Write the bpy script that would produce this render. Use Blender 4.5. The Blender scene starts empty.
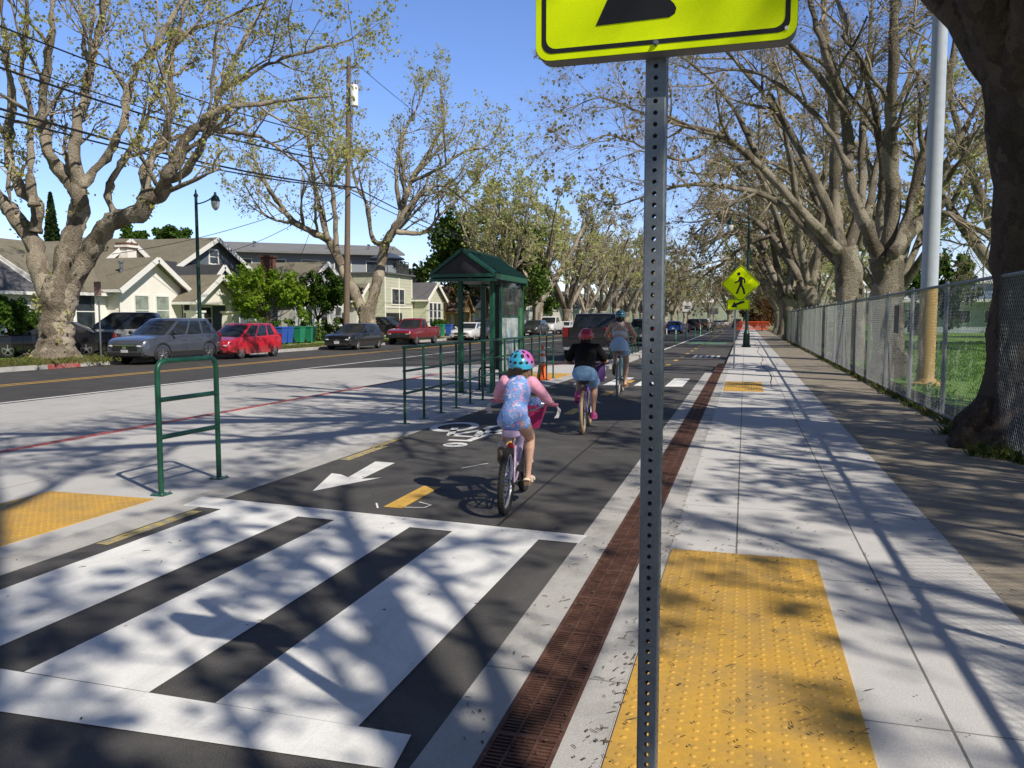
import bpy, bmesh, math, random
from mathutils import Vector, Matrix, Quaternion
R = math.radians
col = bpy.context.scene.collection
V = Vector

# ---------------------------------------------------------------- camera numbers (used to read points off the survey of the street)
F_PX, CX, CY, EYE = 800.0, 512.0, 384.0, 1.55
PITCH = math.atan(65/F_PX); YAW = math.atan(233*math.cos(PITCH)/F_PX)
_fw = V((-math.sin(YAW)*math.cos(PITCH), math.cos(YAW)*math.cos(PITCH), -math.sin(PITCH)))
_rt = V((math.cos(YAW), math.sin(YAW), 0)); _up = _rt.cross(_fw)
def ray(x, y): return _fw + _rt*((x-CX)/F_PX) - _up*((y-CY)/F_PX)
def at_depth(x, y, d): return V((0,0,EYE)) + ray(x,y)*d

# ---------------------------------------------------------------- mesh builder
def frame_for(d):
    d = d.normalized()
    a = V((0,0,1)) if abs(d.z) < 0.95 else V((1,0,0))
    u = d.cross(a).normalized(); v = u.cross(d).normalized()
    return u, v
class MB:
    def __init__(s): s.v=[]; s.f=[]; s.m=[]
    def add(s, vs, fs, mi=0):
        o=len(s.v); s.v.extend([tuple(p) for p in vs]); s.f.extend([tuple(i+o for i in f) for f in fs]); s.m.extend([mi]*len(fs)); return s
    def box(s, c, d, rot=None, mi=0, bev=0.0):
        x,y,z=[k/2 for k in d]; c=V(c)
        if bev>0:
            b=min(bev, x*.49, y*.49, z*.49)
            pts=[]
            for sz in (-1,1):
                for ins in ((1,) if True else ()):
                    pass
            # chamfered box: three loops
            def loop(ix,iz):
                X,Y=x-ix,y-ix
                k=b
                return [(X-k,-Y,iz),(X,-Y+k,iz),(X,Y-k,iz),(X-k,Y,iz),(-X+k,Y,iz),(-X,Y-k,iz),(-X,-Y+k,iz),(-X+k,-Y,iz)]
            vs=loop(b*.7,-z)+loop(0,-z+b*.7)+loop(0,z-b*.7)+loop(b*.7,z)
            fs=[tuple(range(7,-1,-1)),tuple(range(24,32))]
            for r in range(3):
                for i in range(8):
                    j=(i+1)%8; fs.append((r*8+i,r*8+j,r*8+8+j,r*8+8+i))
        else:
            vs=[(-x,-y,-z),(x,-y,-z),(x,y,-z),(-x,y,-z),(-x,-y,z),(x,-y,z),(x,y,z),(-x,y,z)]
            fs=[(3,2,1,0),(4,5,6,7),(0,1,5,4),(1,2,6,5),(2,3,7,6),(3,0,4,7)]
        vs=[V(p) for p in vs]
        if rot is not None: vs=[rot@p for p in vs]
        return s.add([p+c for p in vs],fs,mi)
    def bar(s, a, b, w, h=None, mi=0, up=V((0,0,1))):
        a=V(a); b=V(b); d=(b-a); L=d.length; d.normalize(); h=h or w
        if abs(d.dot(up))>.98: up=V((0,1,0))
        u=d.cross(up).normalized(); v=u.cross(d)
        vs=[]
        for p in (a,b):
            vs+=[p-u*w/2-v*h/2,p+u*w/2-v*h/2,p+u*w/2+v*h/2,p-u*w/2+v*h/2]
        return s.add(vs,[(3,2,1,0),(4,5,6,7),(0,1,5,4),(1,2,6,5),(2,3,7,6),(3,0,4,7)],mi)
    def tube(s, pts, rad, n=8, mi=0, caps=True, closed=False):
        pts=[V(p) for p in pts]; k=len(pts)
        if not hasattr(rad,'__len__'): rad=[rad]*k
        o=len(s.v); u=None
        for i,p in enumerate(pts):
            if closed: d=(pts[(i+1)%k]-pts[i-1])
            else: d=(pts[min(i+1,k-1)]-pts[max(i-1,0)])
            if d.length<1e-9: d=V((0,0,1))
            d.normalize()
            if u is None: u,_=frame_for(d)
            else:
                u=u-d*u.dot(d)
                if u.length<1e-6: u,_=frame_for(d)
                u.normalize()
            w=d.cross(u)
            r=rad[i]
            for j in range(n):
                a=2*math.pi*j/n
                q=p+u*(math.cos(a)*r)+w*(math.sin(a)*r); s.v.append((q.x,q.y,q.z))
        fs=[]
        for i in range(k if closed else k-1):
            i2=(i+1)%k
            for j in range(n):
                j2=(j+1)%n; fs.append((o+i*n+j,o+i*n+j2,o+i2*n+j2,o+i2*n+j))
        if caps and not closed:
            fs.append(tuple(o+j for j in range(n-1,-1,-1))); fs.append(tuple(o+(k-1)*n+j for j in range(n)))
        s.f.extend(fs); s.m.extend([mi]*len(fs)); return s
    def cyl(s,a,b,r,r2=None,n=16,mi=0): return s.tube([a,b],[r,r if r2 is None else r2],n,mi)
    def loft(s, secs, mi=0, caps=True):
        """secs: list of equal-length loops"""
        n=len(secs[0]); o=len(s.v)
        for L in secs: s.v.extend([tuple(p) for p in L])
        fs=[]
        for i in range(len(secs)-1):
            for j in range(n):
                j2=(j+1)%n; fs.append((o+i*n+j,o+i*n+j2,o+i*n+n+j2,o+i*n+n+j))
        if caps: fs.append(tuple(o+j for j in range(n-1,-1,-1))); fs.append(tuple(o+(len(secs)-1)*n+j for j in range(n)))
        s.f.extend(fs); s.m.extend([mi]*len(fs)); return s
    def ell(s, c, r, nu=12, nv=8, mi=0, rot=None, zmin=-1.0):
        c=V(c); o=len(s.v); 
        if not hasattr(r,'__len__'): r=(r,r,r)
        th0=math.acos(max(-1,min(1,zmin)))
        for i in range(nv+1):
            t=th0*i/nv
            for j in range(nu):
                a=2*math.pi*j/nu
                p=V((math.sin(t)*math.cos(a)*r[0],math.sin(t)*math.sin(a)*r[1],math.cos(t)*r[2]))
                if rot is not None: p=rot@p
                s.v.append(tuple(p+c))
        fs=[]
        for i in range(nv):
            for j in range(nu):
                j2=(j+1)%nu
                fs.append((o+i*nu+j,o+i*nu+nu+j,o+i*nu+nu+j2,o+i*nu+j2))
        s.f.extend(fs); s.m.extend([mi]*len(fs)); return s
    def lathe(s, prof, c=(0,0,0), axis='z', n=24, mi=0):
        """prof: list of (r, h) along the axis"""
        c=V(c); secs=[]
        for r,h in prof:
            L=[]
            for j in range(n):
                a=2*math.pi*j/n; x,y=math.cos(a)*r,math.sin(a)*r
                p=(x,y,h) if axis=='z' else ((h,x,y) if axis=='x' else (y,h,x))
                L.append(c+V(p))
            secs.append(L)
        return s.loft(secs,mi)
    def prism(s, poly, z0, z1, mi=0, M=None):
        """poly: CCW xy list extruded along z, optional matrix"""
        n=len(poly); vs=[V((x,y,z0)) for x,y in poly]+[V((x,y,z1)) for x,y in poly]
        if M is not None: vs=[M@p for p in vs]
        fs=[tuple(range(n-1,-1,-1)),tuple(range(n,2*n))]
        for i in range(n):
            j=(i+1)%n; fs.append((i,j,n+j,n+i))
        return s.add(vs,fs,mi)
    def sheet(s, poly, z, mi=0):
        return s.add([(x,y,z) for x,y in poly],[tuple(range(len(poly)))],mi)
    def build(s, name, mats, parent=None, smooth=None, fix=False, loc=None):
        me=bpy.data.meshes.new(name); me.from_pydata(s.v,[],s.f)
        if not isinstance(mats,(list,tuple)): mats=[mats]
        for m in mats: me.materials.append(m)
        if len(mats)>1: me.polygons.foreach_set('material_index',s.m)
        if fix:
            bm=bmesh.new(); bm.from_mesh(me); bmesh.ops.recalc_face_normals(bm,faces=bm.faces); bm.to_mesh(me); bm.free()
        if smooth is not None:
            me.shade_smooth()
            if smooth<179: me.set_sharp_from_angle(angle=R(smooth))
        me.update()
        o=bpy.data.objects.new(name,me); col.objects.link(o)
        if parent is not None: o.parent=parent
        if loc is not None: o.location=loc
        return o
def tag(o,label=None,cat=None,group=None,kind=None):
    if label: o['label']=label
    if cat: o['category']=cat
    if group: o['group']=group
    if kind: o['kind']=kind
    return o
def thing(name,label,cat,loc=(0,0,0),rz=0,group=None):
    o=bpy.data.objects.new(name,None); col.objects.link(o); o.location=loc; o.rotation_euler=(0,0,rz); o.empty_display_size=.2
    return tag(o,label,cat,group)
def structure(name,mb,mats,**k):
    o=mb.build(name,mats,**k); o['kind']='structure'; return o
def dup(root,loc=None,rz=None,label=None,group=None,scale=None):
    def cp(o,par):
        c=o.copy(); col.objects.link(c)
        if par is not None: c.parent=par
        for ch in o.children: cp(ch,c)
        return c
    r=cp(root,None)
    if loc is not None: r.location=loc
    if rz is not None: r.rotation_euler=(0,0,rz)
    if scale is not None: r.scale=(scale,)*3 if not hasattr(scale,'__len__') else scale
    if label: r['label']=label
    if group: r['group']=group
    return r
def apply_mods(o):
    dg=bpy.context.evaluated_depsgraph_get(); ev=o.evaluated_get(dg)
    me=bpy.data.meshes.new_from_object(ev); old=o.data
    for md in list(o.modifiers): o.modifiers.remove(md)
    nm=old.name; o.data=me; bpy.data.meshes.remove(old); me.name=nm
    return o

# ---------------------------------------------------------------- materials
def nt_new(name):
    m=bpy.data.materials.new(name); m.use_nodes=True; nt=m.node_tree; b=nt.nodes['Principled BSDF']; return m,nt,b
def N(nt,t,**k):
    n=nt.nodes.new(t)
    for a,v in k.items():
        if a.startswith('i_'): n.inputs[a[2:].replace('_',' ')].default_value=v
        else: setattr(n,a,v)
    return n
def rgb(c): return (c[0],c[1],c[2],1.0)
def mul(c,k): return tuple(min(1,x*k) for x in c)
def noise(nt,scale,detail=4,rough=.6,dist=0,coord='Object',sc=None):
    tc=N(nt,'ShaderNodeTexCoord'); n=N(nt,'ShaderNodeTexNoise'); n.inputs['Scale'].default_value=scale; n.inputs['Detail'].default_value=detail
    n.inputs['Roughness'].default_value=rough; n.inputs['Distortion'].default_value=dist
    if sc:
        mp=N(nt,'ShaderNodeMapping'); mp.inputs['Scale'].default_value=sc; nt.links.new(tc.outputs[coord],mp.inputs['Vector']); nt.links.new(mp.outputs['Vector'],n.inputs['Vector'])
    else: nt.links.new(tc.outputs[coord],n.inputs['Vector'])
    return n.outputs['Fac']
def ramp(nt,fac,stops,interp='LINEAR'):
    r=N(nt,'ShaderNodeValToRGB'); r.color_ramp.interpolation=interp; e=r.color_ramp.elements
    while len(e)<len(stops): e.new(.5)
    for i,(p,c) in enumerate(stops): e[i].position=p; e[i].color=rgb(c) if hasattr(c,'__len__') else (c,c,c,1)
    nt.links.new(fac,r.inputs['Fac']); return r.outputs['Color']
def mix(nt,fac,a,b,mode='MIX'):
    m=N(nt,'ShaderNodeMix',data_type='RGBA',blend_type=mode)
    for sock,v in ((m.inputs[0],fac),(m.inputs[6],a),(m.inputs[7],b)):
        if isinstance(v,(int,float)): sock.default_value=v
        elif isinstance(v,(tuple,list)): sock.default_value=rgb(v)
        else: nt.links.new(v,sock)
    return m.outputs[2]
def bump(nt,b,h,strength=.3,dist=.02):
    n=N(nt,'ShaderNodeBump'); n.inputs['Strength'].default_value=strength; n.inputs['Distance'].default_value=dist
    nt.links.new(h,n.inputs['Height']); nt.links.new(n.outputs['Normal'],b.inputs['Normal'])
_cache={}
def mat(name,c,rough=.6,metal=0.0,var=.25,scale=6.0,bmp=0.0,bscale=None,spec=.5,coat=0.0,trans=0):
    """plain procedural surface with low and high frequency variation"""
    if name in _cache: return _cache[name]
    m,nt,b=nt_new(name)
    f1=noise(nt,scale,5); f2=noise(nt,scale*9,3)
    base=ramp(nt,f1,[(.3,mul(c,1-var)),(.7,mul(c,1+var))])
    base=mix(nt,.5,base,ramp(nt,f2,[(.35,mul(c,1-var*.8)),(.65,mul(c,1+var*.8))]))
    nt.links.new(base,b.inputs['Base Color'])
    b.inputs['Metallic'].default_value=metal; b.inputs['Specular IOR Level'].default_value=spec
    rr=ramp(nt,f1,[(.3,max(0,rough-.08)),(.7,min(1,rough+.1))]); nt.links.new(rr,b.inputs['Roughness'])
    if coat: b.inputs['Coat Weight'].default_value=coat; b.inputs['Coat Roughness'].default_value=.06
    if bmp: bump(nt,b,noise(nt,bscale or scale*5,4),bmp,.02)
    _cache[name]=m; return m
def glass_dark(name,c=(.02,.025,.03),rough=.05):
    if name in _cache: return _cache[name]
    m,nt,b=nt_new(name); f=noise(nt,1.5,2)
    nt.links.new(ramp(nt,f,[(.3,mul(c,.6)),(.7,mul(c,1.6))]),b.inputs['Base Color']); b.inputs['Roughness'].default_value=rough; b.inputs['Specular IOR Level'].default_value=.6
    _cache[name]=m; return m
# ================================================================= world, sun, camera
SUN = V((.95,-.585,1.0)).normalized()
sc=bpy.context.scene
sc.view_settings.view_transform='Standard'; sc.view_settings.look='None'; sc.view_settings.exposure=0
w=bpy.data.worlds.new("World"); sc.world=w; w.use_nodes=True
nt=w.node_tree; bg=nt.nodes['Background']
sky=nt.nodes.new('ShaderNodeTexSky'); sky.sky_type='NISHITA'; sky.sun_disc=False
sky.sun_elevation=math.asin(SUN.z); sky.sun_rotation=math.atan2(SUN.x,SUN.y)
sky.air_density=1.0; sky.dust_density=.3; sky.ozone_density=2.2; sky.altitude=20
hs=nt.nodes.new('ShaderNodeHueSaturation'); hs.inputs['Saturation'].default_value=1.12; hs.inputs['Value'].default_value=1.0; nt.links.new(sky.outputs[0],hs.inputs['Color']); mm=nt.nodes.new('ShaderNodeMix'); mm.data_type='RGBA'; mm.blend_type='MULTIPLY'; mm.inputs[0].default_value=1; mm.inputs[7].default_value=(1.50,1.27,1.40,1); nt.links.new(hs.outputs[0],mm.inputs[6]); 
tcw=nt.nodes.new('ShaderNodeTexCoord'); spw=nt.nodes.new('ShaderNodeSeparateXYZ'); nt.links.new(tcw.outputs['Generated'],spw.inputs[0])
rw=nt.nodes.new('ShaderNodeValToRGB'); e=rw.color_ramp.elements; e[0].position=.50; e[0].color=(.80,.92,1.04,1); e[1].position=.545; e[1].color=(1,1,1,1); e3=e.new(.76); e3.color=(.42,.36,.28,1); nt.links.new(spw.outputs[2],rw.inputs['Fac'])  # sky darkened overhead, above the framed part, to cut fill light in shadows
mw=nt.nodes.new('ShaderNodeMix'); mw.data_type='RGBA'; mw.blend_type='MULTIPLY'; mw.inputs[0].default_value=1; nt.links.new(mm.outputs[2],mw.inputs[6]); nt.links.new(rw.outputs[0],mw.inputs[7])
# sky dimmed behind the camera to weaken the fill light in the shadows
rs=nt.nodes.new('ShaderNodeValToRGB'); e=rs.color_ramp.elements; e[0].position=.25; e[0].color=(.45,.42,.38,1); e[1].position=.55; e[1].color=(1,1,1,1)
ms_=nt.nodes.new('ShaderNodeMath'); ms_.operation='MULTIPLY_ADD'; ms_.inputs[1].default_value=.5; ms_.inputs[2].default_value=.5; nt.links.new(spw.outputs[1],ms_.inputs[0]); nt.links.new(ms_.outputs[0],rs.inputs['Fac'])
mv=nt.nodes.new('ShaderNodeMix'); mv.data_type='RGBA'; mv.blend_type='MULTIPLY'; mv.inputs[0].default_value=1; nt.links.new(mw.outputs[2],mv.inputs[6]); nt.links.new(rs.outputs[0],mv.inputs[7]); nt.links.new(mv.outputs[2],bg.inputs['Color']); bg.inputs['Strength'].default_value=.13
sl=bpy.data.lights.new('sun','SUN'); sl.energy=5.0; sl.angle=R(.55); sl.color=(1.0,.93,.81)
so=bpy.data.objects.new('sun',sl); col.objects.link(so); so.rotation_euler=(-SUN).to_track_quat('-Z','Y').to_euler()
cd=bpy.data.cameras.new('camera'); cam=bpy.data.objects.new('camera',cd); col.objects.link(cam)
cd.sensor_width=36; cd.lens=F_PX/1024*36; cd.clip_start=.05; cd.clip_end=6000
cam.location=(0,0,EYE); cam.rotation_euler=(math.pi/2-PITCH,0,YAW); sc.camera=cam

# ================================================================= ground materials
def asphalt_mat(name,c=.052,worn=.02):
    m,nt,b=nt_new(name)
    big=noise(nt,.35,6,.62); mid=noise(nt,3.5,5,.6); fine=noise(nt,160,2,.7); streak=noise(nt,1.0,5,.6,sc=(2.2,.12,1))
    base=ramp(nt,big,[(.32,(c*.76,c*.72,c*.69)),(.7,(c*1.42,c*1.33,c*1.24))])
    base=mix(nt,.45,base,ramp(nt,streak,[(.35,(c*.6,c*.6*.95,c*.6*.9)),(.68,(c*1.75,c*1.75*.95,c*1.75*.9))]))
    base=mix(nt,.35,base,ramp(nt,mid,[(.3,(c*.6,c*.6*.95,c*.6*.9)),(.75,(c*1.7,c*1.7*.95,c*1.7*.9))]))
    base=mix(nt,.55,base,ramp(nt,fine,[(.32,(c*.35,c*.35*.95,c*.35*.9)),(.5,(c*1,c*1*.95,c*1*.9)),(.68,(c*2.4,c*2.4*.95,c*2.4*.9))]))
    pt=ramp(nt,noise(nt,.9,7,.75,1.2),[(.46,0),(.62,.55)]); base=mix(nt,pt,base,(c*1.9,c*1.8,c*1.7)); oil=ramp(nt,noise(nt,2.6,4,.6),[(.66,0),(.74,.5)]); base=mix(nt,oil,base,(c*.4,c*.38,c*.36))
    nt.links.new(base,b.inputs['Base Color']); b.inputs['Roughness'].default_value=.86; b.inputs['Specular IOR Level'].default_value=.35
    bump(nt,b,fine,.45,.012); return m
def concrete_mat(name,c=(.40,.40,.41),dirt=.5,dirtcol=(.2,.185,.16),joint=None,jx=(),thr=(.55,.75)):
    m,nt,b=nt_new(name)
    big=noise(nt,.55,6,.65); mid=noise(nt,5,5,.65); fine=noise(nt,110,2,.7); spots=noise(nt,26,2,.5)
    base=ramp(nt,big,[(.3,mul(c,.86)),(.7,mul(c,1.1))])
    base=mix(nt,.4,base,ramp(nt,mid,[(.3,mul(c,.8)),(.7,mul(c,1.13))]))
    base=mix(nt,.35,base,ramp(nt,fine,[(.3,mul(c,.6)),(.7,mul(c,1.3))]))
    dm=ramp(nt,noise(nt,1.7,7,.7,.4),[(thr[0],0),(thr[1],dirt)]); base=mix(nt,dm,base,dirtcol)
    sm=ramp(nt,spots,[(.74,0),(.79,.55)]); base=mix(nt,sm,base,(.1,.09,.08))
    if joint or jx:
        tc=N(nt,'ShaderNodeTexCoord'); sx=N(nt,'ShaderNodeSeparateXYZ'); nt.links.new(tc.outputs['Object'],sx.inputs[0])
        def line(sock,per,off,wd):
            a=N(nt,'ShaderNodeMath',operation='SUBTRACT'); nt.links.new(sock,a.inputs[0]); a.inputs[1].default_value=off
            if per:
                q=N(nt,'ShaderNodeMath',operation='PINGPONG'); nt.links.new(a.outputs[0],q.inputs[0]); q.inputs[1].default_value=per/2
            else: q=N(nt,'ShaderNodeMath',operation='ABSOLUTE'); nt.links.new(a.outputs[0],q.inputs[0])
            l=N(nt,'ShaderNodeMath',operation='LESS_THAN'); nt.links.new(q.outputs[0],l.inputs[0]); l.inputs[1].default_value=wd
            return l.outputs[0]
        for x in jx: base=mix(nt,line(sx.outputs[0],0,x,.006),base,mul(c,.3))
        if joint: base=mix(nt,line(sx.outputs[1],joint[0],joint[1],.005),base,mul(c,.42))
        if joint and len(joint)>2: base=mix(nt,line(sx.outputs[0],joint[2],joint[3],.008),base,mul(c,.42))
    nt.links.new(base,b.inputs['Base Color']); b.inputs['Roughness'].default_value=.88; b.inputs['Specular IOR Level'].default_value=.3
    bump(nt,b,fine,.25,.008); return m
def paint_mat(name,c,wear=.55,under=(.06,.06,.06),scale=14):
    m,nt,b=nt_new(name)
    f=noise(nt,scale,7,.72); g2=noise(nt,1.3,4,.6); fine=noise(nt,140,2,.7)
    base=ramp(nt,g2,[(.3,mul(c,.86)),(.7,mul(c,1.04))])
    base=mix(nt,.35,base,ramp(nt,fine,[(.3,mul(c,.72)),(.7,mul(c,1.15))]))
    streak=ramp(nt,noise(nt,2.0,6,.7,sc=(3,.25,1)),[(.48,0),(.75,.42)]); base=mix(nt,streak,base,mul(c,.5)); base=mix(nt,ramp(nt,noise(nt,1.1,7,.75,.8),[(.5,0),(.72,.34)]),base,(.3,.28,.25)); base=mix(nt,ramp(nt,noise(nt,75,3,.8),[(.66,0),(.72,.4)]),base,(.25,.24,.22))
    base=mix(nt,ramp(nt,f,[(wear,0),(wear+.07,.85)]),base,under)
    nt.links.new(base,b.inputs['Base Color']); b.inputs['Roughness'].default_value=.7; bump(nt,b,fine,.3,.008); return m
M_ASPH=asphalt_mat('asphalt',.068); M_ROAD=asphalt_mat('road_asphalt',.052)
M_WALK=concrete_mat('new_concrete',(.58,.565,.545),.42,(.3,.28,.25),joint=(1.75,5.0),jx=(-.02,.79),thr=(.58,.85))
M_OLD=concrete_mat('old_concrete',(.335,.29,.225),.8,(.17,.14,.10),joint=(3.2,1.2),thr=(.45,.72))
M_ISL=concrete_mat('island_concrete',(.54,.527,.51),.45,(.26,.25,.23),joint=(3.0,.8,1.9,-4.6),thr=(.55,.8))
M_PAD=concrete_mat('bus_pad_concrete',(.48,.47,.455),.48,(.22,.22,.22),joint=(4.5,.5,3.0,-8.4),thr=(.5,.78))
M_KERB=concrete_mat('kerb_concrete',(.47,.455,.43),.6,(.16,.15,.13),joint=(3.0,.3),thr=(.5,.72))
M_WHITE=paint_mat('white_road_paint',(.88,.87,.845),.665); M_YEL=paint_mat('yellow_road_paint',(.72,.43,.07),.6)
M_REDP=paint_mat('red_kerb_paint',(.42,.07,.06),.52,(.35,.33,.3)); M_GREENP=paint_mat('green_lane_paint',(.13,.36,.15),.44)
M_YFADE=paint_mat('faded_yellow_paint',(.55,.42,.12),.47,(.25,.24,.22))
m,nt,b=nt_new('lawn_soil'); f=noise(nt,1.2,6,.65); f2=noise(nt,22,3,.7)
base=mix(nt,.55,ramp(nt,f,[(.3,(.12,.24,.028)),(.7,(.20,.34,.05))]),ramp(nt,f2,[(.3,(.08,.18,.02)),(.7,(.23,.38,.065))]))
nt.links.new(base,b.inputs['Base Color']); b.inputs['Roughness'].default_value=.9; M_LAWN=m
m,nt,b=nt_new('bare_soil'); f=noise(nt,2.2,7,.7)
nt.links.new(ramp(nt,f,[(.3,(.045,.035,.025)),(.55,(.1,.085,.06)),(.75,(.07,.1,.025))]),b.inputs['Base Color']); b.inputs['Roughness'].default_value=.95
bump(nt,b,noise(nt,30,4),.6,.03); M_SOIL=m
M_EARTH=mat('far_earth',(.1,.1,.06),.95,var=.4,scale=.05)

def rect(x0,x1,y0,y1): return [(x0,y0),(x1,y0),(x1,y1),(x0,y1)]
def slab(x0,x1,y0,y1,top,bot): 
    mb=MB(); mb.prism(rect(x0,x1,y0,y1),bot,top); return mb
# ground to the horizon, the road, the pads
structure('ground',MB().sheet(rect(-2500,2500,-600,4500),-.30),M_EARTH)
road=structure('road',MB().sheet(rect(-22.75,-.45,-60,420),-.15),M_ROAD)
structure('cross_street',MB().sheet(rect(-140,160,118,131),-.146),M_ROAD)
def on(parent,name,mb,m,**k): return mb.build(name,m,parent,**k)
pad=MB().sheet([(-14.2,-40),(-8.5,-40),(-8.5,21),(-5.2,29),(-8.6,29),(-14.2,24)],-.145); structure('bus_pad',pad,M_PAD)
mk=MB().sheet(rect(-14.45,-14.32,-40,110),-.141); on(road,'edge_line',mk,M_WHITE)
mk=MB().sheet(rect(-18.1,-17.98,-60,116),-.1455).sheet(rect(-18.45,-18.33,-60,116),-.1455); on(road,'centre_line',mk,M_YEL)
mk=MB()
for y in range(44,116,12): mk.sheet(rect(-11.3,-11.18,y,y+3),-.1455)
on(road,'lane_dash',mk,M_WHITE)
# bike lane: level with the pavement at the crossing, then it ramps down to the road
def lane_z(y): return 0.0 if y<=22 else (-.142*(y-22)/5 if y<27 else -.142)
ys=[-12,0,10,22,24.5,27,60,116]
mb=MB()
secs=[(-4.3,-1.08)]*4+[(-4.3,-.9),(-4.3,-.62),(-4.3,-.6),(-4.3,-.6)]
for i in range(len(ys)-1):
    a,b2=secs[i],secs[i+1]; za,zb=lane_z(ys[i]),lane_z(ys[i+1])
    mb.add([(a[0],ys[i],za),(a[1],ys[i],za),(b2[1],ys[i+1],zb),(b2[0],ys[i+1],zb)],[(0,1,2,3)])
lane=structure('bike_lane',mb,M_ASPH)
Z1=.004
mk=MB()
for q in ([(-4.52,5.86),(-4.46,5.53),(-1.07,5.34),(-1.05,5.55)], [(-4.6,2.68),(-4.6,2.3),(-1.13,2.42),(-1.16,2.65)],
          [(-4.07,5.508),(-4.06,2.68),(-3.36,2.675),(-3.34,5.468)],[(-3.01,5.45),(-3.01,2.672),(-2.345,2.663),(-2.365,5.414)],
          [(-2.02,5.394),(-2.02,2.66),(-1.38,2.653),(-1.36,5.357)]):
    mk.sheet(q[::-1],Z1)
on(lane,'crosswalk_stripes',mk,M_WHITE)
mk=MB().sheet([(-3.71,6.33),(-3.54,6.95),(-3.68,6.97),(-3.84,7.1),(-3.96,7.13)][::1],Z1).sheet([(-3.71,6.33),(-3.38,7.07),(-3.54,6.95)],Z1).sheet([(-3.54,6.955),(-3.59,7.84),(-3.83,7.86),(-3.7,6.98)],Z1)
on(lane,'direction_arrow',mk,M_WHITE,fix=True)
mk=MB()
for i in range(28):
    y=5.95+3.37*i; x=-2.75+.008*i
    if y<21.5 or y>28: mk.sheet(rect(x-.085,x+.085,y,y+.87),lane_z(y+.5)+Z1 if y<21.5 else -.138)
on(lane,'lane_dash',mk,M_YEL)
# bicycle symbol facing oncoming riders
mk=MB()
def ring(cx,cy,rx,ry,wd,a0=0,a1=360,n=28):
    o=[];
    for i in range(n+1):
        a=R(a0+(a1-a0)*i/n); o.append((cx+math.cos(a)*rx,cy+math.sin(a)*ry,cx+math.cos(a)*(rx-wd),cy+math.sin(a)*(ry-wd*1.7)))
    for i in range(n):
        p,q=o[i],o[i+1]; mk.add([(p[0],p[1],Z1),(q[0],q[1],Z1),(q[2],q[3],Z1),(p[2],p[3],Z1)],[(0,1,2,3)])
def stroke(a,b2,wd):
    a=V((*a,0)); b2=V((*b2,0)); d=(b2-a).normalized(); n=V((-d.y,d.x,0))*wd/2
    mk.add([(p.x,p.y,Z1) for p in (a-n,b2-n,b2+n,a+n)],[(0,1,2,3)])
ring(-3.98,10.75,.33,.52,.1); ring(-3.2,10.75,.33,.52,.1)
stroke((-3.95,10.7),(-3.75,9.95),.1); stroke((-3.75,9.93),(-3.38,9.9),.1); stroke((-3.35,9.6),(-3.22,10.7),.1); stroke((-3.75,9.9),(-3.5,10.6),.1); stroke((-3.5,10.6),(-3.36,9.9),.1); stroke((-3.62,9.55),(-3.3,9.55),.1)
ring(-3.4,9.2,.15,.17,.149)
on(lane,'bike_symbol',mk,M_WHITE)
mk=MB()
for a,b2 in (((-2.95,6.06),(-2.86,5.9)),((-2.62,6.2),(-2.48,6.12)),((-2.48,6.12),(-2.5,6.02)),((-2.5,6.02),(-2.72,5.98)),((-2.8,7.75),(-2.62,8.1)),((-2.5,8.75),(-2.4,8.95))): stroke(a,b2,.016)
on(lane,'chalk_marks',mk,M_WHITE)
mk=MB()
for x,y,wx in ((-4.22,4.9,.05),(-4.2,8.35,.06),(-4.28,9.2,.05)): mk.sheet(rect(x-wx,x+wx,y-.5,y+.5),Z1)
on(lane,'survey_paint',mk,M_YFADE)
# construction seams in the lane
mk=MB(); 
stroke((-1.70,-2),(-1.72,2.25),.012); stroke((-1.75,5.65),(-1.9,22),.02); stroke((-2.7,-2),(-2.7,2.2),.01)
on(lane,'paving_seam',mk,mat('seam_tar',(.02,.02,.02),.6))
mk=MB()
for i in range(4): mk.sheet(rect(-3.9+.72*i,-3.5+.72*i,18.6,21.2),Z1)
on(lane,'far_crosswalk_stripes',mk,M_WHITE)
mk=MB().sheet(rect(-3.7,-1.2,55,61),-.138); on(lane,'green_patch',mk,M_GREENP)
mk=MB().sheet(rect(-4.32,-4.2,41,112),-.137); on(lane,'lane_line',mk,M_WHITE)
mk=MB()
for i in range(5): mk.sheet(rect(-2.2+.25*i,-2.05+.25*i,36,38),-.137)
on(lane,'far_symbol',mk,M_WHITE)
# gutter strips each side of the drain, pavement, kerbs
g1=MB(); g1.prism(rect(-1.08,-.872,-10,24),-.2,.002); g1.prism(rect(-.613,-.452,-10,24),-.2,.002)
structure('gutter_strip',g1,M_KERB)
structure('sidewalk',slab(-.45,1.4,-14,230,0,-.28),M_WALK)
structure('kerb',slab(-.6,-.453,24.0,230,-.003,-.25),M_KERB)
structure('old_sidewalk',slab(1.403,2.86,-14,230,-.002,-.28),M_OLD)
mk=MB(); random.seed(3); p=[(.62,19.2)]
for i in range(26): p.append((.66+.07*math.sin(i*.9)+random.uniform(-.03,.03),19.2+1.5*(i+1)))
for i in range(len(p)-1): stroke(p[i],p[i+1],.018+.008*(i%3))
for v in range(len(mk.v)): pass
crk=mk.build('pavement_crack',mat('crack_dark',(.05,.048,.045),.9)); crk['kind']='structure'
structure('verge',slab(2.863,3.6,-14,230,-.02,-.28),M_SOIL)
structure('lawn',slab(3.603,140,-60,260,-.01,-.28),M_LAWN)
isl=MB(); isl.prism([(-8.25,-40),(-4.62,-40),(-4.62,22),(-4.62,40),(-4.9,40),(-4.9,29),(-8.25,21)],-.25,0)
isl=structure('boarding_island',isl,M_ISL)
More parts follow.
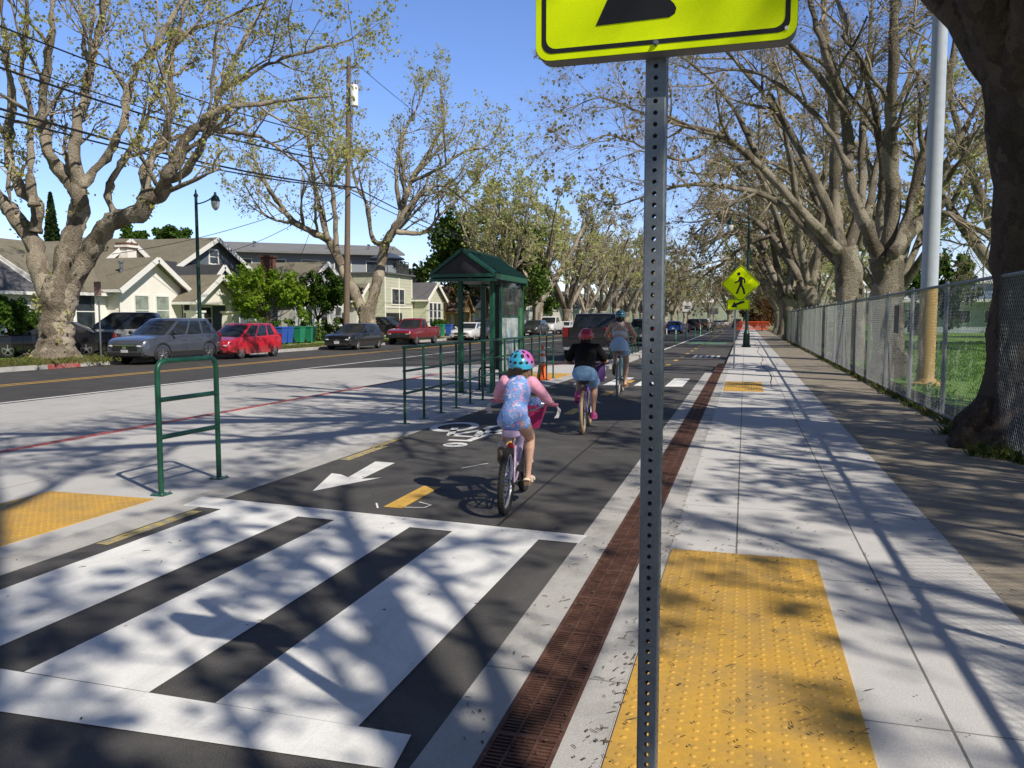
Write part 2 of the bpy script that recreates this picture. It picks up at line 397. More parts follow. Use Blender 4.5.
kb=MB(); kb.prism(rect(-4.617,-4.303,-40,40),-.25,.003); structure('island_kerb',kb,M_KERB)
rk=MB()
def kerbrun(mb,pts,wd,z0,z1):
    for a,b2 in zip(pts,pts[1:]):
        a=V((*a,0)); b2=V((*b2,0)); d=(b2-a).normalized(); n=V((-d.y,d.x,0))*wd
        mb.prism([(q.x,q.y) for q in (a,b2,b2+n,a+n)][::-1] if n.x<0 and False else [(q.x,q.y) for q in (a,b2,b2+n,a+n)],z0,z1)
kerbrun(rk,[(-8.253,-40),(-8.253,21),(-4.903,29)],.16,-.25,.004)
structure('red_kerb',rk,M_REDP,fix=True)
fr=MB().prism(rect(-22.955,-22.748,21.7,23.1),-.24,.004); structure('red_kerb',fr,M_REDP)
# far side: kerb, verge, pavement, yards
fk=MB(); fk.prism(rect(-22.95,-22.753,-60,300),-.25,0); structure('far_kerb',fk,M_KERB)
structure('far_verge',slab(-24.9,-22.953,-60,300,-.01,-.28),M_SOIL)
structure('far_sidewalk',slab(-26.6,-24.903,-60,300,0,-.28),M_OLD)
structure('yard',slab(-160,-26.603,-60,300,-.005,-.28),M_LAWN)
dv=MB()
for y0,y1 in ((26.6,29.6),(59,62.5),(75,78)): dv.prism(rect(-33,-22.9,y0,y1),-.2,.012)
structure('driveway',dv,M_OLD)
ch=MB(); ch.prism(rect(-24.88,-22.76,34,35.4),-.2,.012).prism(rect(-24.88,-22.76,41,42.2),-.2,.011); structure('path',ch,M_OLD)

# low wooded rise closing the view
from mathutils import noise as _mn
hm=MB(); prev=None; HX=[-900+20*i for i in range(91)]
rows=[]
for j,(dy,hh) in enumerate(((0,0),(6,.55),(20,.85),(50,1.0),(120,.9))):
    rows.append([(x,520+dy+_mn.noise(V((x*.01,j,0)))*8,-.3+hh*(17+9*_mn.noise(V((x*.012,0,0)))+5*_mn.noise(V((x*.07,j,2))))) for x in HX])
for a_,b_ in zip(rows,rows[1:]):
    for i in range(len(HX)-1): hm.add([a_[i],a_[i+1],b_[i+1],b_[i]],[(0,1,2,3)])
structure('hills',hm,mat('hazy_woods',(.20,.23,.16),.95,var=.4,scale=.12),smooth=179)
# ================================================================= tactile paving and drain
m,nt,b=nt_new('tactile_yellow'); c=(.62,.36,.055)
f1=noise(nt,2.2,6,.7,.3); f2=noise(nt,60,3,.7)
base=ramp(nt,noise(nt,.9,3),[(.3,mul(c,.85)),(.7,mul(c,1.1))]); base=mix(nt,.3,base,ramp(nt,f2,[(.3,mul(c,.6)),(.7,mul(c,1.3))]))
base=mix(nt,ramp(nt,f1,[(.42,0),(.66,.72)]),base,(.30,.21,.09)); base=mix(nt,ramp(nt,noise(nt,9,6,.75),[(.6,0),(.7,.5)]),base,(.2,.15,.07))
nt.links.new(base,b.inputs['Base Color']); b.inputs['Roughness'].default_value=.62; bump(nt,b,f2,.25,.008); M_TACT=m
def tactile(x0,x1,y0,y1,label,par_z=0,pitch=.06,n=8):
    w_,h_=x1-x0,y1-y0
    mb=MB().box((0,0,.001),(w_,h_,.012)); nx=int((w_-.02)/pitch); ny=int((h_-.02)/pitch)
    for i in range(nx):
        for j in range(ny):
            x=-w_/2+.01+(i+.5)*(w_-.02)/nx; y=-h_/2+.01+(j+.5)*(h_-.02)/ny
            a=[]; 
            for r,z in ((.0125,.007),(.0100,.0096),(.0055,.0105)):
                a.append([(x+math.cos(2*math.pi*k/n)*r,y+math.sin(2*math.pi*k/n)*r,z) for k in range(n)])
            o=len(mb.v)
            for L in a: mb.v.extend(L)
            for q in range(2):
                for k in range(n): mb.f.append((o+q*n+k,o+q*n+(k+1)%n,o+q*n+n+(k+1)%n,o+q*n+n+k)); mb.m.append(0)
            mb.f.append(tuple(o+2*n+k for k in range(n))); mb.m.append(0)
    d=mb.build('tactile_paving',M_TACT,None,smooth=50,loc=((x0+x1)/2,(y0+y1)/2,par_z)); return tag(d,label,'tactile paving','yellow tactile pads at the crossings')
tactile(-.44,.475,1.9,5.38,'large yellow bumpy pad on the pavement beside the near sign post')
tactile(-5.97,-4.85,2.2,5.66,'yellow bumpy pad on the island beside the single green hoop')
tactile(-.42,.42,17.8,20.5,'small far yellow bumpy pad at the foot of the diamond crossing sign',n=6)
tactile(-5.9,-4.66,20.4,22.3,'far yellow bumpy pad on the island beyond the traffic cone',n=6)

m,nt,b=nt_new('rusty_iron'); f=noise(nt,9,6,.7); base=ramp(nt,f,[(.25,(.045,.02,.013)),(.5,(.11,.05,.032)),(.75,(.20,.105,.07))])
nt.links.new(base,b.inputs['Base Color']); b.inputs['Roughness'].default_value=.75; b.inputs['Metallic'].default_value=.25; bump(nt,b,noise(nt,120,3),.4,.005); M_RUST=m
t=thing('drain_grate','long rusty brown slotted trench drain running between bike lane and pavement','drain',(-.742,7,0))
MB().box((0,5.0,-.14),(.262,34,.01)).build('channel',mat('drain_dirt',(.02,.015,.012),.9),t)
mb=MB(); X0,X1=-.129,.129
for x in (X0+.01,X1-.01,-.043,.043): mb.box((x,4.9,-.008),(.018 if abs(x)>.1 else .010,34,.022))
y=-11.9
i=0
while y<21.8:
    if i%22==0: mb.box((0,y+.004,-.0075),(.236,.02,.022))
    else: mb.box((0,y,-.009),(.236,.0115,.02))
    y+=.0232; i+=1
mb.build('grating',M_RUST,t)
# ================================================================= street furniture
M_GREENM=mat('green_enamel',(.012,.085,.05),.35,var=.3,scale=3,spec=.5)
M_DKGREEN=mat('dark_green_enamel',(.006,.036,.026),.4,var=.3,scale=3)
M_GALV=mat('galvanised_steel',(.24,.27,.30),.42,metal=.7,var=.22,scale=14)
M_FENCE=mat('weathered_galvanised_wire',(.27,.28,.29),.55,metal=.45,var=.25,scale=5)
M_BLACK=mat('black_film',(.012,.012,.013),.45,var=.2); M_DARK=mat('dark_rubber',(.018,.018,.019),.75,var=.3)
M_WHITEP=mat('white_enamel',(.75,.75,.74),.45,var=.08)
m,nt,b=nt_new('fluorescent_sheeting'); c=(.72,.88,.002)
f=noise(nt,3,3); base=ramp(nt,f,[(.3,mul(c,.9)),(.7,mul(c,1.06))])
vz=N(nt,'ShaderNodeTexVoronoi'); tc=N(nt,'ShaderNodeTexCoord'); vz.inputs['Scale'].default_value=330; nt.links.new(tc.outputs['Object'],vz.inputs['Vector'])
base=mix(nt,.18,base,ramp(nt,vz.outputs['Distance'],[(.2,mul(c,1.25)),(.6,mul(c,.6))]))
nt.links.new(base,b.inputs['Base Color']); b.inputs['Roughness'].default_value=.55; b.inputs['Specular IOR Level'].default_value=.15; b.inputs['Emission Color'].default_value=(.55,.8,.0,1); b.inputs['Emission Strength'].default_value=.13; M_FLUO=m  # slight glow added to the sheeting so sign faces stay bright in tree shade
m,nt,b=nt_new('aluminium_back'); b.inputs['Base Color'].default_value=(.16,.16,.16,1); b.inputs['Roughness'].default_value=.6
nt.links.new(ramp(nt,noise(nt,5,4),[(.3,(.10,.1,.1)),(.7,(.2,.2,.2))]),b.inputs['Base Color']); M_ALU=m
def rrect(w,h,r,n=5):
    p=[]
    for cx,cy,a0 in ((w/2-r,h/2-r,0),(-w/2+r,h/2-r,90),(-w/2+r,-h/2+r,180),(w/2-r,-h/2+r,270)):
        for i in range(n+1):
            a=R(a0+90*i/n); p.append((cx+math.cos(a)*r,cy+math.sin(a)*r))
    return p
FACE=Matrix(((1,0,0,0),(0,0,-1,0),(0,1,0,0),(0,0,0,1)))   # local xy -> xz, +z -> -y
ARROW=[(-.205,-.075),(-.02,-.08),(.0,-.074),(.006,-.055),(-.03,-.025),(.16,.065),(.20,.06),(.165,.125),(.13,.11),(-.06,.02),(-.065,.055),(-.085,.064),(-.105,.055)]
def border(mb,poly,k,z0,z1,mi=0,M=FACE):
    n=len(poly); inn=[(x*k[0],y*k[1]) for x,y in poly]
    for i in range(n):
        j=(i+1)%n; mb.prism([poly[i],poly[j],inn[j],inn[i]],z0,z1,mi,M)
def perforated_post(parent,x,y,z0,z1,w=.0508,pitch=.0275):
    mb=MB(); h=w/2; nz=int((z1-z0)/pitch); rr=.0058
    for sgn,ax in ((-1,'y'),(1,'y'),(-1,'x'),(1,'x')):
        for k in range(nz):
            zc=z0+(k+.5)*pitch; ou=[];ii=[]
            for q in range(8):
                a=R(45*q); cx,cy=math.cos(a),math.sin(a)
                ou.append((max(-1,min(1,cx*1.5))*(h-.004),max(-1,min(1,cy*1.5))*pitch/2)); ii.append((cx*rr,cy*rr))
            o=len(mb.v)
            for u,vv in ou+ii:
                mb.v.append((x+u,y+sgn*h,zc+vv) if ax=='y' else (x+sgn*h,y+u,zc+vv))
            for q in range(8): mb.f.append((o+q,o+(q+1)%8,o+8+(q+1)%8,o+8+q)); mb.m.append(0)
    for sx in (-1,1):
        for sy in (-1,1):   # folded corners
            c=[(x+sx*h,y+sy*(h-.004)),(x+sx*(h-.0012),y+sy*(h-.0012)),(x+sx*(h-.004),y+sy*h)]
            for a,b2 in zip(c,c[1:]): mb.add([(*a,z0),(*b2,z0),(*b2,z1),(*a,z1)],[(0,1,2,3)])
    return mb.build('post',M_GALV,parent,fix=False)
# ---- near sign
t=thing('arrow_sign','large fluorescent yellow arrow plate on a perforated steel post standing close by','road sign')
perforated_post(t,-.22,2.03,0,2.78)
MB().box((-.22,2.03,.004),(.12,.12,.008)).build('base_plate',M_GALV,t)
W_,H_=.603,.33; zc=2.172+H_/2+.005; yc=2.03-.0254-.003-.05
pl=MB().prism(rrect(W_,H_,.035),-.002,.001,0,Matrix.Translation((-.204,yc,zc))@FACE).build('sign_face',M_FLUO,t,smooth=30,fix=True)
MB().prism(rrect(W_+.003,H_+.003,.036),-.05,-.0025,0,Matrix.Translation((-.204,yc+.0005,zc))@FACE).build('sign_backing',M_ALU,t,smooth=30,fix=True)
mb=MB(); P0=rrect(W_-.03,H_-.03,.026); border(mb,P0,((W_-.052)/(W_-.03),(H_-.052)/(H_-.03)),.0015,.0022,0,Matrix.Translation((-.204,yc,zc))@FACE)
mb.build('border',M_BLACK,t,fix=True)
mb=MB(); AR=[(-.165,-.082),(.008,-.079),(.021,-.072),(.024,-.060),(.019,-.050),(-.008,-.022),(.145,.06),(.16,.075),(.118,.128),(.10,.125),(-.052,.04),(-.066,.066),(-.08,.073),(-.092,.068)]
mb.prism(AR,.0016,.0026,0,Matrix.Translation((-.193,yc,zc-.013))@FACE); mb.build('arrow',M_BLACK,t,fix=True)
for zz in (2.194,2.49): MB().cyl((-.215,yc-.006,zz),(-.215,yc,zz),.007,n=14).cyl((-.215,yc-.0105,zz),(-.215,yc-.006,zz),.004,.005,n=6).build('bolt',M_GALV,t,smooth=40)
MB().cyl((.075,yc-.004,2.2),(.075,yc,2.2),.0045,n=12).build('rivet',M_WHITEP,t)
# ---- distant diamond sign
t=thing('crossing_sign','diamond yellow pedestrian sign above a small arrow plate on a thin post','road sign',(-.3,25.8,0))
perforated_post(t,0,0,0,3.25,pitch=.05)
c8=[(0,.585),(.585,0),(0,-.585),(-.585,0)]
def rpoly(pts,r,n=4):
    out=[]; k=len(pts)
    for i in range(k):
        a,b2,c=V((*pts[i-1],0)),V((*pts[i],0)),V((*pts[(i+1)%k],0))
        d1=(a-b2).normalized(); d2=(c-b2).normalized(); p1=b2+d1*r; p2=b2+d2*r
        for j in range(n+1):
            s=j/n; q=p1.lerp(b2,s).lerp(b2.lerp(p2,s),s); out.append((q.x,q.y))
    return out
DI=rpoly(c8,.06); TM=Matrix.Translation((.145,-.035,2.63))@FACE
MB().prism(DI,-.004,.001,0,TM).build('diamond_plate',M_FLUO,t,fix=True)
mb=MB(); border(mb,[(x*.965,y*.965) for x,y in DI],(.955,.955),.0015,.003,0,TM)
# walking figure
def limb(mb,pts,wd):
    for a,b2 in zip(pts,pts[1:]):
        a=V((*a,0));b2=V((*b2,0)); d=(b2-a).normalized(); n=V((-d.y,d.x,0))*wd/2
        mb.prism([(q.x,q.y) for q in (a-n-d*.01,b2-n+d*.01,b2+n+d*.01,a+n-d*.01)],.0015,.003,0,TM)
mb.prism([(-.06+math.cos(R(30*i))*.052,.30+math.sin(R(30*i))*.052) for i in range(12)],.0015,.003,0,TM)
mb.prism([(-.055,.225),(.03,.225),(.06,.19),(.055,.02),(.045,-.06),(-.04,-.06),(-.03,.05)],.0016,.0031,0,TM)
limb(mb,[(.03,.19),(.11,.13),(.125,.03)],.045); limb(mb,[(-.03,.19),(-.06,.08),(-.17,.03)],.045)
limb(mb,[(-.005,-.03),(-.05,-.14),(-.11,-.30)],.06); limb(mb,[(.02,-.03),(.085,-.16),(.12,-.31)],.06)
mb.build('pedestrian_symbol',M_BLACK,t,fix=True)
TM2=Matrix.Translation((.09,-.035,2.0))@FACE
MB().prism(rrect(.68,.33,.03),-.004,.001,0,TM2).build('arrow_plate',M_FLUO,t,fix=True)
mb=MB(); border(mb,rrect(.655,.305,.025),(.95,.9),.0015,.003,0,TM2); mb.prism([(-.21,-.095),(.0,-.09),(-.055,-.035),(.20,.055),(.165,.12),(-.085,.03),(-.12,.085)],.0016,.0031,0,TM2); mb.build('arrow',M_BLACK,t,fix=True)

# ---- hoop and railings
def hoop(name,label,cat,x0,y0,x1,y1,h,bars,r=.025,rc=.09,m=M_GREENM,group=None):
    t=thing(name,label,cat,(x0,y0,0),0,group); d=V((x1-x0,y1-y0,0)); L=d.length; d.normalize()
    pts=[V((0,0,0)),V((0,0,h-rc))]
    for i in range(1,6):
        a=R(90*i/5); pts.append(d*(rc-rc*math.cos(a))+V((0,0,h-rc+rc*math.sin(a))))
    for i in range(0,6):
        a=R(90*i/5); pts.append(d*(L-rc+rc*math.sin(a))+V((0,0,h-rc+rc*math.cos(a))))
    pts.append(d*L)
    MB().tube(pts,r,12).build('frame',m,t,smooth=50)
    for z in bars: MB().cyl(V((0,0,z)),d*L+V((0,0,z)),r*.9,n=10).build('crossbar',m,t,smooth=50)
    for p in (V((0,0,0)),d*L):
        f=MB().box(p+V((0,0,.006)),(.13,.13,.012)).build('foot_plate',m,t)
        for sx in (-1,1):
            for sy in (-1,1): MB().cyl(p+V((sx*.05,sy*.05,.012)),p+V((sx*.05,sy*.05,.026)),.009,n=8).build('bolt',M_GALV,f)
    return t
hoop('hoop_barrier','dark green tubular hoop with two crossbars standing alone on the island corner','barrier',-4.92,5.83,-4.89,6.6,1.18,(.84,.51))
hoop('hoop_barrier','low green hoop on the island under the shelter roof','barrier',-5.55,16.55,-5.1,16.6,.5,(),r=.022,m=M_DKGREEN)
def railing(label,x,y0,n,sp,h,z=0):
    t=thing('railing',label,'railing',(x,y0,z),0,'green pipe railings along the bike lane')
    L=(n-1)*sp
    for zz in (h,h*.69,h*.40): MB().cyl((0,-.03,zz),(0,L+.03,zz),.024 if zz==h else .019,n=10).build('rail',M_GREENM,t,smooth=50)
    for i in range(n):
        p=MB().cyl((0,i*sp,0),(0,i*sp,h),.021,n=10).build('post',M_GREENM,t,smooth=50)
        MB().box((0,i*sp,.006),(.12,.12,.012)).build('foot_plate',M_GREENM,p)
    return t
railing('long dark green pipe railing beside the shelter, in front of the orange cone',-4.80,10.85,14,.735,1.135)
railing('short far green railing beside the black pickup, beyond the second crosswalk',-4.76,29.6,9,1.0,1.135)

# ---- bus shelter
m,nt,b=nt_new('shelter_glass'); nt.nodes.remove(b)
gl=N(nt,'ShaderNodeBsdfGlossy'); gl.inputs['Roughness'].default_value=.04; gl.inputs['Color'].default_value=(.8,.85,.85,1)
tr=N(nt,'ShaderNodeBsdfTransparent'); df=N(nt,'ShaderNodeBsdfDiffuse'); df.inputs['Color'].default_value=(.28,.31,.30,1); tr.inputs['Color'].default_value=(.72,.77,.75,1)
fr=N(nt,'ShaderNodeFresnel'); fr.inputs['IOR'].default_value=1.6; mx=N(nt,'ShaderNodeMixShader'); mx2=N(nt,'ShaderNodeMixShader')
nt.links.new(ramp(nt,noise(nt,4,6,.7),[(.35,.08),(.75,.4)]),mx2.inputs[0]); nt.links.new(tr.outputs[0],mx2.inputs[1]); nt.links.new(df.outputs[0],mx2.inputs[2])
nt.links.new(fr.outputs[0],mx.inputs[0]); nt.links.new(mx2.outputs[0],mx.inputs[1]); nt.links.new(gl.outputs[0],mx.inputs[2])
nt.links.new(mx.outputs[0],nt.nodes['Material Output'].inputs['Surface']); M_GLASS=m
m,nt,b=nt_new('map_poster'); vz=N(nt,'ShaderNodeTexVoronoi',feature='DISTANCE_TO_EDGE'); tc=N(nt,'ShaderNodeTexCoord'); vz.inputs['Scale'].default_value=9; nt.links.new(tc.outputs['Object'],vz.inputs['Vector'])
base=ramp(nt,noise(nt,1.3,3),[(.42,(.35,.5,.62)),(.5,(.55,.6,.58)),(.65,(.62,.64,.6))]); base=mix(nt,ramp(nt,vz.outputs['Distance'],[(.02,1),(.05,0)]),base,(.3,.36,.38))
nt.links.new(base,b.inputs['Base Color']); b.inputs['Roughness'].default_value=.2; M_MAP=m
t=thing('bus_shelter','dark green bus shelter with gabled ribbed roof and glass side panel on the island','bus shelter',(-5.45,15.25,0))
XL,XR,YL=-.68,.68,2.35; ZE,ZR=2.45,2.92
for x in (-.30,.40):
    for y in (.68,2.2):
        p=MB().box((x,y,1.24),(.10,.10,2.48),bev=.012).build('post',M_GREENM,t)
        MB().box((x,y,.012),(.2,.2,.024)).build('foot_plate',M_GREENM,p)
mb=MB()
for s in (-1,1):
    a=[(0,-.02,ZR),(s*.67,-.02,ZE),(s*.67,YL+.02,ZE),(0,YL+.02,ZR)]
    mb.add(a+[(x,y,z-.035) for x,y,z in a],[(0,1,2,3),(7,6,5,4),(0,4,5,1),(1,5,6,2),(2,6,7,3),(3,7,4,0)])
rf=mb.build('roof',M_DKGREEN,t,fix=True)
mb=MB()
for s in (-1,1):
    for i in range(13):
        y=.02+i*(YL-.04)/12; mb.bar((s*.02,y,ZR+.012),(s*.69,y,ZE+.012),.022,.035)
mb.bar((0,-.03,ZR+.02),(0,YL+.03,ZR+.02),.09,.04)
mb.build('roof_rib',M_DKGREEN,rf)
mb=MB()
for s in (-1,1): mb.bar((s*.665,-.03,ZE-.05),(s*.665,YL+.03,ZE-.05),.06,.11)
for y in (-.03,YL+.03): mb.bar((-.695,y,ZE-.03),(.695,y,ZE-.03),.05,.07); mb.bar((-.70,y+.02*(1 if y<0 else -1),ZE-.12),(.70,y+.02*(1 if y<0 else -1),ZE-.12),.05,.06)
for s in (-1,1): mb.bar((s*.675,-.045,ZE+.01),(0,-.045,ZR+.01),.045,.06)
mb.build('fascia',M_GREENM,t)
MB().add([(-.66,-.01,ZE-.02),(.66,-.01,ZE-.02),(0,-.01,ZR-.04),(-.66,.01,ZE-.02),(.66,.01,ZE-.02),(0,.01,ZR-.04)],[(0,1,2),(5,4,3),(0,3,4,1),(1,4,5,2),(2,5,3,0)]).build('gable_panel',mat('shelter_dark_panel',(.02,.018,.02),.5),t)
MB().add([(-.66,YL-.01,ZE-.02),(.66,YL-.01,ZE-.02),(0,YL-.01,ZR-.04),(-.66,YL+.01,ZE-.02),(.66,YL+.01,ZE-.02),(0,YL+.01,ZR-.04)],[(0,1,2),(5,4,3),(0,3,4,1),(1,4,5,2),(2,5,3,0)]).build('gable_panel',mat('shelter_dark_panel',(.02,.018,.02),.5),t)
MB().box((0,YL/2,ZE-.1),(1.3,YL-.1,.02)).build('ceiling_panel',mat('shelter_dark_panel',(.02,.018,.02),.5),t)
MB().box((.56,1.6,1.32),(.014,1.7,2.1)).build('glass_panel',M_GLASS,t)
MB().box((.572,1.42,1.0),(.006,1.2,1.15)).build('map_poster',M_MAP,t)
MB().box((.575,2.25,1.1),(.03,.2,1.4)).build('notice_strip',mat('green_notice',(.05,.2,.08),.4),t)
mb=MB().bar((.56,.75,.25),(.56,2.45,.25),.05).bar((.56,.75,1.6),(.56,2.45,1.6),.03).bar((.56,2.45,0),(.56,2.45,2.42),.05).bar((.56,.75,0),(.56,.75,2.42),.05)
mb.build('panel_frame',M_GREENM,t)
MB().box((.05,2.15,1.35),(.28,.05,1.9),bev=.02).build('advert_case',mat('dark_case',(.02,.02,.025),.4),t)
# ---- traffic cone
m,nt,b=nt_new('cone_orange'); nt.links.new(ramp(nt,noise(nt,9,5),[(.3,(.75,.10,.01)),(.7,(.95,.19,.03))]),b.inputs['Base Color']); b.inputs['Roughness'].default_value=.5; M_ORANGE=m
t=thing('traffic_cone','orange traffic cone with white bands behind the end of the long railing','traffic cone',(-4.95,19.85,0))
MB().box((0,0,.02),(.38,.38,.04),bev=.03).build('base',M_ORANGE,t)
MB().lathe([(.15,.04),(.145,.06),(.03,.86),(.022,.87),(.0,.87)],n=20).build('cone_body',M_ORANGE,t,smooth=50)
MB().lathe([(.094,.46),(.071,.60)],n=20).lathe([(.062,.67),(.050,.75)],n=20).build('reflective_band',M_WHITEP,t,smooth=50)

# ---- lamps
m,nt,b=nt_new('lamp_globe'); b.inputs['Base Color'].default_value=(.6,.62,.62,1); b.inputs['Roughness'].default_value=.25
nt.links.new(ramp(nt,noise(nt,6,3),[(.3,(.5,.52,.52)),(.7,(.7,.72,.72))]),b.inputs['Base Color']); M_GLOBE=m
def lamp(label,x,y,h,dirx):
    t=thing('street_lamp',label,'street lamp',(x,y,0),0,'green teardrop street lamps')
    MB().lathe([(.24,0),(.24,.08),(.19,.12),(.17,.7),(.19,.74),(.13,.85),(.10,1.0)],n=14).build('base',M_DKGREEN,t,smooth=30)
    MB().lathe([(.095,.98),(.085,3),(.065,h-.25),(.10,h-.22),(.10,h-.15),(.05,h-.1),(.03,h+.05),(0,h+.12)],n=12).build('pole',M_DKGREEN,t,smooth=40)
    pts=[(dirx*.05,0,h-.55)]+[(dirx*(.05+.95*math.sin(R(90*i/7))),0,h-.55+.62*(1-math.cos(R(90*i/7)))**.8*.75) for i in range(1,8)]
    MB().tube(pts,.03,8).build('arm',M_DKGREEN,t,smooth=50)
    hd=MB().lathe([(.05,.0),(.06,-.12),(.15,-.2),(.2,-.36),(.2,-.40),(.0,-.40)],c=(dirx*1.0,0,h-.08),n=14).build('lamp_head',M_DKGREEN,t,smooth=40)
    MB().lathe([(.175,-.40),(.19,-.5),(.15,-.66),(.06,-.78),(0,-.8)],c=(dirx*1.0,0,h-.08),n=14).build('globe',M_GLOBE,t,smooth=60)
    return t
lamp('tall green street lamp behind the grey parked crossover',-23.55,30.75,7.2,1)
lamp('green street lamp on the pavement just beyond the diamond crossing sign',.1,46.2,7.2,-1)
lamp('far green street lamp on the opposite pavement among the tree trunks',-23.6,92,7.2,1)

# ---- utility pole and wires
M_WOOD=mat('weathered_pole_wood',(.17,.125,.09),.9,var=.3,scale=3,bmp=.4)
PX,PY=-23.5,44.4
t=thing('utility_pole','tall brown wooden utility pole with a white transformer near its top','utility pole',(PX,PY,0))
MB().tube([(0,0,0),(.25,0,8),(.5,0,17.1)],[.19,.165,.125],12).build('pole',M_WOOD,t,smooth=50)
tf=MB().lathe([(.0,14.2),(.24,14.2),(.24,15.35),(.2,15.42),(0,15.45)],c=(.85,-.1,0),n=16).build('transformer',M_WHITEP,t,smooth=40)
mb=MB(); 
for a in (-.1,.1): mb.lathe([(.03,15.4),(.05,15.5),(.025,15.62)],c=(.85+a,-.1,0),n=8)
mb.build('bushing',mat('brown_ceramic',(.12,.06,.04),.3),tf)
MB().box((.5,0,16.5),(1.0,.1,.12)).build('crossarm',M_WOOD,t)
MB().box((.3,0,9.45),(1.3,.12,.1)).build('crossarm',M_WOOD,t)
mb=MB()
for x in (.05,.95): mb.lathe([(.03,16.56),(.045,16.62),(.03,16.72)],c=(x,0,0),n=8)
mb.build('insulator',mat('white_ceramic',(.6,.6,.58),.3),t)
mb=MB()
for x in (.62,.66): mb.tube([(x+.1,-.1,15.3),(x+.05,-.1,13),(x-.1,-.1,11.5)],.012,5)
mb.build('drop_cable',M_BLACK,t)
def wire(label,pts,r=.012,sag=.6,n=18):
    a,b2=V(pts[0]),V(pts[1]); P=[]
    for i in range(n+1):
        s=i/n; p=a.lerp(b2,s); p.z-=sag*4*s*(1-s); P.append(p)
    o=MB().tube(P,r*1.5,5).build('overhead_wire',M_BLACK,None); tag(o,label,'wire','overhead wires'); return o
L1='thin black overhead wire running from the utility pole past the big left tree'
for k,(z,x,r) in enumerate(((12.2,.4,.02),(11.2,.2,.015),(10.9,.35,.028),(9.5,-.2,.024),(9.45,.8,.03))):
    wire(['highest of the wires leaving the utility pole leftward','second wire down of those leaving the utility pole leftward','thick wire in the middle of those leaving the utility pole leftward','second lowest wire of those leaving the utility pole leftward','lowest wire of those leaving the utility pole leftward'][k],((PX+x,PY,z),(PX+x-.2,-6,z+.9)),r,1.7)
for k,(z,x,r) in enumerate(((12.2,.4,.015),(9.5,-.2,.02),(9.45,.8,.025),(16.7,.95,.012))):
    wire(['far upper cable leading from the utility pole away down the street','far middle cable leading from the utility pole away down the street','far lowest cable leading from the utility pole away down the street','topmost thin wire leading from the utility pole away down the street'][k],((PX+x,PY,z),(PX+x-.2,92,z+.3)),r,1.2)
wire('thin wire crossing the blue sky from the pole top up over the street',((PX+.95,PY,16.7),(2,-8,16.5)),.012,.6)
wire('thin wire falling from the pole top toward the second left tree',((PX+.6,PY,15.6),(-31,52,6.2)),.012,.7)
wire('service wire dropping from the utility pole to the cream bungalow roof',((PX,PY,9.4),(-33.5,36.5,5.1)),.012,.5)
wire('service wire dropping from the utility pole to the dark shingled roof',((PX,PY,9.3),(-34,47,6.0)),.012,.5)
# thin second pole
t=thing('utility_pole','thin pale wooden pole standing among the leafy trees beyond the shelter','utility pole',(-23.5,91,0))
MB().tube([(0,0,0),(.1,0,15.8)],[.2,.14],10).build('pole',mat('grey_pole_wood',(.3,.27,.23),.9),t,smooth=50)
MB().box((0,0,14.6),(1.8,.1,.12)).build('crossarm',M_WOOD,t)

# ---- small signs
t=thing('parking_sign','small faded parking sign on a thin post beside the big left trunk','road sign',(-23.25,24.6,0))
MB().cyl((0,0,0),(0,0,2.95),.03,n=8).build('post',M_GALV,t)
MB().box((.0,-.036,2.68),(.32,.012,.52)).build('sign_plate',mat('faded_sign',(.42,.27,.24),.6,var=.4,scale=8),t)
def flat_sign(label,x,y,w,h,z,m2):
    t=thing('lane_sign',label,'road sign',(x,y,-.15),0); MB().cyl((0,0,0),(0,0,z),.04,n=8).build('post',M_GALV,t)
    p=MB().box((0,-.05,z+.15),(w,.02,h)).build('sign_plate',m2,t)
    mb=MB()
    return t,p
M_GREYT=mat('grey_legend',(.18,.18,.2),.6)
t,p=flat_sign('white square lane sign right of the blue car, far down the street',-4.75,70,.78,.75,2.55,M_WHITEP)
MB().box((0,-.063,2.78),(.5,.006,.1)).box((0,-.063,2.6),(.5,.006,.1)).build('legend',M_GREYT,p)
t,p=flat_sign('wide white lane sign with arrows, far down the street',-3.4,92,1.0,.65,2.4,M_WHITEP)
mb=MB()
for i in (-.3,0,.3): mb.box((i,-.063,2.5),(.08,.006,.4)).box((i+.06,-.063,2.62),(.12,.006,.08))
mb.build('legend',M_GREYT,p)
def delineator(label,x,y,m2,h=.95):
    t=thing('delineator_post',label,'bollard',(x,y,-.14),0,'flexible posts along the bike lane')
    MB().lathe([(.10,0),(.10,.03),(.05,.05),(.045,h),(.03,h+.02),(0,h+.02)],n=10).build('post',m2,t,smooth=40)
    MB().lathe([(.048,h*.72),(.048,h*.8)],n=10).lathe([(.048,h*.86),(.048,h*.93)],n=10).build('band',M_WHITEP,t)
M_DEL=mat('green_plastic',(.08,.38,.17),.5)
for k,(x,y) in enumerate(((-4.55,56),(-4.45,64),(-4.4,76),(-4.35,84),(-4.3,104))):
    delineator(['nearest','second nearest','third','fourth','farthest'][k]+' of the thin green flexible posts edging the bike lane',x,y,M_DEL)
for k,x in enumerate((-9.0,-8.3)): delineator(['left','right'][k]+' of two short white posts beside the blue car',x,90,M_WHITEP,.6)
t=thing('traffic_signal','traffic signal mast arm with two dark heads at the far junction','traffic light',(-21.5,133,0))
MB().tube([(0,0,0),(0,0,6.3)],[.14,.1],10).build('pole',M_GALV,t); MB().tube([(0,0,6.2),(9,0,6.7),(18.5,0,6.9)],[.09,.07,.05],8).build('mast_arm',M_GALV,t)
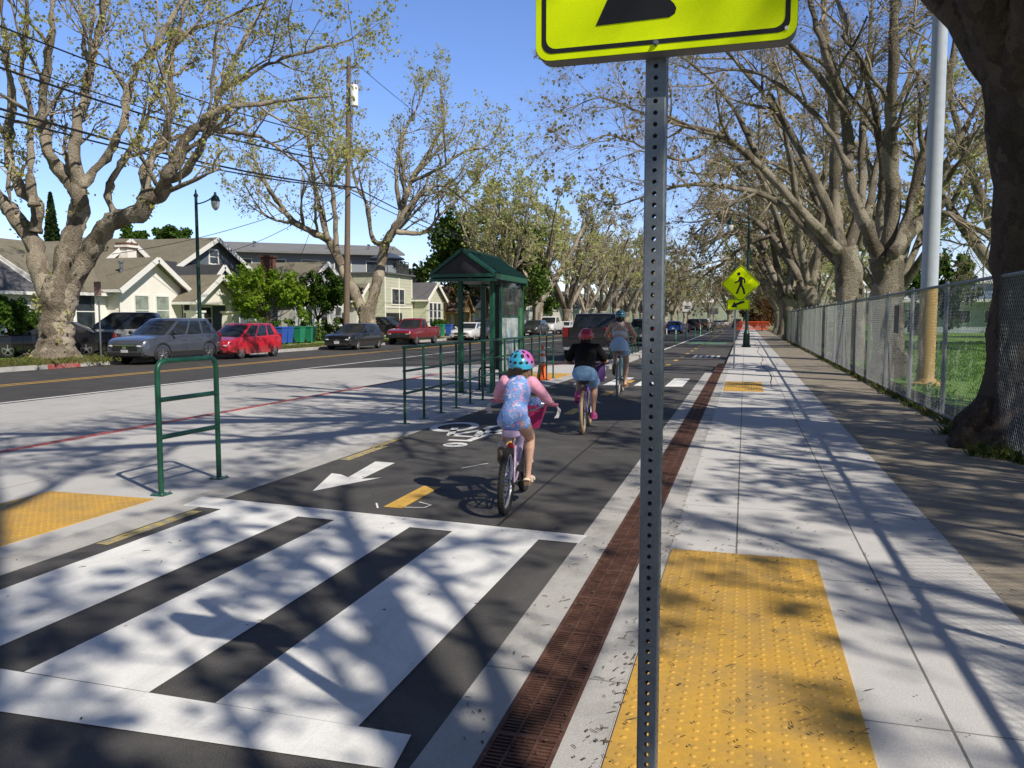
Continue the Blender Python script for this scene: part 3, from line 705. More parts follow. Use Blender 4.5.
for x in (12.6,16.6):
    h=MB().box((x,-.1,5.95),(.5,.3,1.3),bev=.05).build('signal_head',mat('signal_dark',(.03,.025,.015),.5),t)
    for k,c in enumerate(((.3,.02,.02),(.3,.2,.02),(.02,.25,.1))): MB().cyl((x,-.25,6.33-.38*k),(x,-.3,6.33-.38*k),.13,n=12).build('lens',mat('lens%d'%k,c,.3),h)
for k in range(3):
    x0=-1.0+1.35*k
    t=thing('barrier_panel','orange plastic barrier closing the far pavement, '+('left','middle','right')[k]+' of three','barrier',(x0,108,0),0,'orange barriers across the far pavement')
    mb=MB().bar((0,0,.1),(0,0,1.25),.07).bar((1.25,0,.1),(1.25,0,1.25),.07).bar((0,0,1.2),(1.25,0,1.2),.06,.1).bar((0,0,.25),(1.25,0,.25),.06,.1)
    for i in range(1,8): mb.bar((i*.156,0,.25),(i*.156,0,1.2),.05,.03)
    mb.build('panel',mat('barrier_orange',(.75,.09,.03),.5),t); MB().box((.1,0,.03),(.08,.6,.06)).box((1.15,0,.03),(.08,.6,.06)).build('foot',M_DARK,t)

# ---- wheelie bins
def bin_(label,x,y,m2,rz=0,group='wheelie bins on the far pavement'):
    t=thing('wheelie_bin',label,'bin',(x,y,0),rz,group)
    mb=MB(); mb.loft([[(-.22,-.24,.09),(.22,-.24,.09),(.22,.24,.09),(-.22,.24,.09)],[(-.25,-.28,.6),(.25,-.28,.6),(.25,.28,.6),(-.25,.28,.6)],[(-.29,-.32,1.0),(.29,-.32,1.0),(.29,.34,1.0),(-.29,.34,1.0)]])
    for i in (-.12,0,.12): mb.box((.25,i,.62),(.02,.03,.5))
    mb.build('body',m2,t)
    MB().box((0,0,1.03),(.64,.72,.05),bev=.02).box((0,0,1.065),(.5,.58,.03),bev=.01).build('lid',m2,t)
    MB().cyl((-.32,.3,.97),(-.32,-.3,.97),.02,n=8).build('handle',m2,t)
    for s in (-1,1): MB().cyl((-.22,s*.24,.12),(-.22,s*.30,.12),.12,n=14).build('wheel',M_DARK,t)
M_BINB=mat('bin_blue',(.03,.10,.42),.45,var=.15); M_BING=mat('bin_green',(.02,.22,.12),.45,var=.15); M_BIND=mat('bin_dark',(.03,.03,.035),.5)
def on_plane(px,x):
    d=ray(px,330); return (x, x/d.x*d.y)
for px,m2,l in ((281,M_BINB,'blue wheelie bin half hidden behind the red hatchback'),(287,M_BINB,'blue wheelie bin next to the green ones, in front of the hedge'),(299,M_BING,'left of two green wheelie bins in front of the hedge'),(310,M_BING,'right of two green wheelie bins in front of the hedge')):
    x,y=on_plane(px,-27.2); bin_(l,x,y,m2)
for px,m2,l in ((441,M_BING,'green wheelie bin behind the red pickup'),(449,M_BINB,'blue wheelie bin behind the red pickup'),(457,M_BIND,'black wheelie bin beside the blue one behind the red pickup')):
    x,y=on_plane(px,-26); bin_(l,x,y,m2)

# ---- chain-link fence
FX=2.93
t=thing('chain_link_fence','long galvanised chain-link fence between the pavement and the playing field','fence',(FX,0,0))
Y0,Y1=-4.6,65.4; TOP=2.06
mb=MB()
mb.cyl((0,Y0,TOP),(0,Y1,TOP),.024,n=8); mb.build('top_rail',M_FENCE,t,smooth=50)
mb=MB(); mb.cyl((0,Y0,.10),(0,Y1,.10),.02,n=8); mb.build('bottom_rail',M_FENCE,t,smooth=50)
y=Y0; k=0
while y<=Y1+.01:
    MB().lathe([(.034,-.02),(.034,TOP+.03),(.02,TOP+.07),(0,TOP+.075)],c=(.012,y,0),n=10).build('post',M_FENCE,t,smooth=50); y+=2.6; k+=1
mb=MB(); pit=.078; hh=TOP-.07; n=int((Y1-Y0)/pit); r=.0025
for s in (1,-1):
    for i in range(-int(hh/pit)-1,n+int(hh/pit)+1):
        a=Y0+i*pit; b2=a+s*hh*.82; za,zb=.07,TOP
        # clip
        def cl(yq): return (yq-a)/(b2-a)
        t0,t1=0.0,1.0
        lo,hi=sorted((cl(Y0),cl(Y1))); t0=max(t0,lo); t1=min(t1,hi)
        if t1-t0<.02: continue
        p=V((-.03+s*.002,a+(b2-a)*t0,za+(zb-za)*t0)); q=V((-.03+s*.002,a+(b2-a)*t1,za+(zb-za)*t1))
        d=(q-p).normalized(); u=V((1,0,0)); w=d.cross(u)
        o=len(mb.v)
        for c_ in (p,q):
            for ang in (0,120,240): mb.v.append(tuple(c_+u*(r*math.cos(R(ang)))+w*(r*math.sin(R(ang)))))
        for j in range(3): mb.f.append((o+j,o+(j+1)%3,o+3+(j+1)%3,o+3+j)); mb.m.append(0)
mb.build('wire_mesh',M_FENCE,t)
MB().box((-.05,17.4,1.55),(.012,.45,.55)).build('notice_board',mat('dark_notice',(.05,.055,.06),.5),t)
# ---- tall floodlight pole in the field
t=thing('light_pole','tall grey steel pole painted ochre at the bottom, behind the chain-link fence','pole',(4.12,20.8,0))
MB().tube([(0,0,2.25),(0,0,6),(0,0,13.5)],[.185,.172,.14],18).build('upper_shaft',mat('pole_grey',(.42,.46,.54),.5,var=.12),t,smooth=50)
MB().tube([(0,0,0),(0,0,2.25)],[.192,.187],18).build('painted_base',mat('pole_ochre',(.55,.36,.12),.6,var=.2),t,smooth=50)
MB().lathe([(.36,0),(.36,.05),(.24,.09),(.22,.15)],n=18).build('foot',mat('pole_ochre',(.55,.36,.12),.6,var=.2),t,smooth=40)
MB().box((0,0,13.3),(1.6,.12,.12)).build('lamp_bar',M_GALV,t)
# ================================================================= trees
def bark_mat(name,pale,dark,mid,sc=5.0):
    m,nt,b=nt_new(name)
    f=noise(nt,sc,6,.65,.6,sc=(1,1,.55)); f2=noise(nt,sc*11,4,.7); f3=noise(nt,sc*.45,4,.6)
    tc=N(nt,'ShaderNodeTexCoord'); nz=N(nt,'ShaderNodeTexNoise'); nz.inputs['Scale'].default_value=4; nz.inputs['Detail'].default_value=4; nt.links.new(tc.outputs['Object'],nz.inputs['Vector'])
    mp=N(nt,'ShaderNodeMapping'); mp.inputs['Scale'].default_value=(1,1,.5); nt.links.new(tc.outputs['Object'],mp.inputs['Vector'])
    va=N(nt,'ShaderNodeMix',data_type='VECTOR'); va.inputs[0].default_value=.3; nt.links.new(mp.outputs[0],va.inputs[4]); nt.links.new(nz.outputs['Color'],va.inputs[5])
    vo=N(nt,'ShaderNodeTexVoronoi'); vo.inputs['Scale'].default_value=sc*2.1; nt.links.new(va.outputs[1],vo.inputs['Vector'])
    sp=N(nt,'ShaderNodeSeparateColor'); nt.links.new(vo.outputs['Color'],sp.inputs[0])
    base=ramp(nt,f,[(.36,dark),(.44,mid),(.53,pale),(.7,mul(pale,1.12))])
    base=mix(nt,.78,base,ramp(nt,sp.outputs[0],[(.0,mul(mid,.55)),(.16,mul(mid,.95)),(.36,mul(pale,.8)),(.56,pale),(.74,mul(pale,1.4)),(.9,mul(mid,.7))],'CONSTANT'))
    base=mix(nt,.30,base,ramp(nt,f2,[(.36,mul(dark,.6)),(.64,mul(pale,1.15))])); base=mix(nt,.22,base,ramp(nt,f3,[(.38,mul(mid,.45)),(.62,pale)]))
    nt.links.new(base,b.inputs['Base Color']); b.inputs['Roughness'].default_value=.9; b.inputs['Specular IOR Level'].default_value=.2
    bump(nt,b,f2,1.0,.14); return m
BARK_L=bark_mat('plane_bark_warm',(.52,.45,.35),(.05,.04,.03),(.22,.175,.125),1.35)
BARK_R=bark_mat('plane_bark_grey',(.42,.37,.29),(.05,.04,.03),(.16,.125,.09),1.7)
BARK_D=bark_mat('dark_rough_bark',(.25,.185,.135),(.06,.044,.032),(.14,.105,.075),4)
TWIG=mat('twig_bark',(.33,.27,.195),.9,var=.35,scale=2); TWIG_D=mat('twig_bark_dark',(.11,.085,.06),.9,var=.35,scale=2); TWIG_P=mat('twig_bark_pale',(.33,.27,.19),.9,var=.3,scale=2)
def leaf_mat(name,cs,trans=.45):
    
    m,nt,b=nt_new(name); nt.nodes.remove(b)
    g=N(nt,'ShaderNodeNewGeometry'); c=ramp(nt,g.outputs['Random Per Island'],[(i/(len(cs)-1),k) for i,k in enumerate(cs)])
    c=mix(nt,.5,c,ramp(nt,noise(nt,.6,4),[(.3,mul(cs[0],.7)),(.7,mul(cs[-1],1.1))]))
    d=N(nt,'ShaderNodeBsdfDiffuse'); t=N(nt,'ShaderNodeBsdfTranslucent'); mx=N(nt,'ShaderNodeMixShader'); mx.inputs[0].default_value=trans
    nt.links.new(c,d.inputs['Color']); nt.links.new(c,t.inputs['Color']); nt.links.new(d.outputs[0],mx.inputs[1]); nt.links.new(t.outputs[0],mx.inputs[2])
    nt.links.new(mx.outputs[0],nt.nodes['Material Output'].inputs['Surface']); return m
LEAF_L=leaf_mat('young_plane_leaves',[(.30,.34,.07),(.44,.50,.12),(.58,.60,.20),(.55,.48,.22)])
LEAF_R=leaf_mat('spring_leaves_right',[(.26,.24,.10),(.34,.44,.08),(.32,.26,.15),(.22,.16,.10)])
LEAF_FAR=leaf_mat('hazy_spring_leaves',[(.38,.44,.13),(.52,.61,.18),(.62,.64,.27),(.50,.44,.24)])
LEAF_TAN=leaf_mat('tan_buds',[(.48,.41,.26),(.56,.49,.31),(.56,.55,.26),(.42,.34,.23)])
LEAF_DK=leaf_mat('evergreen_leaves',[(.05,.09,.02),(.08,.15,.032),(.13,.21,.045),(.11,.17,.04)],.2)
LEAF_BR=leaf_mat('bright_shrub_leaves',[(.13,.24,.02),(.2,.33,.03),(.27,.40,.05),(.22,.33,.04)],.4)
LEAF_MD=leaf_mat('mid_shrub_leaves',[(.03,.065,.012),(.06,.12,.02),(.09,.16,.03)],.3)
LEAF_CY=leaf_mat('cypress_leaves',[(.018,.035,.014),(.03,.055,.02)],.1)
def rvec(rng):
    while True:
        v=V((rng.uniform(-1,1),rng.uniform(-1,1),rng.uniform(-1,1)))
        if .05<v.length<1: return v.normalized()
def add_leaf(mb,p,s,rng,mi):
    n=rvec(rng); n.z=abs(n.z)*.6+.2; n.normalize(); u,v=frame_for(n); a=rng.uniform(0,6.283); c_,s_=math.cos(a),math.sin(a)
    u,v=u*c_+v*s_, v*c_-u*s_
    o=len(mb.v); w=s*.42
    mb.v.extend([tuple(p-u*s*.5),tuple(p+v*w+n*s*.1),tuple(p+u*s*.55),tuple(p-v*w+n*s*.1)])
    mb.f.append((o,o+1,o+2,o+3)); mb.m.append(mi)
def smooth_path(pts,n=3):
    """catmull-rom through points with radii: list of (Vector, r)"""
    out=[]
    k=len(pts)
    for i in range(k-1):
        p0=pts[max(i-1,0)]; p1=pts[i]; p2=pts[i+1]; p3=pts[min(i+2,k-1)]
        for j in range(n):
            t=j/n
            q=.5*((2*p1[0])+(p2[0]-p0[0])*t+(2*p0[0]-5*p1[0]+4*p2[0]-p3[0])*t*t+(-p0[0]+3*p1[0]-3*p2[0]+p3[0])*t**3)
            out.append((q,p1[1]+(p2[1]-p1[1])*t))
    out.append(pts[-1]); return out
class Tree:
    def __init__(s,seed,leaf=.1,nleaf=2.0,droop=.0,twig_r=.007,lv=3,kids=(6,6,5),lens=(.5,.52,.55),up=.25,tiplen=.9,ang=(28,62),prune=0.0,leafstart=2):
        s.rng=random.Random(seed); s.tr=MB(); s.cr=MB(); s.leaf=leaf; s.nleaf=nleaf; s.droop=droop; s.twig_r=twig_r; s.lv=lv; s.kids=kids; s.lens=lens; s.up=up; s.tiplen=tiplen; s.ang=ang; s.prune=prune
        s.bounds=None
    def path(s,pts,n,trunk,knob=0.0):
        rng=s.rng; P=[p for p,r in pts]; Rr=[r*(1+knob*rng.uniform(-.5,1)) for p,r in pts]
        (s.tr if trunk else s.cr).tube(P,Rr,n,0,caps=True)
    def children(s,pts,level,count,length,t0=.25):
        rng=s.rng; k=len(pts)-1
        for c in range(count):
            t=t0+(1-t0)*(c+rng.uniform(.1,.95))/count; f=t*k; i=min(int(f),k-1); fr=f-i
            p=pts[i][0].lerp(pts[i+1][0],fr); r=pts[i][1]+(pts[i+1][1]-pts[i][1])*fr
            d=(pts[i+1][0]-pts[i][0]).normalized(); u,v=frame_for(d); a=rng.uniform(0,6.283)
            side=u*math.cos(a)+v*math.sin(a); an=R(rng.uniform(*s.ang))
            nd=(d*math.cos(an)+side*math.sin(an)); L=length*rng.uniform(.65,1.2)*(1.15-.45*t)
            s.branch(p,nd.normalized(),L,min(r*.62,L*.03+.004),level)
    def branch(s,p,d,L,r,level):
        rng=s.rng; last=level>=s.lv
        if s.prune:
            if p.z<s.prune-.8: return
            if p.z<s.prune+2 and d.z<.1: d=(d+V((0,0,.6))).normalized()
        n=(6,5,4,3,2)[min(level,4)]; pts=[(p,r)]; q=p.copy(); dd=d.copy()
        rend=max(s.twig_r*.45,r*(.35 if not last else .3))
        for i in range(n):
            wob=.30 if level<2 else .42
            dd=dd+rvec(rng)*wob*.55
            dd.z+=(s.up if level<s.lv-1 else s.up*.3-s.droop)*.35
            dd.normalize(); q=q+dd*(L/n); pts.append((q.copy(),r+(rend-r)*(i+1)/n))
        big=r>.05
        s.path(pts,(10,6,4,3)[min(level,3)] if not last else 3,big,.12 if big else .1)
        if not last:
            s.children(pts,level+1,s.kids[min(level,len(s.kids)-1)],L*s.lens[min(level,len(s.lens)-1)],.22)
        if level>=s.lv-1 and s.nleaf>0 and (not s.prune or p.z>s.prune-.5):
            m=s.nleaf if last else s.nleaf*.5
            cnt=int(m)+(1 if rng.random()<m-int(m) else 0)
            for i in range(cnt):
                t=rng.uniform(.3,1.0)*n; j=min(int(t),n-1)
                add_leaf(s.cr,pts[j][0].lerp(pts[j+1][0],t-j)+rvec(rng)*s.leaf*.7,s.leaf*rng.uniform(.6,1.3),rng,1)
    def limb(s,pts,children=7,length=2.6,n=12,knob=.13,t0=.3,sm=3):
        P=smooth_path([(V(p),r) for p,r in pts],sm)
        s.path(P,n,True,knob); s.children(P,1,children,length,t0); return P
    def sprouts(s,cnt,size=.35):
        rng=s.rng
        for i in range(cnt):
            p=V(rng.choice(s.tr.v)); d=rvec(rng)
            for k in range(rng.randint(6,16)): add_leaf(s.cr,p+d*.15+rvec(rng)*size*rng.random(),s.leaf*rng.uniform(.6,1.2),rng,1)
    def trunk(s,pts,n=20,knob=.06,sm=4):
        P=smooth_path([(V(p),r) for p,r in pts],sm); s.path(P,n,True,knob)
    def build(s,name,label,cat,loc,mats,group=None,rough=0.0):
        t=thing(name,label,cat,loc,0,group); L=V(loc)
        for mb in (s.tr,s.cr): mb.v=[(x-L.x,y-L.y,z-L.z) for x,y,z in mb.v]
        if rough:
            from mathutils import noise as mn
            for i,(x,y,z) in enumerate(s.tr.v):
                nv=mn.noise_vector(V((x,y,z*.8))*2.3); nv2=mn.noise_vector(V((x,y,z))*6); nv3=mn.noise_vector(V((x,y,z))*13); s.tr.v[i]=(x+nv.x*rough+nv2.x*rough*.6+nv3.x*rough*.25,y+nv.y*rough+nv2.y*rough*.6+nv3.y*rough*.25,z+nv.z*rough*.6+nv2.z*rough*.4)
        s.tr.build('trunk',mats[0],t,smooth=180)
        if s.cr.v: s.cr.build('crown',[mats[1],mats[2]],t,smooth=180)
        return t
def pxlimb(wp,dep,rng,jit=.03):
    """waypoints (px, py, radius[, depth offset in m]) near depth dep"""
    out=[]; off=0
    for i,w in enumerate(wp):
        if len(w)>3: off=w[3]
        else: off+=rng.uniform(-1,1)*dep*jit
        out.append((at_depth(w[0],w[1],dep+off),w[2]))
    return out
PL='plane trees along the street'
# ---- big left tree
rng=random.Random(5); D=29.2
T=Tree(11,leaf=.12,nleaf=1.3,lv=4,kids=(7,5,5,4),lens=(.58,.58,.56,.6),up=.22,twig_r=.0055,droop=.1,prune=6.0)
base=at_depth(57,361,D); base.z=-.1
T.trunk([(base,1.1),(base+V((0,0,.35)),.76),(at_depth(57,340,D),.57),(at_depth(56,322,D),.53),(at_depth(58,305,D),.60),(at_depth(60,290,D),.56),(at_depth(61,276,D),.40)],n=36,knob=.09,sm=7)
LB=[
 ([(52,305,.45,0),(40,272,.42),(33,243,.40),(14,214,.40),(0,198,.36),(-28,172,.3),(-60,120,.22),(-75,50,.12)],7,3),
 ([(35,232,.30,.3),(37,205,.27),(20,188,.24),(8,150,.2),(12,100,.16),(5,40,.12),(0,-20,.08),(-5,-90,.04)],8,3),
 ([(35,206,.24,-.5),(30,170,.19),(31,120,.15),(22,60,.11),(28,0,.08),(25,-70,.04)],7,2.6),
 ([(60,290,.5,0),(69,245,.47),(78,215,.42),(78,192,.38),(62,174,.30),(48,150,.25),(42,120,.21),(46,70,.17),(53,20,.13),(58,-50,.08),(62,-110,.04)],9,3),
 ([(78,196,.30,.5),(74,145,.25),(86,92,.2),(96,40,.16),(106,0,.12),(112,-60,.08),(120,-120,.03)],8,3),
 ([(80,186,.24,-.6),(110,152,.2),(122,126,.17),(131,82,.14),(152,50,.11),(182,34,.09),(232,15,.06),(290,-10,.03)],9,3),
 ([(66,296,.45,0),(84,262,.42),(102,232,.40),(116,220,.40),(140,212,.44),(148,198,.42),(160,195,.35),(168,175,.28),(181,150,.24),(196,126,.19),(216,111,.15),(252,104,.11),(292,100,.07),(330,96,.03)],10,3.2),
 ([(150,198,.26,-.6),(145,170,.22),(165,140,.18),(173,108,.15),(171,60,.12),(186,0,.08),(196,-60,.04)],8,2.8),
 ([(118,220,.2,.7),(107,190,.17),(126,158,.14),(146,120,.11),(165,70,.08),(175,10,.05),(185,-50,.03)],7,2.6),
 ([(165,180,.24,.7),(185,172,.19),(205,140,.15),(222,90,.12),(240,50,.09),(262,10,.06),(290,-40,.03)],9,3),
 ([(196,128,.15,.0),(230,132,.11),(265,140,.08),(300,165,.04),(318,195,.02)],8,2.6),
 ([(225,88,.12,1.2),(268,65,.09),(310,50,.06),(352,40,.03)],8,2.6),
 ([(150,60,.1,-1.),(190,-5,.07),(260,-40,.05),(340,-30,.03)],7,2.8)]
for wp,ch,ln in LB: T.limb(pxlimb([(w[0],w[1],w[2]*.72)+tuple(w[3:]) for w in wp],D,rng,.02),ch,ln,16,sm=6)
T.sprouts(150)
T.build('plane_tree','big gnarled plane tree with pale mottled trunk behind the kerb, left of the grey crossover','tree',(base.x,base.y,0),(BARK_L,TWIG,LEAF_L),PL,rough=.12)
# ---- second left tree
rng=random.Random(6); D=53.2
T=Tree(12,leaf=.15,nleaf=1.05,lv=4,kids=(7,5,5,4),lens=(.52,.55,.55,.6),up=.25,twig_r=.009,droop=.06,prune=6.2)
base=at_depth(370,352,D); base.z=-.1
T.trunk([(base,.80),(base+V((0,0,.7)),.62),(at_depth(369,330,D),.54),(at_depth(367,318,D),.55),(at_depth(367,306,D),.44)],n=20,knob=.1)
LB=[
 ([(366,320,.62,0),(354,292,.58),(341,266,.52),(330,242,.45),(312,232,.36),(295,222,.3),(280,205,.24),(262,178,.16),(250,140,.1),(242,100,.05)],9,4.2),
 ([(328,240,.3,1),(318,200,.24),(311,160,.18),(305,112,.12),(300,75,.06)],8,3.6),
 ([(336,252,.3,-1),(335,210,.24),(330,168,.18),(335,120,.12),(328,80,.06)],8,3.6),
 ([(300,224,.22,1),(285,222,.18),(265,215,.12),(248,190,.07),(240,165,.03)],8,3.4),
 ([(368,318,.62,0),(375,290,.56),(381,266,.54),(386,242,.5),(398,224,.4),(405,200,.32),(413,178,.26),(430,150,.19),(444,120,.12),(440,88,.06)],10,4.2),
 ([(388,244,.3,1.2),(373,240,.25),(367,205,.2),(357,186,.15),(350,150,.1),(352,110,.05)],8,3.4),
 ([(395,232,.26,-1),(425,232,.2),(440,215,.15),(468,190,.11),(495,160,.07),(512,148,.03)],10,3.6),
 ([(402,214,.26,1),(396,180,.2),(401,140,.14),(416,110,.08),(425,85,.04)],8,3.4),
 ([(412,182,.2,-1.2),(440,168,.15),(468,150,.1),(492,150,.05)],9,3.6),
 ([(386,244,.25,-1.5),(410,205,.19),(440,185,.13),(470,205,.08),(490,215,.03)],8,3.4)]
for wp,ch,ln in LB: T.limb(pxlimb([(w[0],w[1],w[2]*.62)+tuple(w[3:]) for w in wp],D,rng,.025),ch,ln,12,sm=5)
T.sprouts(120,.5)
T.build('plane_tree','forked pale plane tree standing behind the black hatchback, between the utility pole and cream house','tree',(base.x,base.y,0),(BARK_L,TWIG_P,LEAF_L),PL,rough=.10)
# ---- right row, hand shaped
# first tree by the fence
rng=random.Random(7)
b1=V((3.30,11.0,-.05))
T=Tree(13,leaf=.09,nleaf=.4,lv=4,kids=(6,6,5,5),up=.15,twig_r=.005,droop=.15,lens=(.55,.55,.55,.6))
T.trunk([(b1,.92),(b1+V((0,0,.3)),.62),(b1+V((.02,0,.9)),.47),(b1+V((.02,-.02,2.0)),.43),(b1+V((-.02,-.1,3.2)),.47),(b1+V((-.10,-.25,4.1)),.54),(b1+V((-.22,-.45,5.0)),.52),(b1+V((-.5,-.7,6.0)),.42),(b1+V((-.95,-1.0,7.4)),.30),(b1+V((-1.8,-1.5,9.2)),.2),(b1+V((-2.3,-2.0,11)),.1)],n=26,knob=.05)
for k in range(6):   # root flare
    a=R(60*k+200); T.trunk([(b1+V((math.cos(a)*.35,math.sin(a)*.35,.55)),.2),(b1+V((math.cos(a)*.62,math.sin(a)*.62,.22)),.19),(b1+V((math.cos(a)*.85,math.sin(a)*.8,.0)),.12)],n=10,knob=.15,sm=2)
o=b1+V((-.25,-.3,4.3))
for pts,ch,ln in (
  ([(o,.36),(o+V((-.55,-.5,.9)),.32),(o+V((-1.3,-.9,2.2)),.26),(o+V((-2.0,-1.6,4.2)),.2),(o+V((-2.8,-2.2,6.5)),.1)],9,2.8),
  ([(o,.46),(o+V((.5,-.2,1.1)),.34),(o+V((1.3,.1,2.8)),.26),(o+V((1.9,.2,5.2)),.14),(o+V((2.0,.3,7)),.06)],8,3),
  ([(o,.4),(o+V((.1,.7,1.2)),.3),(o+V((.2,1.8,3.2)),.22),(o+V((-.1,2.6,5.5)),.12),(o+V((0,3,7.4)),.05)],7,2.6),
  ([(o,.4),(o+V((-.9,.5,1.5)),.27),(o+V((-2.4,1.2,2.6)),.19),(o+V((-4.2,1.6,3.5)),.12),(o+V((-6.2,2.2,4.6)),.05)],11,2.6),
  ([(o+V((0,.6,1.1)),.3),(o+V((.2,2.2,2.6)),.22),(o+V((-.6,4.4,4.0)),.15),(o+V((-1.6,6.4,5.6)),.06)],10,2.6),
  ([(o,.34),(V((2.7,8.6,6.4)),.26),(V((1.6,6.0,8.4)),.19),(V((0,3.6,9.9)),.12),(V((-2,2,11)),.05)],15,2.9),
  ([(o,.34),(V((3.1,9.0,6.2)),.26),(V((3.2,6,8.0)),.2),(V((2.6,3,9.5)),.13),(V((1.4,.8,10.6)),.05)],14,2.8),
  ([(o,.34),(o+V((1.2,-.6,.5)),.26),(o+V((2.8,-1.6,1.2)),.19),(o+V((4.6,-2.8,2.2)),.1),(o+V((6,-3.6,3.4)),.04)],12,2.4),
  ([(o,.34),(o+V((1.3,.3,.8)),.25),(o+V((3.0,.2,1.8)),.17),(o+V((5.0,-.4,3.0)),.08)],11,2.4),
  ([(o,.4),(o+V((-.2,-1.3,1.0)),.3),(o+V((-.3,-3,2.8)),.22),(o+V((-.2,-4.4,5)),.1)],8,3)): T.limb(pts,ch,ln,12)
T.build('plane_tree','massive dark trunk with flared roots pushing through the chain-link fence','tree',(b1.x,b1.y,0),(BARK_D,TWIG_D,LEAF_R),PL,rough=.07)
def rtree(seed,wbase,D,tr,limbs,label,mats=(BARK_R,TWIG,LEAF_R),kw={},n=12):
    rng=random.Random(seed); T=Tree(seed,**kw); base=at_depth(wbase[0],wbase[1],D); base.z=-.05
    T.trunk([(base,tr[0][2]*1.45),(base+V((0,0,.5)),tr[0][2]*1.1)]+[(at_depth(x,y,D),r) for x,y,r in tr],n=20,knob=.08)
    for wp,ch,ln in limbs: T.limb(pxlimb([(w[0],w[1],w[2]*.55)+tuple(w[3:]) for w in wp],D,rng,.03),ch,ln,n,sm=5)
    T.sprouts(40,.3)
    return T.build('plane_tree',label,'tree',(base.x,base.y,0),mats,PL,rough=.07)
kwR=dict(leaf=.07,nleaf=.16,lv=4,kids=(8,6,6,6),lens=(.58,.56,.55,.6),up=.12,twig_r=.005,droop=.12)
D=21.5
rtree(21,(889,385),D,[(889,350,.41),(888,310,.38),(887,280,.39),(886,258,.43)],[
 ([(880,262,.36,0),(866,225,.3),(850,185,.27),(849,150,.24),(845,108,.19),(831,70,.16),(815,18,.13),(800,-40,.08),(790,-90,.04)],8,2.6),
 ([(887,258,.4,0),(893,205,.33),(890,150,.29),(892,80,.25),(895,5,.2),(897,-60,.13),(899,-130,.05)],8,2.6),
 ([(884,255,.26,.8),(880,215,.2),(882,160,.17),(870,90,.14),(850,40,.11),(832,-20,.07),(820,-70,.03)],8,2.4),
 ([(892,258,.36,.4),(910,232,.3),(926,214,.27),(941,178,.2),(960,138,.15),(985,92,.1),(1010,40,.05)],9,2.4),
 ([(893,255,.3,-.8),(905,225,.22),(925,150,.18),(950,70,.14),(960,0,.1),(970,-70,.05)],9,2.6),
 ([(850,170,.16,-.8),(820,120,.12),(780,85,.09),(740,70,.06),(700,75,.03)],9,2.2),
 ([(845,115,.14,-1.2),(805,60,.11),(760,15,.08),(715,-20,.05),(660,-40,.03)],9,2.4),
 ([(925,212,.18,1.),(950,215,.13),(985,235,.09),(1010,260,.05)],9,2.2)],
 'forked plane tree with burly knotted fork, just left of the tall grey pole',kw=kwR)
D=30
rtree(22,(850,352),D,[(850,330,.50),(849,295,.47),(848,268,.46),(845,248,.44)],[
 ([(842,250,.42,0),(835,205,.36),(835,125,.28),(828,60,.2),(820,-30,.12),(815,-90,.05)],8,3),
 ([(838,252,.36,-.5),(805,215,.3),(762,168,.24),(722,136,.18),(682,125,.13),(640,112,.09),(600,98,.05),(566,110,.02)],12,3),
 ([(840,240,.34,.5),(816,182,.28),(790,132,.23),(765,96,.18),(735,60,.13),(700,20,.09),(668,-20,.05)],10,3),
 ([(838,262,.34,1.),(805,228,.26),(770,198,.21),(735,188,.17),(690,185,.12),(655,192,.08),(615,205,.04),(580,190,.02)],12,2.8),
 ([(848,250,.36,0),(861,200,.3),(862,140,.24),(868,70,.17),(872,0,.1),(875,-60,.04)],8,2.8),
 ([(858,250,.3,.8),(868,215,.26),(880,150,.2),(905,90,.14),(925,30,.08)],8,2.8),
 ([(762,168,.16,1),(735,110,.13),(700,70,.1),(655,45,.07),(610,40,.04),(575,60,.02)],11,2.8),
 ([(722,136,.13,-1),(690,160,.1),(650,150,.07),(610,135,.05),(570,150,.02)],11,2.6)],
 'stout pale plane tree by the fence whose long limbs arch out over the bike lane',kw=dict(kwR,leaf=.14,twig_r=.0065))
D=45
rtree(23,(822,346),D,[(818,330,.58),(812,305,.52),(806,290,.5)],[
 ([(806,292,.5,0),(790,262,.44),(771,236,.36),(746,216,.27),(720,214,.2),(697,232,.12),(680,255,.06)],11,3.6),
 ([(805,288,.44,1),(786,245,.38),(771,202,.3),(750,160,.22),(720,140,.15),(690,138,.08)],10,3.8),
 ([(808,285,.44,-1),(800,240,.36),(795,190,.3),(785,130,.22),(775,70,.14),(765,20,.06)],9,3.8),
 ([(812,285,.4,1.5),(820,240,.33),(825,180,.25),(830,110,.16),(835,50,.08)],9,3.8),
 ([(771,236,.25,1.5),(745,245,.2),(725,262,.15),(705,275,.09),(692,290,.04)],10,3.2)],
 'plane tree leaning over the pavement behind the pale stout one, third along the fence',kw=dict(kwR,leaf=.18,twig_r=.0095))
D=58
rtree(24,(797,340),D,[(794,325,.6),(788,305,.54),(783,296,.52)],[
 ([(783,298,.55,0),(771,270,.46),(757,245,.36),(735,232,.26),(716,240,.16),(703,255,.08)],10,4),
 ([(784,295,.5,1),(775,255,.42),(768,215,.32),(750,180,.22),(735,165,.1)],10,4.4),
 ([(788,295,.5,-1),(795,250,.4),(800,200,.3),(800,150,.18),(805,110,.08)],9,4.4),
 ([(775,290,.3,-1.5),(765,282,.22),(752,285,.14),(740,292,.07)],8,2.8)],
 'slanting plane tree beyond the fence end, framing the far pavement',kw=dict(kwR,leaf=.22,twig_r=.012,nleaf=.5))
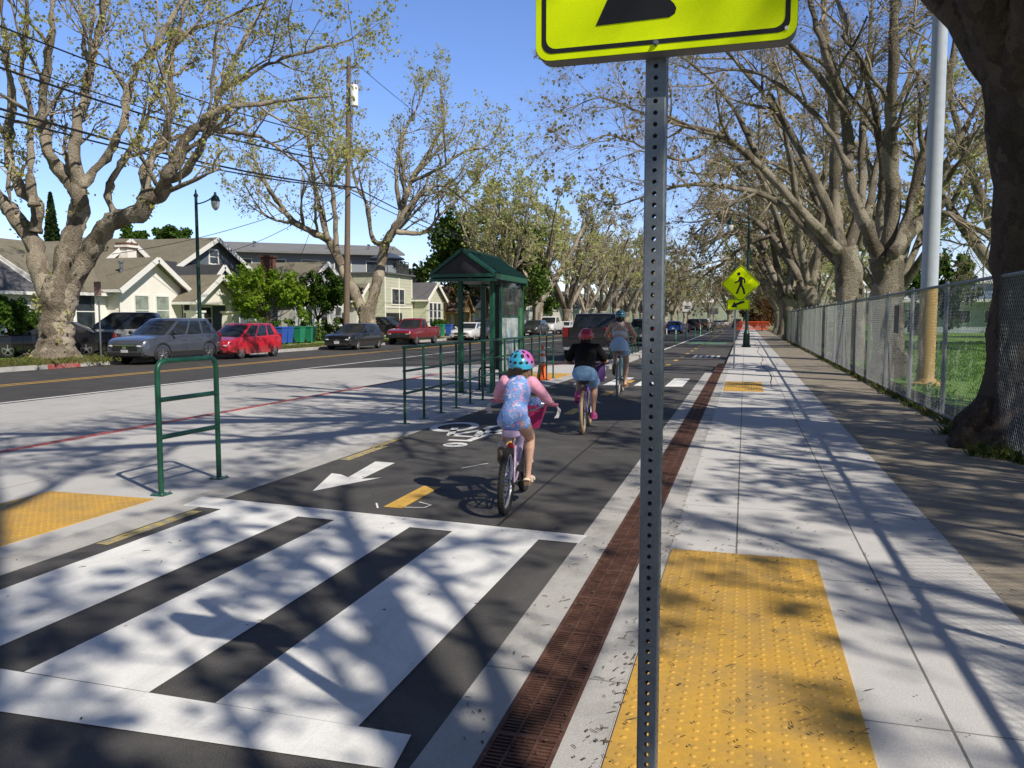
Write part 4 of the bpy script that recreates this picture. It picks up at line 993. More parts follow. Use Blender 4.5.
# ---- generic plane trees
def plane(seed,H=15,spread=7.5,mats=(BARK_R,TWIG,LEAF_FAR),kw={},nl=6,label='',loc=(0,0,0),name='plane_tree',group=PL,trunk_r=.5,fork=.2,lean=(0,0),ch=8):
    rng=random.Random(seed); T=Tree(seed,**kw); B=V(loc)
    fz=H*fork; f=B+V((lean[0]*fz,lean[1]*fz,fz))
    T.trunk([(B+V((0,0,-.1)),trunk_r*1.5),(B+V((0,0,.5)),trunk_r*1.12),(B.lerp(f,.6),trunk_r),(f,trunk_r*1.1)],n=14,knob=.09)
    for i in range(nl):
        a=6.283*(i+rng.uniform(-.3,.3))/nl; rd=spread*rng.uniform(.55,1.0) if i>0 else spread*.25
        top=H*rng.uniform(.78,1.0); dx,dy=math.cos(a),math.sin(a); r0=trunk_r*rng.uniform(.55,.72)
        T.limb([(f+V((0,0,-.2)),r0),(f+V((dx*rd*.28,dy*rd*.28,(top-fz)*.22)),r0*.8),(f+V((dx*rd*.55,dy*rd*.55,(top-fz)*.48)),r0*.55),(f+V((dx*rd*.8,dy*rd*.8,(top-fz)*.78)),r0*.3),(f+V((dx*rd,dy*rd,top-fz)),r0*.1)],ch,H*.2,9,.12,.28)
    return T.build(name,label,'tree',loc,mats,group,rough=.05)
kwF=dict(leaf=.24,nleaf=2.2,lv=4,kids=(6,5,4,3),lens=(.58,.56,.56,.6),up=.2,twig_r=.012,droop=.05)
# shade trees of the same row, behind and beside the camera
plane(31,13.5,7.6,(BARK_R,TWIG,LEAF_R),dict(leaf=.15,nleaf=.9,lv=4,kids=(6,5,5,4),lens=(.58,.56,.55,.6),up=.15,twig_r=.006,droop=.1),7,'plane tree of the fence row standing beside the large yellow pad',(4.2,-3.6,0),trunk_r=.48,fork=.26,ch=10)
plane(32,14,7.5,(BARK_R,TWIG,LEAF_R),dict(leaf=.14,nleaf=.7,lv=4,kids=(6,5,5,4),lens=(.58,.56,.55,.6),up=.15,twig_r=.007,droop=.1),6,'plane tree of the fence row farthest back along the field',(4.2,-13.5,0),trunk_r=.5,fork=.22)
kwS=dict(leaf=.13,nleaf=.8,lv=4,kids=(6,5,5,4),lens=(.58,.56,.55,.6),up=.15,twig_r=.007,droop=.1)
plane(33,10.5,4.4,(BARK_R,TWIG,LEAF_R),kwS,6,'plane tree on the field behind the fence, nearest the camera',(9.5,-2.3,0),trunk_r=.35,fork=.25)
plane(34,10,3.6,(BARK_R,TWIG,LEAF_R),kwS,6,'smaller plane tree on the field just beyond the right edge',(9.0,4.8,0),trunk_r=.35,fork=.25)
plane(35,10,3.7,(BARK_R,TWIG,LEAF_R),kwS,6,'third small plane tree on the field, level with the massive dark trunk',(9.9,11.5,0),trunk_r=.35,fork=.25)
# left row beyond the second tree
A=plane(41,16.5,5.8,(BARK_L,TWIG_P,LEAF_FAR),dict(kwF,leaf=.24,nleaf=1.4),7,'slender leafy plane tree rising behind the bus shelter roof',(-24.0,79,0),trunk_r=.36,fork=.16,ch=8)
B_=plane(42,17.5,9.5,(BARK_L,TWIG_P,LEAF_FAR),dict(kwF,leaf=.28,nleaf=1.9),7,'rounded yellow-green plane tree right of the thin pale pole',(-23.8,93,0),trunk_r=.62,fork=.2,ch=8)
C_=plane(43,17,10,(BARK_R,TWIG_P,LEAF_TAN),dict(kwF,leaf=.27,nleaf=1.4,twig_r=.014),7,'tan budding plane tree above the black pickup, with low forked trunk',(-23.5,108,0),trunk_r=.6,fork=.17,ch=8)
far=[(A,-23.6,122,.96,'fourth'),(C_,-23.4,135,1.0,'fifth'),(B_,-23.2,149,.98,'sixth'),(C_,-23,162,1.0,'seventh'),(A,-23,174,1.0,'eighth'),(C_,-22.8,186,1.02,'ninth'),(B_,-22.6,203,1.0,'tenth'),(C_,-22.5,220,1.0,'eleventh'),(B_,-22.5,240,1.0,'twelfth'),(C_,-22.4,262,1.0,'thirteenth'),(A,-22.2,285,1.0,'fourteenth'),(B_,-22,312,1.05,'fifteenth')]
for k,(o,x,y,s,nm) in enumerate(far): dup(o,(x,y,0),1.3*k+.7,f'{nm} hazy plane tree of the left row, counted beyond the shelter roof',PL,s)
E_=plane(44,14.5,9,(BARK_R,TWIG,LEAF_FAR),dict(kwF,leaf=.24,nleaf=.8),7,'plane tree of the right row directly behind the green street lamp',(3.9,72,0),trunk_r=.6,fork=.17)
for k,(o,x,y,s,nm) in enumerate(((C_,3.9,86,.95,'second'),(E_,3.9,100,1,'third'),(C_,3.8,144,1,'fourth'),(E_,3.8,160,1,'fifth'),(C_,3.6,178,1,'sixth'),(B_,3.4,198,1,'seventh'),(C_,3,222,1,'eighth'),(E_,2.5,250,1.0,'ninth'),(B_,0,290,1.1,'tenth'),(C_,-6,325,1.1,'eleventh'),(B_,-14,335,1.1,'twelfth'))): dup(o,(x,y,0),.9*k+.3,f'{nm} far plane tree of the right row, counted beyond the green street lamp',PL,s)
for k,(o,x,y) in enumerate(((B_,-48,330),(A,-34,345),(C_,-24,360),(B_,6,350),(E_,18,335),(B_,30,345),(C_,44,330),(B_,8,235),(C_,12,190),(B_,16,150),(A,10,128))): dup(o,(x,y,0),1.1*k,['leftmost of the trees closing the end of the street','second of the trees closing the end of the street','third of the trees closing the end of the street','fourth of the trees closing the end of the street','fifth of the trees closing the end of the street','sixth of the trees closing the end of the street','rightmost of the trees closing the end of the street','far tree beyond the right row, past the junction','hazy tree beyond the right row, farther than the orange barriers','leafy tree right of the orange barriers beyond the junction','leafy tree straight behind the orange barriers'][k],'trees at the end of the street',1.15)
# park trees behind the fence
pk=[(E_,13,44,.95),(C_,20,52,.9),(E_,30,70,1),(C_,9.5,60,.9),(C_,42,66,1),(E_,50,90,1.1)]
for k,(o,x,y,s) in enumerate(pk):
    dup(o,(x,y,0),2.1*k,['nearest bare tree standing out on the playing field behind the tall pole','bare tree in the middle of the playing field seen through the fence','brown tree before the pale building across the field','tree just behind the fence row, half hidden by the stout pale trunk','tree right of the pale building across the field','farthest brown tree across the playing field'][k],'trees on the playing field',s)
# ---- evergreens and shrubs
def leafmass(seed,parts,leaf,n,mats,label,loc,name,trunk=(.2,2.0),group=None,cat='tree',branches=5):
    rng=random.Random(seed); tr=MB(); cr=MB(); r0,h0=trunk
    tr.tube([(0,0,-.1),(.03,0,h0*.5),(0,.05,h0)],[r0*1.3,r0,r0*.8],10)
    tot=sum(p[1][0]*p[1][1]*p[1][2] for p in parts)**1.0
    for c,rad in parts:
        tr.tube([(0,0,h0*.8),V(c)*.6+V((0,0,h0*.3)),V(c)],[r0*.55,r0*.35,r0*.12],6)
        m=int(n*(rad[0]*rad[1]*rad[2])/tot)
        cl=[]
        for q in range(max(8,m//60)): 
            d=rvec(rng); k=rng.uniform(.55,1.0)**.5; cl.append(V(c)+V((d.x*rad[0]*k,d.y*rad[1]*k,d.z*rad[2]*k)))
        for q in range(m):
            p=rng.choice(cl)+rvec(rng)*rng.uniform(0,1)**.6*min(rad)*.42
            add_leaf(cr,p,leaf*rng.uniform(.6,1.3),rng,0)
    t=thing(name,label,cat,loc,rng.uniform(0,0),group)
    tr.build('trunk',mats[0],t,smooth=180); cr.build('crown',mats[1],t); return t
def blob(rng,n,c,spread,r):
    return [((c[0]+rng.uniform(-1,1)*spread[0],c[1]+rng.uniform(-1,1)*spread[1],c[2]+rng.uniform(-1,1)*spread[2]),tuple(r*rng.uniform(.7,1.2) for _ in range(3))) for _ in range(n)]
rng=random.Random(8)
leafmass(51,blob(rng,16,(0,0,8.8),(5,5,4.2),2.7),.40,16000,(BARK_D,LEAF_DK),'large dark evergreen tree behind the bus shelter roof and brown house',(-28.8,88,0),'evergreen_tree',(.4,5))
leafmass(52,blob(rng,9,(0,0,6),(3,3,3.2),2.2),.4,8000,(BARK_D,LEAF_DK),'dark evergreen tree right of the shelter roof among pale trunks',(-29,104,0),'evergreen_tree',(.35,4))
c_=at_depth(152,300,95); leafmass(53,blob(rng,9,(0,0,10.6),(3.8,2.8,.5),1.5),.42,6000,(BARK_D,LEAF_MD),'rounded green treetop showing above the flat grey roof',(c_.x,c_.y,0),'evergreen_tree',(.3,8))
# bright and dark shrubs before the dark shingled house
x,y=on_plane(268,-29.2); leafmass(54,blob(rng,10,(0,0,3.0),(1.3,1.6,.9),1.05),.2,6500,(BARK_D,LEAF_BR),'bright lime green small tree behind the red hatchback','' or (x,y,0),'garden_tree',(.09,1.7))
x,y=on_plane(318,-29.2); leafmass(55,blob(rng,10,(0,0,3.2),(1.4,1.9,.9),1.05),.2,6500,(BARK_D,LEAF_MD),'dark green small tree right of the lime green one','' or (x,y,0),'garden_tree',(.09,1.8))
x,y=on_plane(14,-29.5); leafmass(56,blob(rng,6,(0,0,1.5),(.9,1.1,.5),.8),.16,3500,(BARK_D,LEAF_MD),'green bush against the dark eave at the far left',(x,y,0),'bush',(.06,.5),cat='bush')
hedge=[((0,-6+i*.85,.75),(.55,.7,.75)) for i in range(15)]
x,y=on_plane(298,-28.4); leafmass(57,hedge,.14,8000,(BARK_D,LEAF_DK),'dark clipped hedge behind the wheelie bins',(x,y,0),'hedge',(.04,.4),cat='hedge')
x,y=on_plane(404,-27.4); leafmass(58,blob(rng,4,(0,0,.9),(.4,.6,.3),.6),.14,1600,(BARK_D,leaf_mat('red_leaves',[(.12,.025,.02),(.2,.05,.03)])),'dark red leafed bush between black hatchback and red pickup',(x,y,0),'bush',(.04,.4),cat='bush')
x,y=on_plane(441,-28.5); leafmass(59,blob(rng,4,(0,0,.9),(.5,.7,.3),.6),.15,1600,(BARK_D,LEAF_MD),'small green bush in front of the brown gabled house',(x,y,0),'bush',(.04,.4),cat='bush')
# cypress
rng=random.Random(9); cr=MB()
for i in range(5000):
    h=rng.random()**.8; rad=(1-h)**.75*1.25*math.sqrt(rng.random()); a=rng.uniform(0,6.283); add_leaf(cr,V((math.cos(a)*rad,math.sin(a)*rad,.6+h*10.6)),.28*rng.uniform(.6,1.2),rng,0)
p=at_depth(55,300,62); t=thing('cypress_tree','narrow dark cypress rising behind the roofs, beside the big left trunk','tree',(p.x,p.y,0))
MB().tube([(0,0,-.1),(0,0,9)],[.2,.05],8).build('trunk',BARK_D,t); cr.build('crown',LEAF_CY,t)
# far shrubs and dark evergreen across the field
rng=random.Random(10)
for k,(x,y,s) in enumerate(((26,78,1),(36,82,.8),(16,84,.9))):
    leafmass(60+k,blob(rng,8,(0,0,5*s),(3.5*s,3*s,2.8*s),2.0*s),.42,5000,(BARK_D,LEAF_DK if k!=2 else LEAF_MD),['dark evergreen across the playing field left of the pale building','smaller dark evergreen across the field right of the pale building','mid green tree across the field behind the light pole'][k],(x,y,0),'evergreen_tree',(.3,3))
x=6.2
leafmass(65,[((0,-7+i*1.6,1.1),(1.0,1.2,1.0)) for i in range(10)],.3,4500,(BARK_D,LEAF_MD),'low green shrubbery past the end of the fence',(x,82,0),'hedge',(.05,.5),cat='hedge')
leafmass(66,blob(rng,5,(0,0,2.6),(2.2,1.6,1.0),1.6),.35,3000,(BARK_D,leaf_mat('russet_leaves',[(.12,.05,.03),(.2,.09,.05),(.14,.1,.04)])),'russet shrub behind the orange barriers',(2.2,113,0),'bush',(.1,1),cat='bush')
# grass: tufts and litter
def tufts(name,spots,h,m,seed,per=14):
    rng=random.Random(seed); mb=MB()
    for x,y,z,sc_ in spots:
        for i in range(per):
            a=rng.uniform(0,6.283); l=h*sc_*rng.uniform(.4,1.1); w_=.006*sc_+.004; p=V((x+rng.gauss(0,.06*sc_),y+rng.gauss(0,.06*sc_),z)); d=V((math.cos(a)*.45,math.sin(a)*.45,1)).normalized(); u=V((-math.sin(a),math.cos(a),0))*w_
            mb.add([p-u,p+u,p+d*l*.6+u*.7,p+d*l+V((math.cos(a),math.sin(a),-.3))*l*.25,p+d*l*.6-u*.7],[(0,1,2,3,4)])
    o=mb.build(name,m); o['kind']='stuff'; return o
GR=leaf_mat('grass_blades',[(.07,.12,.02),(.12,.2,.03),(.2,.23,.07),(.26,.22,.1)],.25)
rng=random.Random(4)
tufts('verge_grass',[(FX+.12+rng.gauss(0,.1),rng.uniform(4,66),-.02,rng.uniform(.5,1.3)) for i in range(700)]+[(3.0+rng.gauss(0,.18),11.0+rng.choice((-1,1))*rng.uniform(.7,1.2),-.02,rng.uniform(.8,1.6)) for i in range(50)],.16,GR,1)
tufts('far_verge_grass',[(rng.uniform(-24.8,-23),rng.uniform(16,60),0,rng.uniform(.5,1.1)) for i in range(1500)]+[(-24+rng.gauss(0,.9),23.2+rng.gauss(0,1.2),0,rng.uniform(.8,1.7)) for i in range(320)],.17,GR,2)
tufts('lawn_grass',[(rng.uniform(3.7,22),rng.uniform(9,60),0,rng.uniform(1,2)) for i in range(5000)],.09,leaf_mat('lawn_blades',[(.14,.30,.03),(.20,.38,.05),(.26,.42,.07)],.3),3,10)
# litter
mb=MB(); rng=random.Random(12); LT=mat('litter_brown',(.10,.065,.04),.9,var=.5,scale=30)
for i in range(1500):
    if i<450: x,y=((rng.uniform(-.42,1.4),rng.uniform(2.3,12)) if i<110 else (rng.choice((-.02,.79,1.4,-.45,.49,1.38,1.4))+rng.gauss(0,.05)*rng.choice((.2,1,2)),rng.uniform(2.3,16)))
    elif i<650: x,y=rng.uniform(1.4,2.85),rng.uniform(4,30)
    elif i<950: x,y=rng.choice((rng.uniform(-1.06,-.88),rng.uniform(-.86,-.46),rng.gauss(-.46,.02))),rng.uniform(2.3,12)
    elif i<1100: x,y=rng.uniform(-4.5,-1.1),rng.uniform(2.3,12)
    else: x,y=rng.choice((rng.uniform(-.43,.46),rng.uniform(-.43,.46),rng.uniform(-.86,-.63),rng.gauss(-.5,.03))),rng.uniform(2.4,6.2)
    z=.014 if (-.44<x<.475 and 1.9<y<5.38) else .007
    a=rng.uniform(0,6.283)
    if rng.random()<.45:
        L=rng.uniform(.012,.055)*(1.6 if rng.random()<.1 else 1); d=V((math.cos(a),math.sin(a),0))*L/2; k=V((-d.y,d.x,0))*rng.uniform(-.4,.4)
        mb.tube([V((x,y,z))-d,V((x,y,z+.003))+k*.6,V((x,y,z))+d],[.0016,.002,.001],4)
    else:
        s_=rng.uniform(.004,.012); u=V((math.cos(a),math.sin(a),rng.uniform(-.2,.3)))*s_; v=V((-math.sin(a),math.cos(a),rng.uniform(-.2,.3)))*s_*.6; c=V((x,y,z+.003))
        mb.add([c-u,c+v,c+u,c-v],[(0,1,2,3)])
o=mb.build('leaf_litter',LT); o['kind']='stuff'
# ================================================================= houses
def shingle(name,c,sc=3.0,var=.35):
    m,nt,b=nt_new(name); br=N(nt,'ShaderNodeTexBrick'); tc=N(nt,'ShaderNodeTexCoord'); mp=N(nt,'ShaderNodeMapping'); sp=N(nt,'ShaderNodeSeparateXYZ'); cb=N(nt,'ShaderNodeCombineXYZ'); ad=N(nt,'ShaderNodeMath',operation='ADD')
    nt.links.new(tc.outputs['Object'],sp.inputs[0]); nt.links.new(sp.outputs[0],ad.inputs[0]); nt.links.new(sp.outputs[1],ad.inputs[1]); nt.links.new(ad.outputs[0],cb.inputs[0]); nt.links.new(sp.outputs[2],cb.inputs[1]); nt.links.new(cb.outputs[0],br.inputs['Vector'])
    br.inputs['Scale'].default_value=4; br.inputs['Color1'].default_value=rgb(mul(c,.75)); br.inputs['Color2'].default_value=rgb(mul(c,1.25)); br.inputs['Mortar'].default_value=rgb(mul(c,.45)); br.inputs['Mortar Size'].default_value=.02; br.inputs['Row Height'].default_value=.35
    f=noise(nt,.8,6,.7); f2=noise(nt,8,5,.7)
    base=mix(nt,.6,br.outputs['Color'],ramp(nt,f,[(.3,mul(c,.6)),(.7,mul(c,1.3))])); base=mix(nt,.35,base,ramp(nt,f2,[(.3,mul(c,.6)),(.7,mul(c,1.35))]))
    nt.links.new(base,b.inputs['Base Color']); b.inputs['Roughness'].default_value=.92; return m
RF_OLIVE=shingle('olive_shingles',(.19,.17,.125)); RF_DARK=shingle('charcoal_shingles',(.04,.042,.05)); RF_BROWN=shingle('brown_shingles',(.14,.10,.075)); RF_GREY=shingle('grey_shingles',(.12,.12,.13)); RF_FLAT=shingle('grey_gravel_roof',(.20,.20,.205))
ST_CREAM=mat('cream_stucco',(.80,.77,.71),.9,var=.07,scale=1.5,bmp=.2); ST_WHITE=mat('white_siding',(.68,.67,.64),.8,var=.06,scale=1.5); ST_BLUE=mat('blue_grey_siding',(.13,.155,.19),.8,var=.1,scale=2); ST_TAN=mat('pale_green_siding',(.55,.55,.42),.85,var=.07,scale=2); ST_BROWN=mat('brown_shingle_wall',(.34,.22,.12),.9,var=.25,scale=6); ST_GREY=mat('grey_stucco',(.25,.28,.31),.85,var=.1,scale=1)
def siding(name,c,pitch=.16):
    m,nt,b=nt_new(name); tc=N(nt,'ShaderNodeTexCoord'); sp=N(nt,'ShaderNodeSeparateXYZ'); nt.links.new(tc.outputs['Object'],sp.inputs[0])
    q=N(nt,'ShaderNodeMath',operation='MODULO'); nt.links.new(sp.outputs[2],q.inputs[0]); q.inputs[1].default_value=pitch; q2=N(nt,'ShaderNodeMath',operation='DIVIDE'); nt.links.new(q.outputs[0],q2.inputs[0]); q2.inputs[1].default_value=pitch
    base=ramp(nt,q2.outputs[0],[(.0,mul(c,.5)),(.14,mul(c,.96)),(.9,mul(c,1.04)),(1,mul(c,.7))]); base=mix(nt,.3,base,ramp(nt,noise(nt,1.5,5,.65),[(.3,mul(c,.75)),(.7,mul(c,1.1))]))
    nt.links.new(base,b.inputs['Base Color']); b.inputs['Roughness'].default_value=.75; bump(nt,b,q2.outputs[0],.5,.03); return m
ST_WHITE=siding('white_siding_boards',(.70,.69,.66)); ST_BLUE=siding('blue_grey_boards',(.13,.155,.19)); ST_TAN=siding('pale_green_boards',(.56,.56,.43),.3)
TRIMW=mat('white_trim',(.78,.77,.74),.55,var=.05); TRIMB=mat('brown_trim',(.36,.19,.10),.6,var=.15)
BRICK=shingle('red_brick',(.15,.065,.045)); PANE=glass_dark('window_pane',(.035,.045,.055)); PANE_L=glass_dark('window_pane_blinds',(.22,.25,.22),.15)
def gable(t,x0,x1,y0,y1,z0,ze,zr,axis,wm,rm,tm,ov=.4,trim=True):
    """walls with gable ends and a two-slope roof. ridge runs along axis"""
    if axis=='x':
        f=lambda a,s,z:(a,s,z); A0,A1,S0,S1=x0,x1,y0,y1
    else:
        f=lambda a,s,z:(s,a,z); A0,A1,S0,S1=y0,y1,x0,x1
    c=(S0+S1)/2
    sec=lambda a:[f(a,S0,z0),f(a,S1,z0),f(a,S1,ze),f(a,c,zr),f(a,S0,ze)]
    w=MB().loft([sec(A0),sec(A1)]).build('wall',wm,t,fix=True)
    k=(zr-ze)/(c-S0); th=.13; mb=MB()
    for s,S in ((-1,S0),(1,S1)):
        e=S+s*ov; zz=ze-k*ov+.03
        p=[f(A0-ov,e,zz),f(A1+ov,e,zz),f(A1+ov,c,zr+.03),f(A0-ov,c,zr+.03)]
        mb.add(p+[(a,b2,z+th) for a,b2,z in p],[(0,1,2,3),(7,6,5,4),(0,4,5,1),(1,5,6,2),(2,6,7,3),(3,7,4,0)])
    r=mb.build('roof',rm,t,fix=True)
    if trim:
        mb=MB()
        for a in ((A1+ov+.03,),(A0-ov-.03,)):
            for s,S in ((-1,S0),(1,S1)):
                e=S+s*(ov+.02); zz=ze-k*(ov+.02)
                mb.bar(f(a[0],e,zz+.02),f(a[0],c+s*.0,zr+.02),.06,.30)
        for s,S in ((-1,S0),(1,S1)):
            e=S+s*(ov+.03); zz=ze-k*(ov+.02)+.06; mb.bar(f(A0-ov,e,zz),f(A1+ov,e,zz),.05,.16)
        mb.build('barge_board',tm,r)
    return w,r
def window(t,x,y,z,w,h,tm=None,pm=None,mun=(1,1),ax='x'):
    tm=tm or TRIMW; pm=pm or PANE; fw=.1
    g=(lambda a,b2,c:(a,b2,c)) if ax=='x' else (lambda a,b2,c:(b2,a,c))
    mb=MB()
    def bx(dy,dz,sy,sz,dx=.05,off=0): 
        c=g(x+off,y+dy,z+dz); s=(dx*2,sy,sz) if ax=='x' else (sy,dx*2,sz); mb.box(c,s)
    bx(0,h/2+fw/2,w+2*fw,fw); bx(0,-h/2-fw/2,w+2*fw+.08,fw,.07); bx(-w/2-fw/2,0,fw,h); bx(w/2+fw/2,0,fw,h)
    for i in range(mun[0]): bx(0,-h/2+h*(i+1)/(mun[0]+1),w,.05,.035)
    for i in range(mun[1]-1): bx(-w/2+w*(i+1)/mun[1],0,.05,h-.002,.033)
    f=mb.build('window',tm,t)
    c=g(x+.012,y,z); MB().box(c,(.02,w,h) if ax=='x' else (w,.02,h)).build('pane',pm,f)
    return f
def chimney(t,x,y,z0,z1,s=.8,m2=None):
    r=MB().box((x,y,(z0+z1)/2),(s,s,z1-z0)).box((x,y,z1+.06),(s+.2,s+.2,.14)).build('chimney',m2 or BRICK,t); return r
def house(label,loc=(0,0,0),name='house',cat='house',rz=0): return thing(name,label,cat,loc,rz)
def vent(t,x,y,z):
    MB().lathe([(.09,0),(.09,.55),(.16,.56),(.16,.66),(0,.68)],c=(x,y,z),n=10).build('roof_vent',M_GALV,t)
# far-left house
t=house('low house at the far left with a deeply shaded roof behind a green bush',(-34,26,0))
gable(t,-9,0,-5,5.6,0,3.0,5.7,'y',ST_WHITE,RF_GREY,TRIMW); window(t,0,2.8,1.7,1.1,1.4,mun=(1,2)); window(t,0,-2,1.7,1.2,1.4)
MB().box((.03,.6,1.05),(.06,.95,2.1)).build('door',mat('dark_door',(.06,.05,.045),.5),t)
# cream bungalow
t=house('cream stucco bungalow with white-trimmed front gable and paired windows',(-33,39,0))
gable(t,-10.5,-.9,-6.2,3.2,0,3.05,5.75,'y',ST_CREAM,RF_OLIVE,TRIMW,trim=True)
gable(t,-7,0,-2.55,2.45,0,3.35,4.95,'x',ST_CREAM,RF_OLIVE,TRIMW,ov=.5)
gable(t,-13,-3.9,.4,4.6,3.0,4.95,6.35,'x',ST_CREAM,RF_OLIVE,TRIMW,ov=.3)
for y in (-.95,.75): window(t,0,y,2.05,1.05,1.6,pm=PANE_L)
window(t,-.9,-4.1,1.95,1.25,1.75)
chimney(t,-3.4,1.9,4.3,5.9,.75,ST_CREAM); MB().box((-3.4,1.9,6.0),(.9,.9,.35)).build('chimney_cap',BRICK,t)
vent(t,-.8,-1.5,4.15); vent(t,-3.0,-3.2,4.6)
gable(t,-2,1.3,2.0,6.2,2.45,2.75,4.15,'x',ST_CREAM,RF_OLIVE,TRIMW,ov=.45)
for y in (2.35,5.85): MB().loft([[(x+1.0,y+yy,z) for x,yy in ((-s,-s),(s,-s),(s,s),(-s,s))] for z,s in ((0,.45),(1.9,.36),(1.95,.46),(2.06,.46),(2.07,.22),(2.44,.19))]).build('porch_pillar',ST_CREAM,t)
MB().box((.75,4.1,2.5),(.2,3.8,.2)).build('porch_beam',TRIMW,t)
MB().box((-.4,4.1,.2),(2.7,4.6,.4)).build('porch_floor',M_KERB,t)
MB().box((-.86,3.5,1.2),(.06,.95,2.0)).build('door',mat('dark_door',(.06,.05,.045),.5),t); window(t,-.9,5.0,1.8,1.0,1.4) if False else None
MB().box((.14,-2.2,1.4),(.25,.5,.9),bev=.03).build('meter_box',M_GALV,t)
for y in (-6.05,-2.62,2.52): MB().cyl((-.82 if y<-3 else .06,y,0),(-.82 if y<-3 else .06,y,3.0),.045,n=8).build('downpipe',TRIMW,t)
# blue-grey house with dark roof
t=house('blue-grey house under a charcoal shingle roof with tall white-edged gable',(-36,48,0))
gable(t,-10,0,-3.6,5.0,0,4.9,7.1,'x',ST_BLUE,RF_OLIVE,TRIMW,ov=.45)
mb=MB(); p=[(.02,-5.5,5.3),(3.6,-5.5,3.0),(3.6,5.2,3.0),(.02,5.2,5.3)]; mb.add(p+[(x,y,z-.14) for x,y,z in p],[(0,1,2,3),(7,6,5,4),(0,4,5,1),(1,5,6,2),(2,6,7,3),(3,7,4,0)]); mb.build('porch_roof',RF_DARK,t,fix=True)
MB().box((1.2,-.15,1.5),(2.4,10.0,3.0)).build('front_wall',ST_BLUE,t)
gable(t,.3,2.6,-2.6,-1.2,3.9,4.35,5.0,'x',ST_BLUE,RF_DARK,TRIMW,ov=.15)
window(t,0,.7,5.9,.9,.9); 
for y in (-3.6,-.6,2.6): window(t,2.4,y,1.6,1.2,1.4)
chimney(t,1.2,5.6,3.0,6.2,.8); vent(t,-2,3,6.3)
MB().box((-3,2.0,7.1),(1.3,.9,.12)).cyl((-3,2.0,6.2),(-3,2.0,7.1),.09,n=8).build('roof_fan',M_GALV,t)
# olive roofed white houses
t=house('white house with broad olive roof behind the small green trees',(-33.5,59.5,0))
gable(t,-15,0,-4.4,4.4,0,3.5,6.1,'x',ST_WHITE,RF_OLIVE,TRIMW,ov=.5)
for y in (-2.4,0,2.4): window(t,0,y,1.8,1.0,1.5)
vent(t,-3,-2,5.0); MB().box((.03,3.4,1.05),(.06,.9,2.1)).build('door',mat('dark_door',(.06,.05,.045),.5),t)
t=house('narrow white house with olive gable directly behind the forked pale tree',(-33,67.3,0))
gable(t,-12,0,-2.9,2.7,0,3.4,5.6,'x',ST_WHITE,RF_OLIVE,TRIMW,ov=.45); window(t,0,-.9,1.9,1.1,1.6,pm=PANE_L); window(t,0,1.1,1.9,.8,1.4)
# contemporary house
t=house('pale green two-storey house with one big dark window and a roof deck',(-31,70.2,0))
MB().prism([(-11,-4.3),(0,-4.3),(0,1.9),(-11,1.9)],0,5.6).build('wall',ST_TAN,t)
MB().box((-5.4,-1.2,5.68),(11.4,6.6,.14)).build('roof_slab',RF_GREY,t)
window(t,0,-1.4,3.6,2.7,1.35,ST_CREAM,mun=(0,1)); mb=MB()
mb.box((.03,-1.2,2.62),(.06,6.0,.1)).box((.03,-1.2,.35),(.06,6.0,.1)); 
for y in (-4.2,-1.2,1.8): mb.box((.029,y,2.7),(.05,.12,5.3))
mb.build('trim',ST_CREAM,t)
MB().box((.02,-2.3,1.05),(.04,3.4,2.1)).build('garage_opening',mat('garage_dark',(.015,.015,.017),.6),t)
gable(t,-8,1.4,2.0,6.6,0,3.5,5.0,'x',ST_TAN,RF_GREY,ST_CREAM,ov=.35)
for y in (3.2,4.3,5.4): window(t,1.4,y,2.0,.8,2.2,mun=(2,1))
mb=MB()
for i in range(8): mb.bar((-.3,-1.0+i*.85,5.75),(-.3,-1.0+i*.85,6.9),.05)
mb.bar((-.3,-1.0,6.9),(-.3,1.8,6.9),.06); mb.v=[v for v in mb.v]
mb=MB()
for i in range(4): mb.bar((-.3,-1.0+i*.93,5.75),(-.3,-1.0+i*.93,6.95),.05)
mb.bar((-.3,-1.0,6.95),(-.3,1.8,6.95),.06); mb.build('deck_rail',M_DARK,t)
MB().box((-.3,.4,6.3),(.02,2.8,1.0)).build('glass_balustrade',M_GLASS,t)
u=thing('patio_umbrella','navy patio umbrella open on the roof deck of the pale green house','umbrella',(-32.6,70,5.76))
MB().lathe([(1.75,1.45),(1.0,1.8),(.0,2.15),(.0,2.1),(1.0,1.74),(1.74,1.40)],n=8).build('canopy',mat('navy_canvas',(.05,.07,.12),.8),u); MB().cyl((0,0,0),(0,0,2.1),.035,n=8).build('pole',M_GALV,u)
MB().lathe([(.25,0),(.25,.06),(.05,.1)],n=12).build('base',M_DARK,u)
pl=thing('potted_plant','dark leafy plant on the roof deck against the sky','plant',(-31.8,70.9,5.76)); 
MB().lathe([(.2,0),(.28,.45),(.25,.45)],n=12).build('pot',M_DARK,pl)
rng=random.Random(2); cr=MB()
for i in range(500): add_leaf(cr,V((rng.gauss(0,.25),rng.gauss(0,.3),.9+rng.gauss(0,.28))),.13,rng,0)
cr.build('foliage',LEAF_DK,pl)
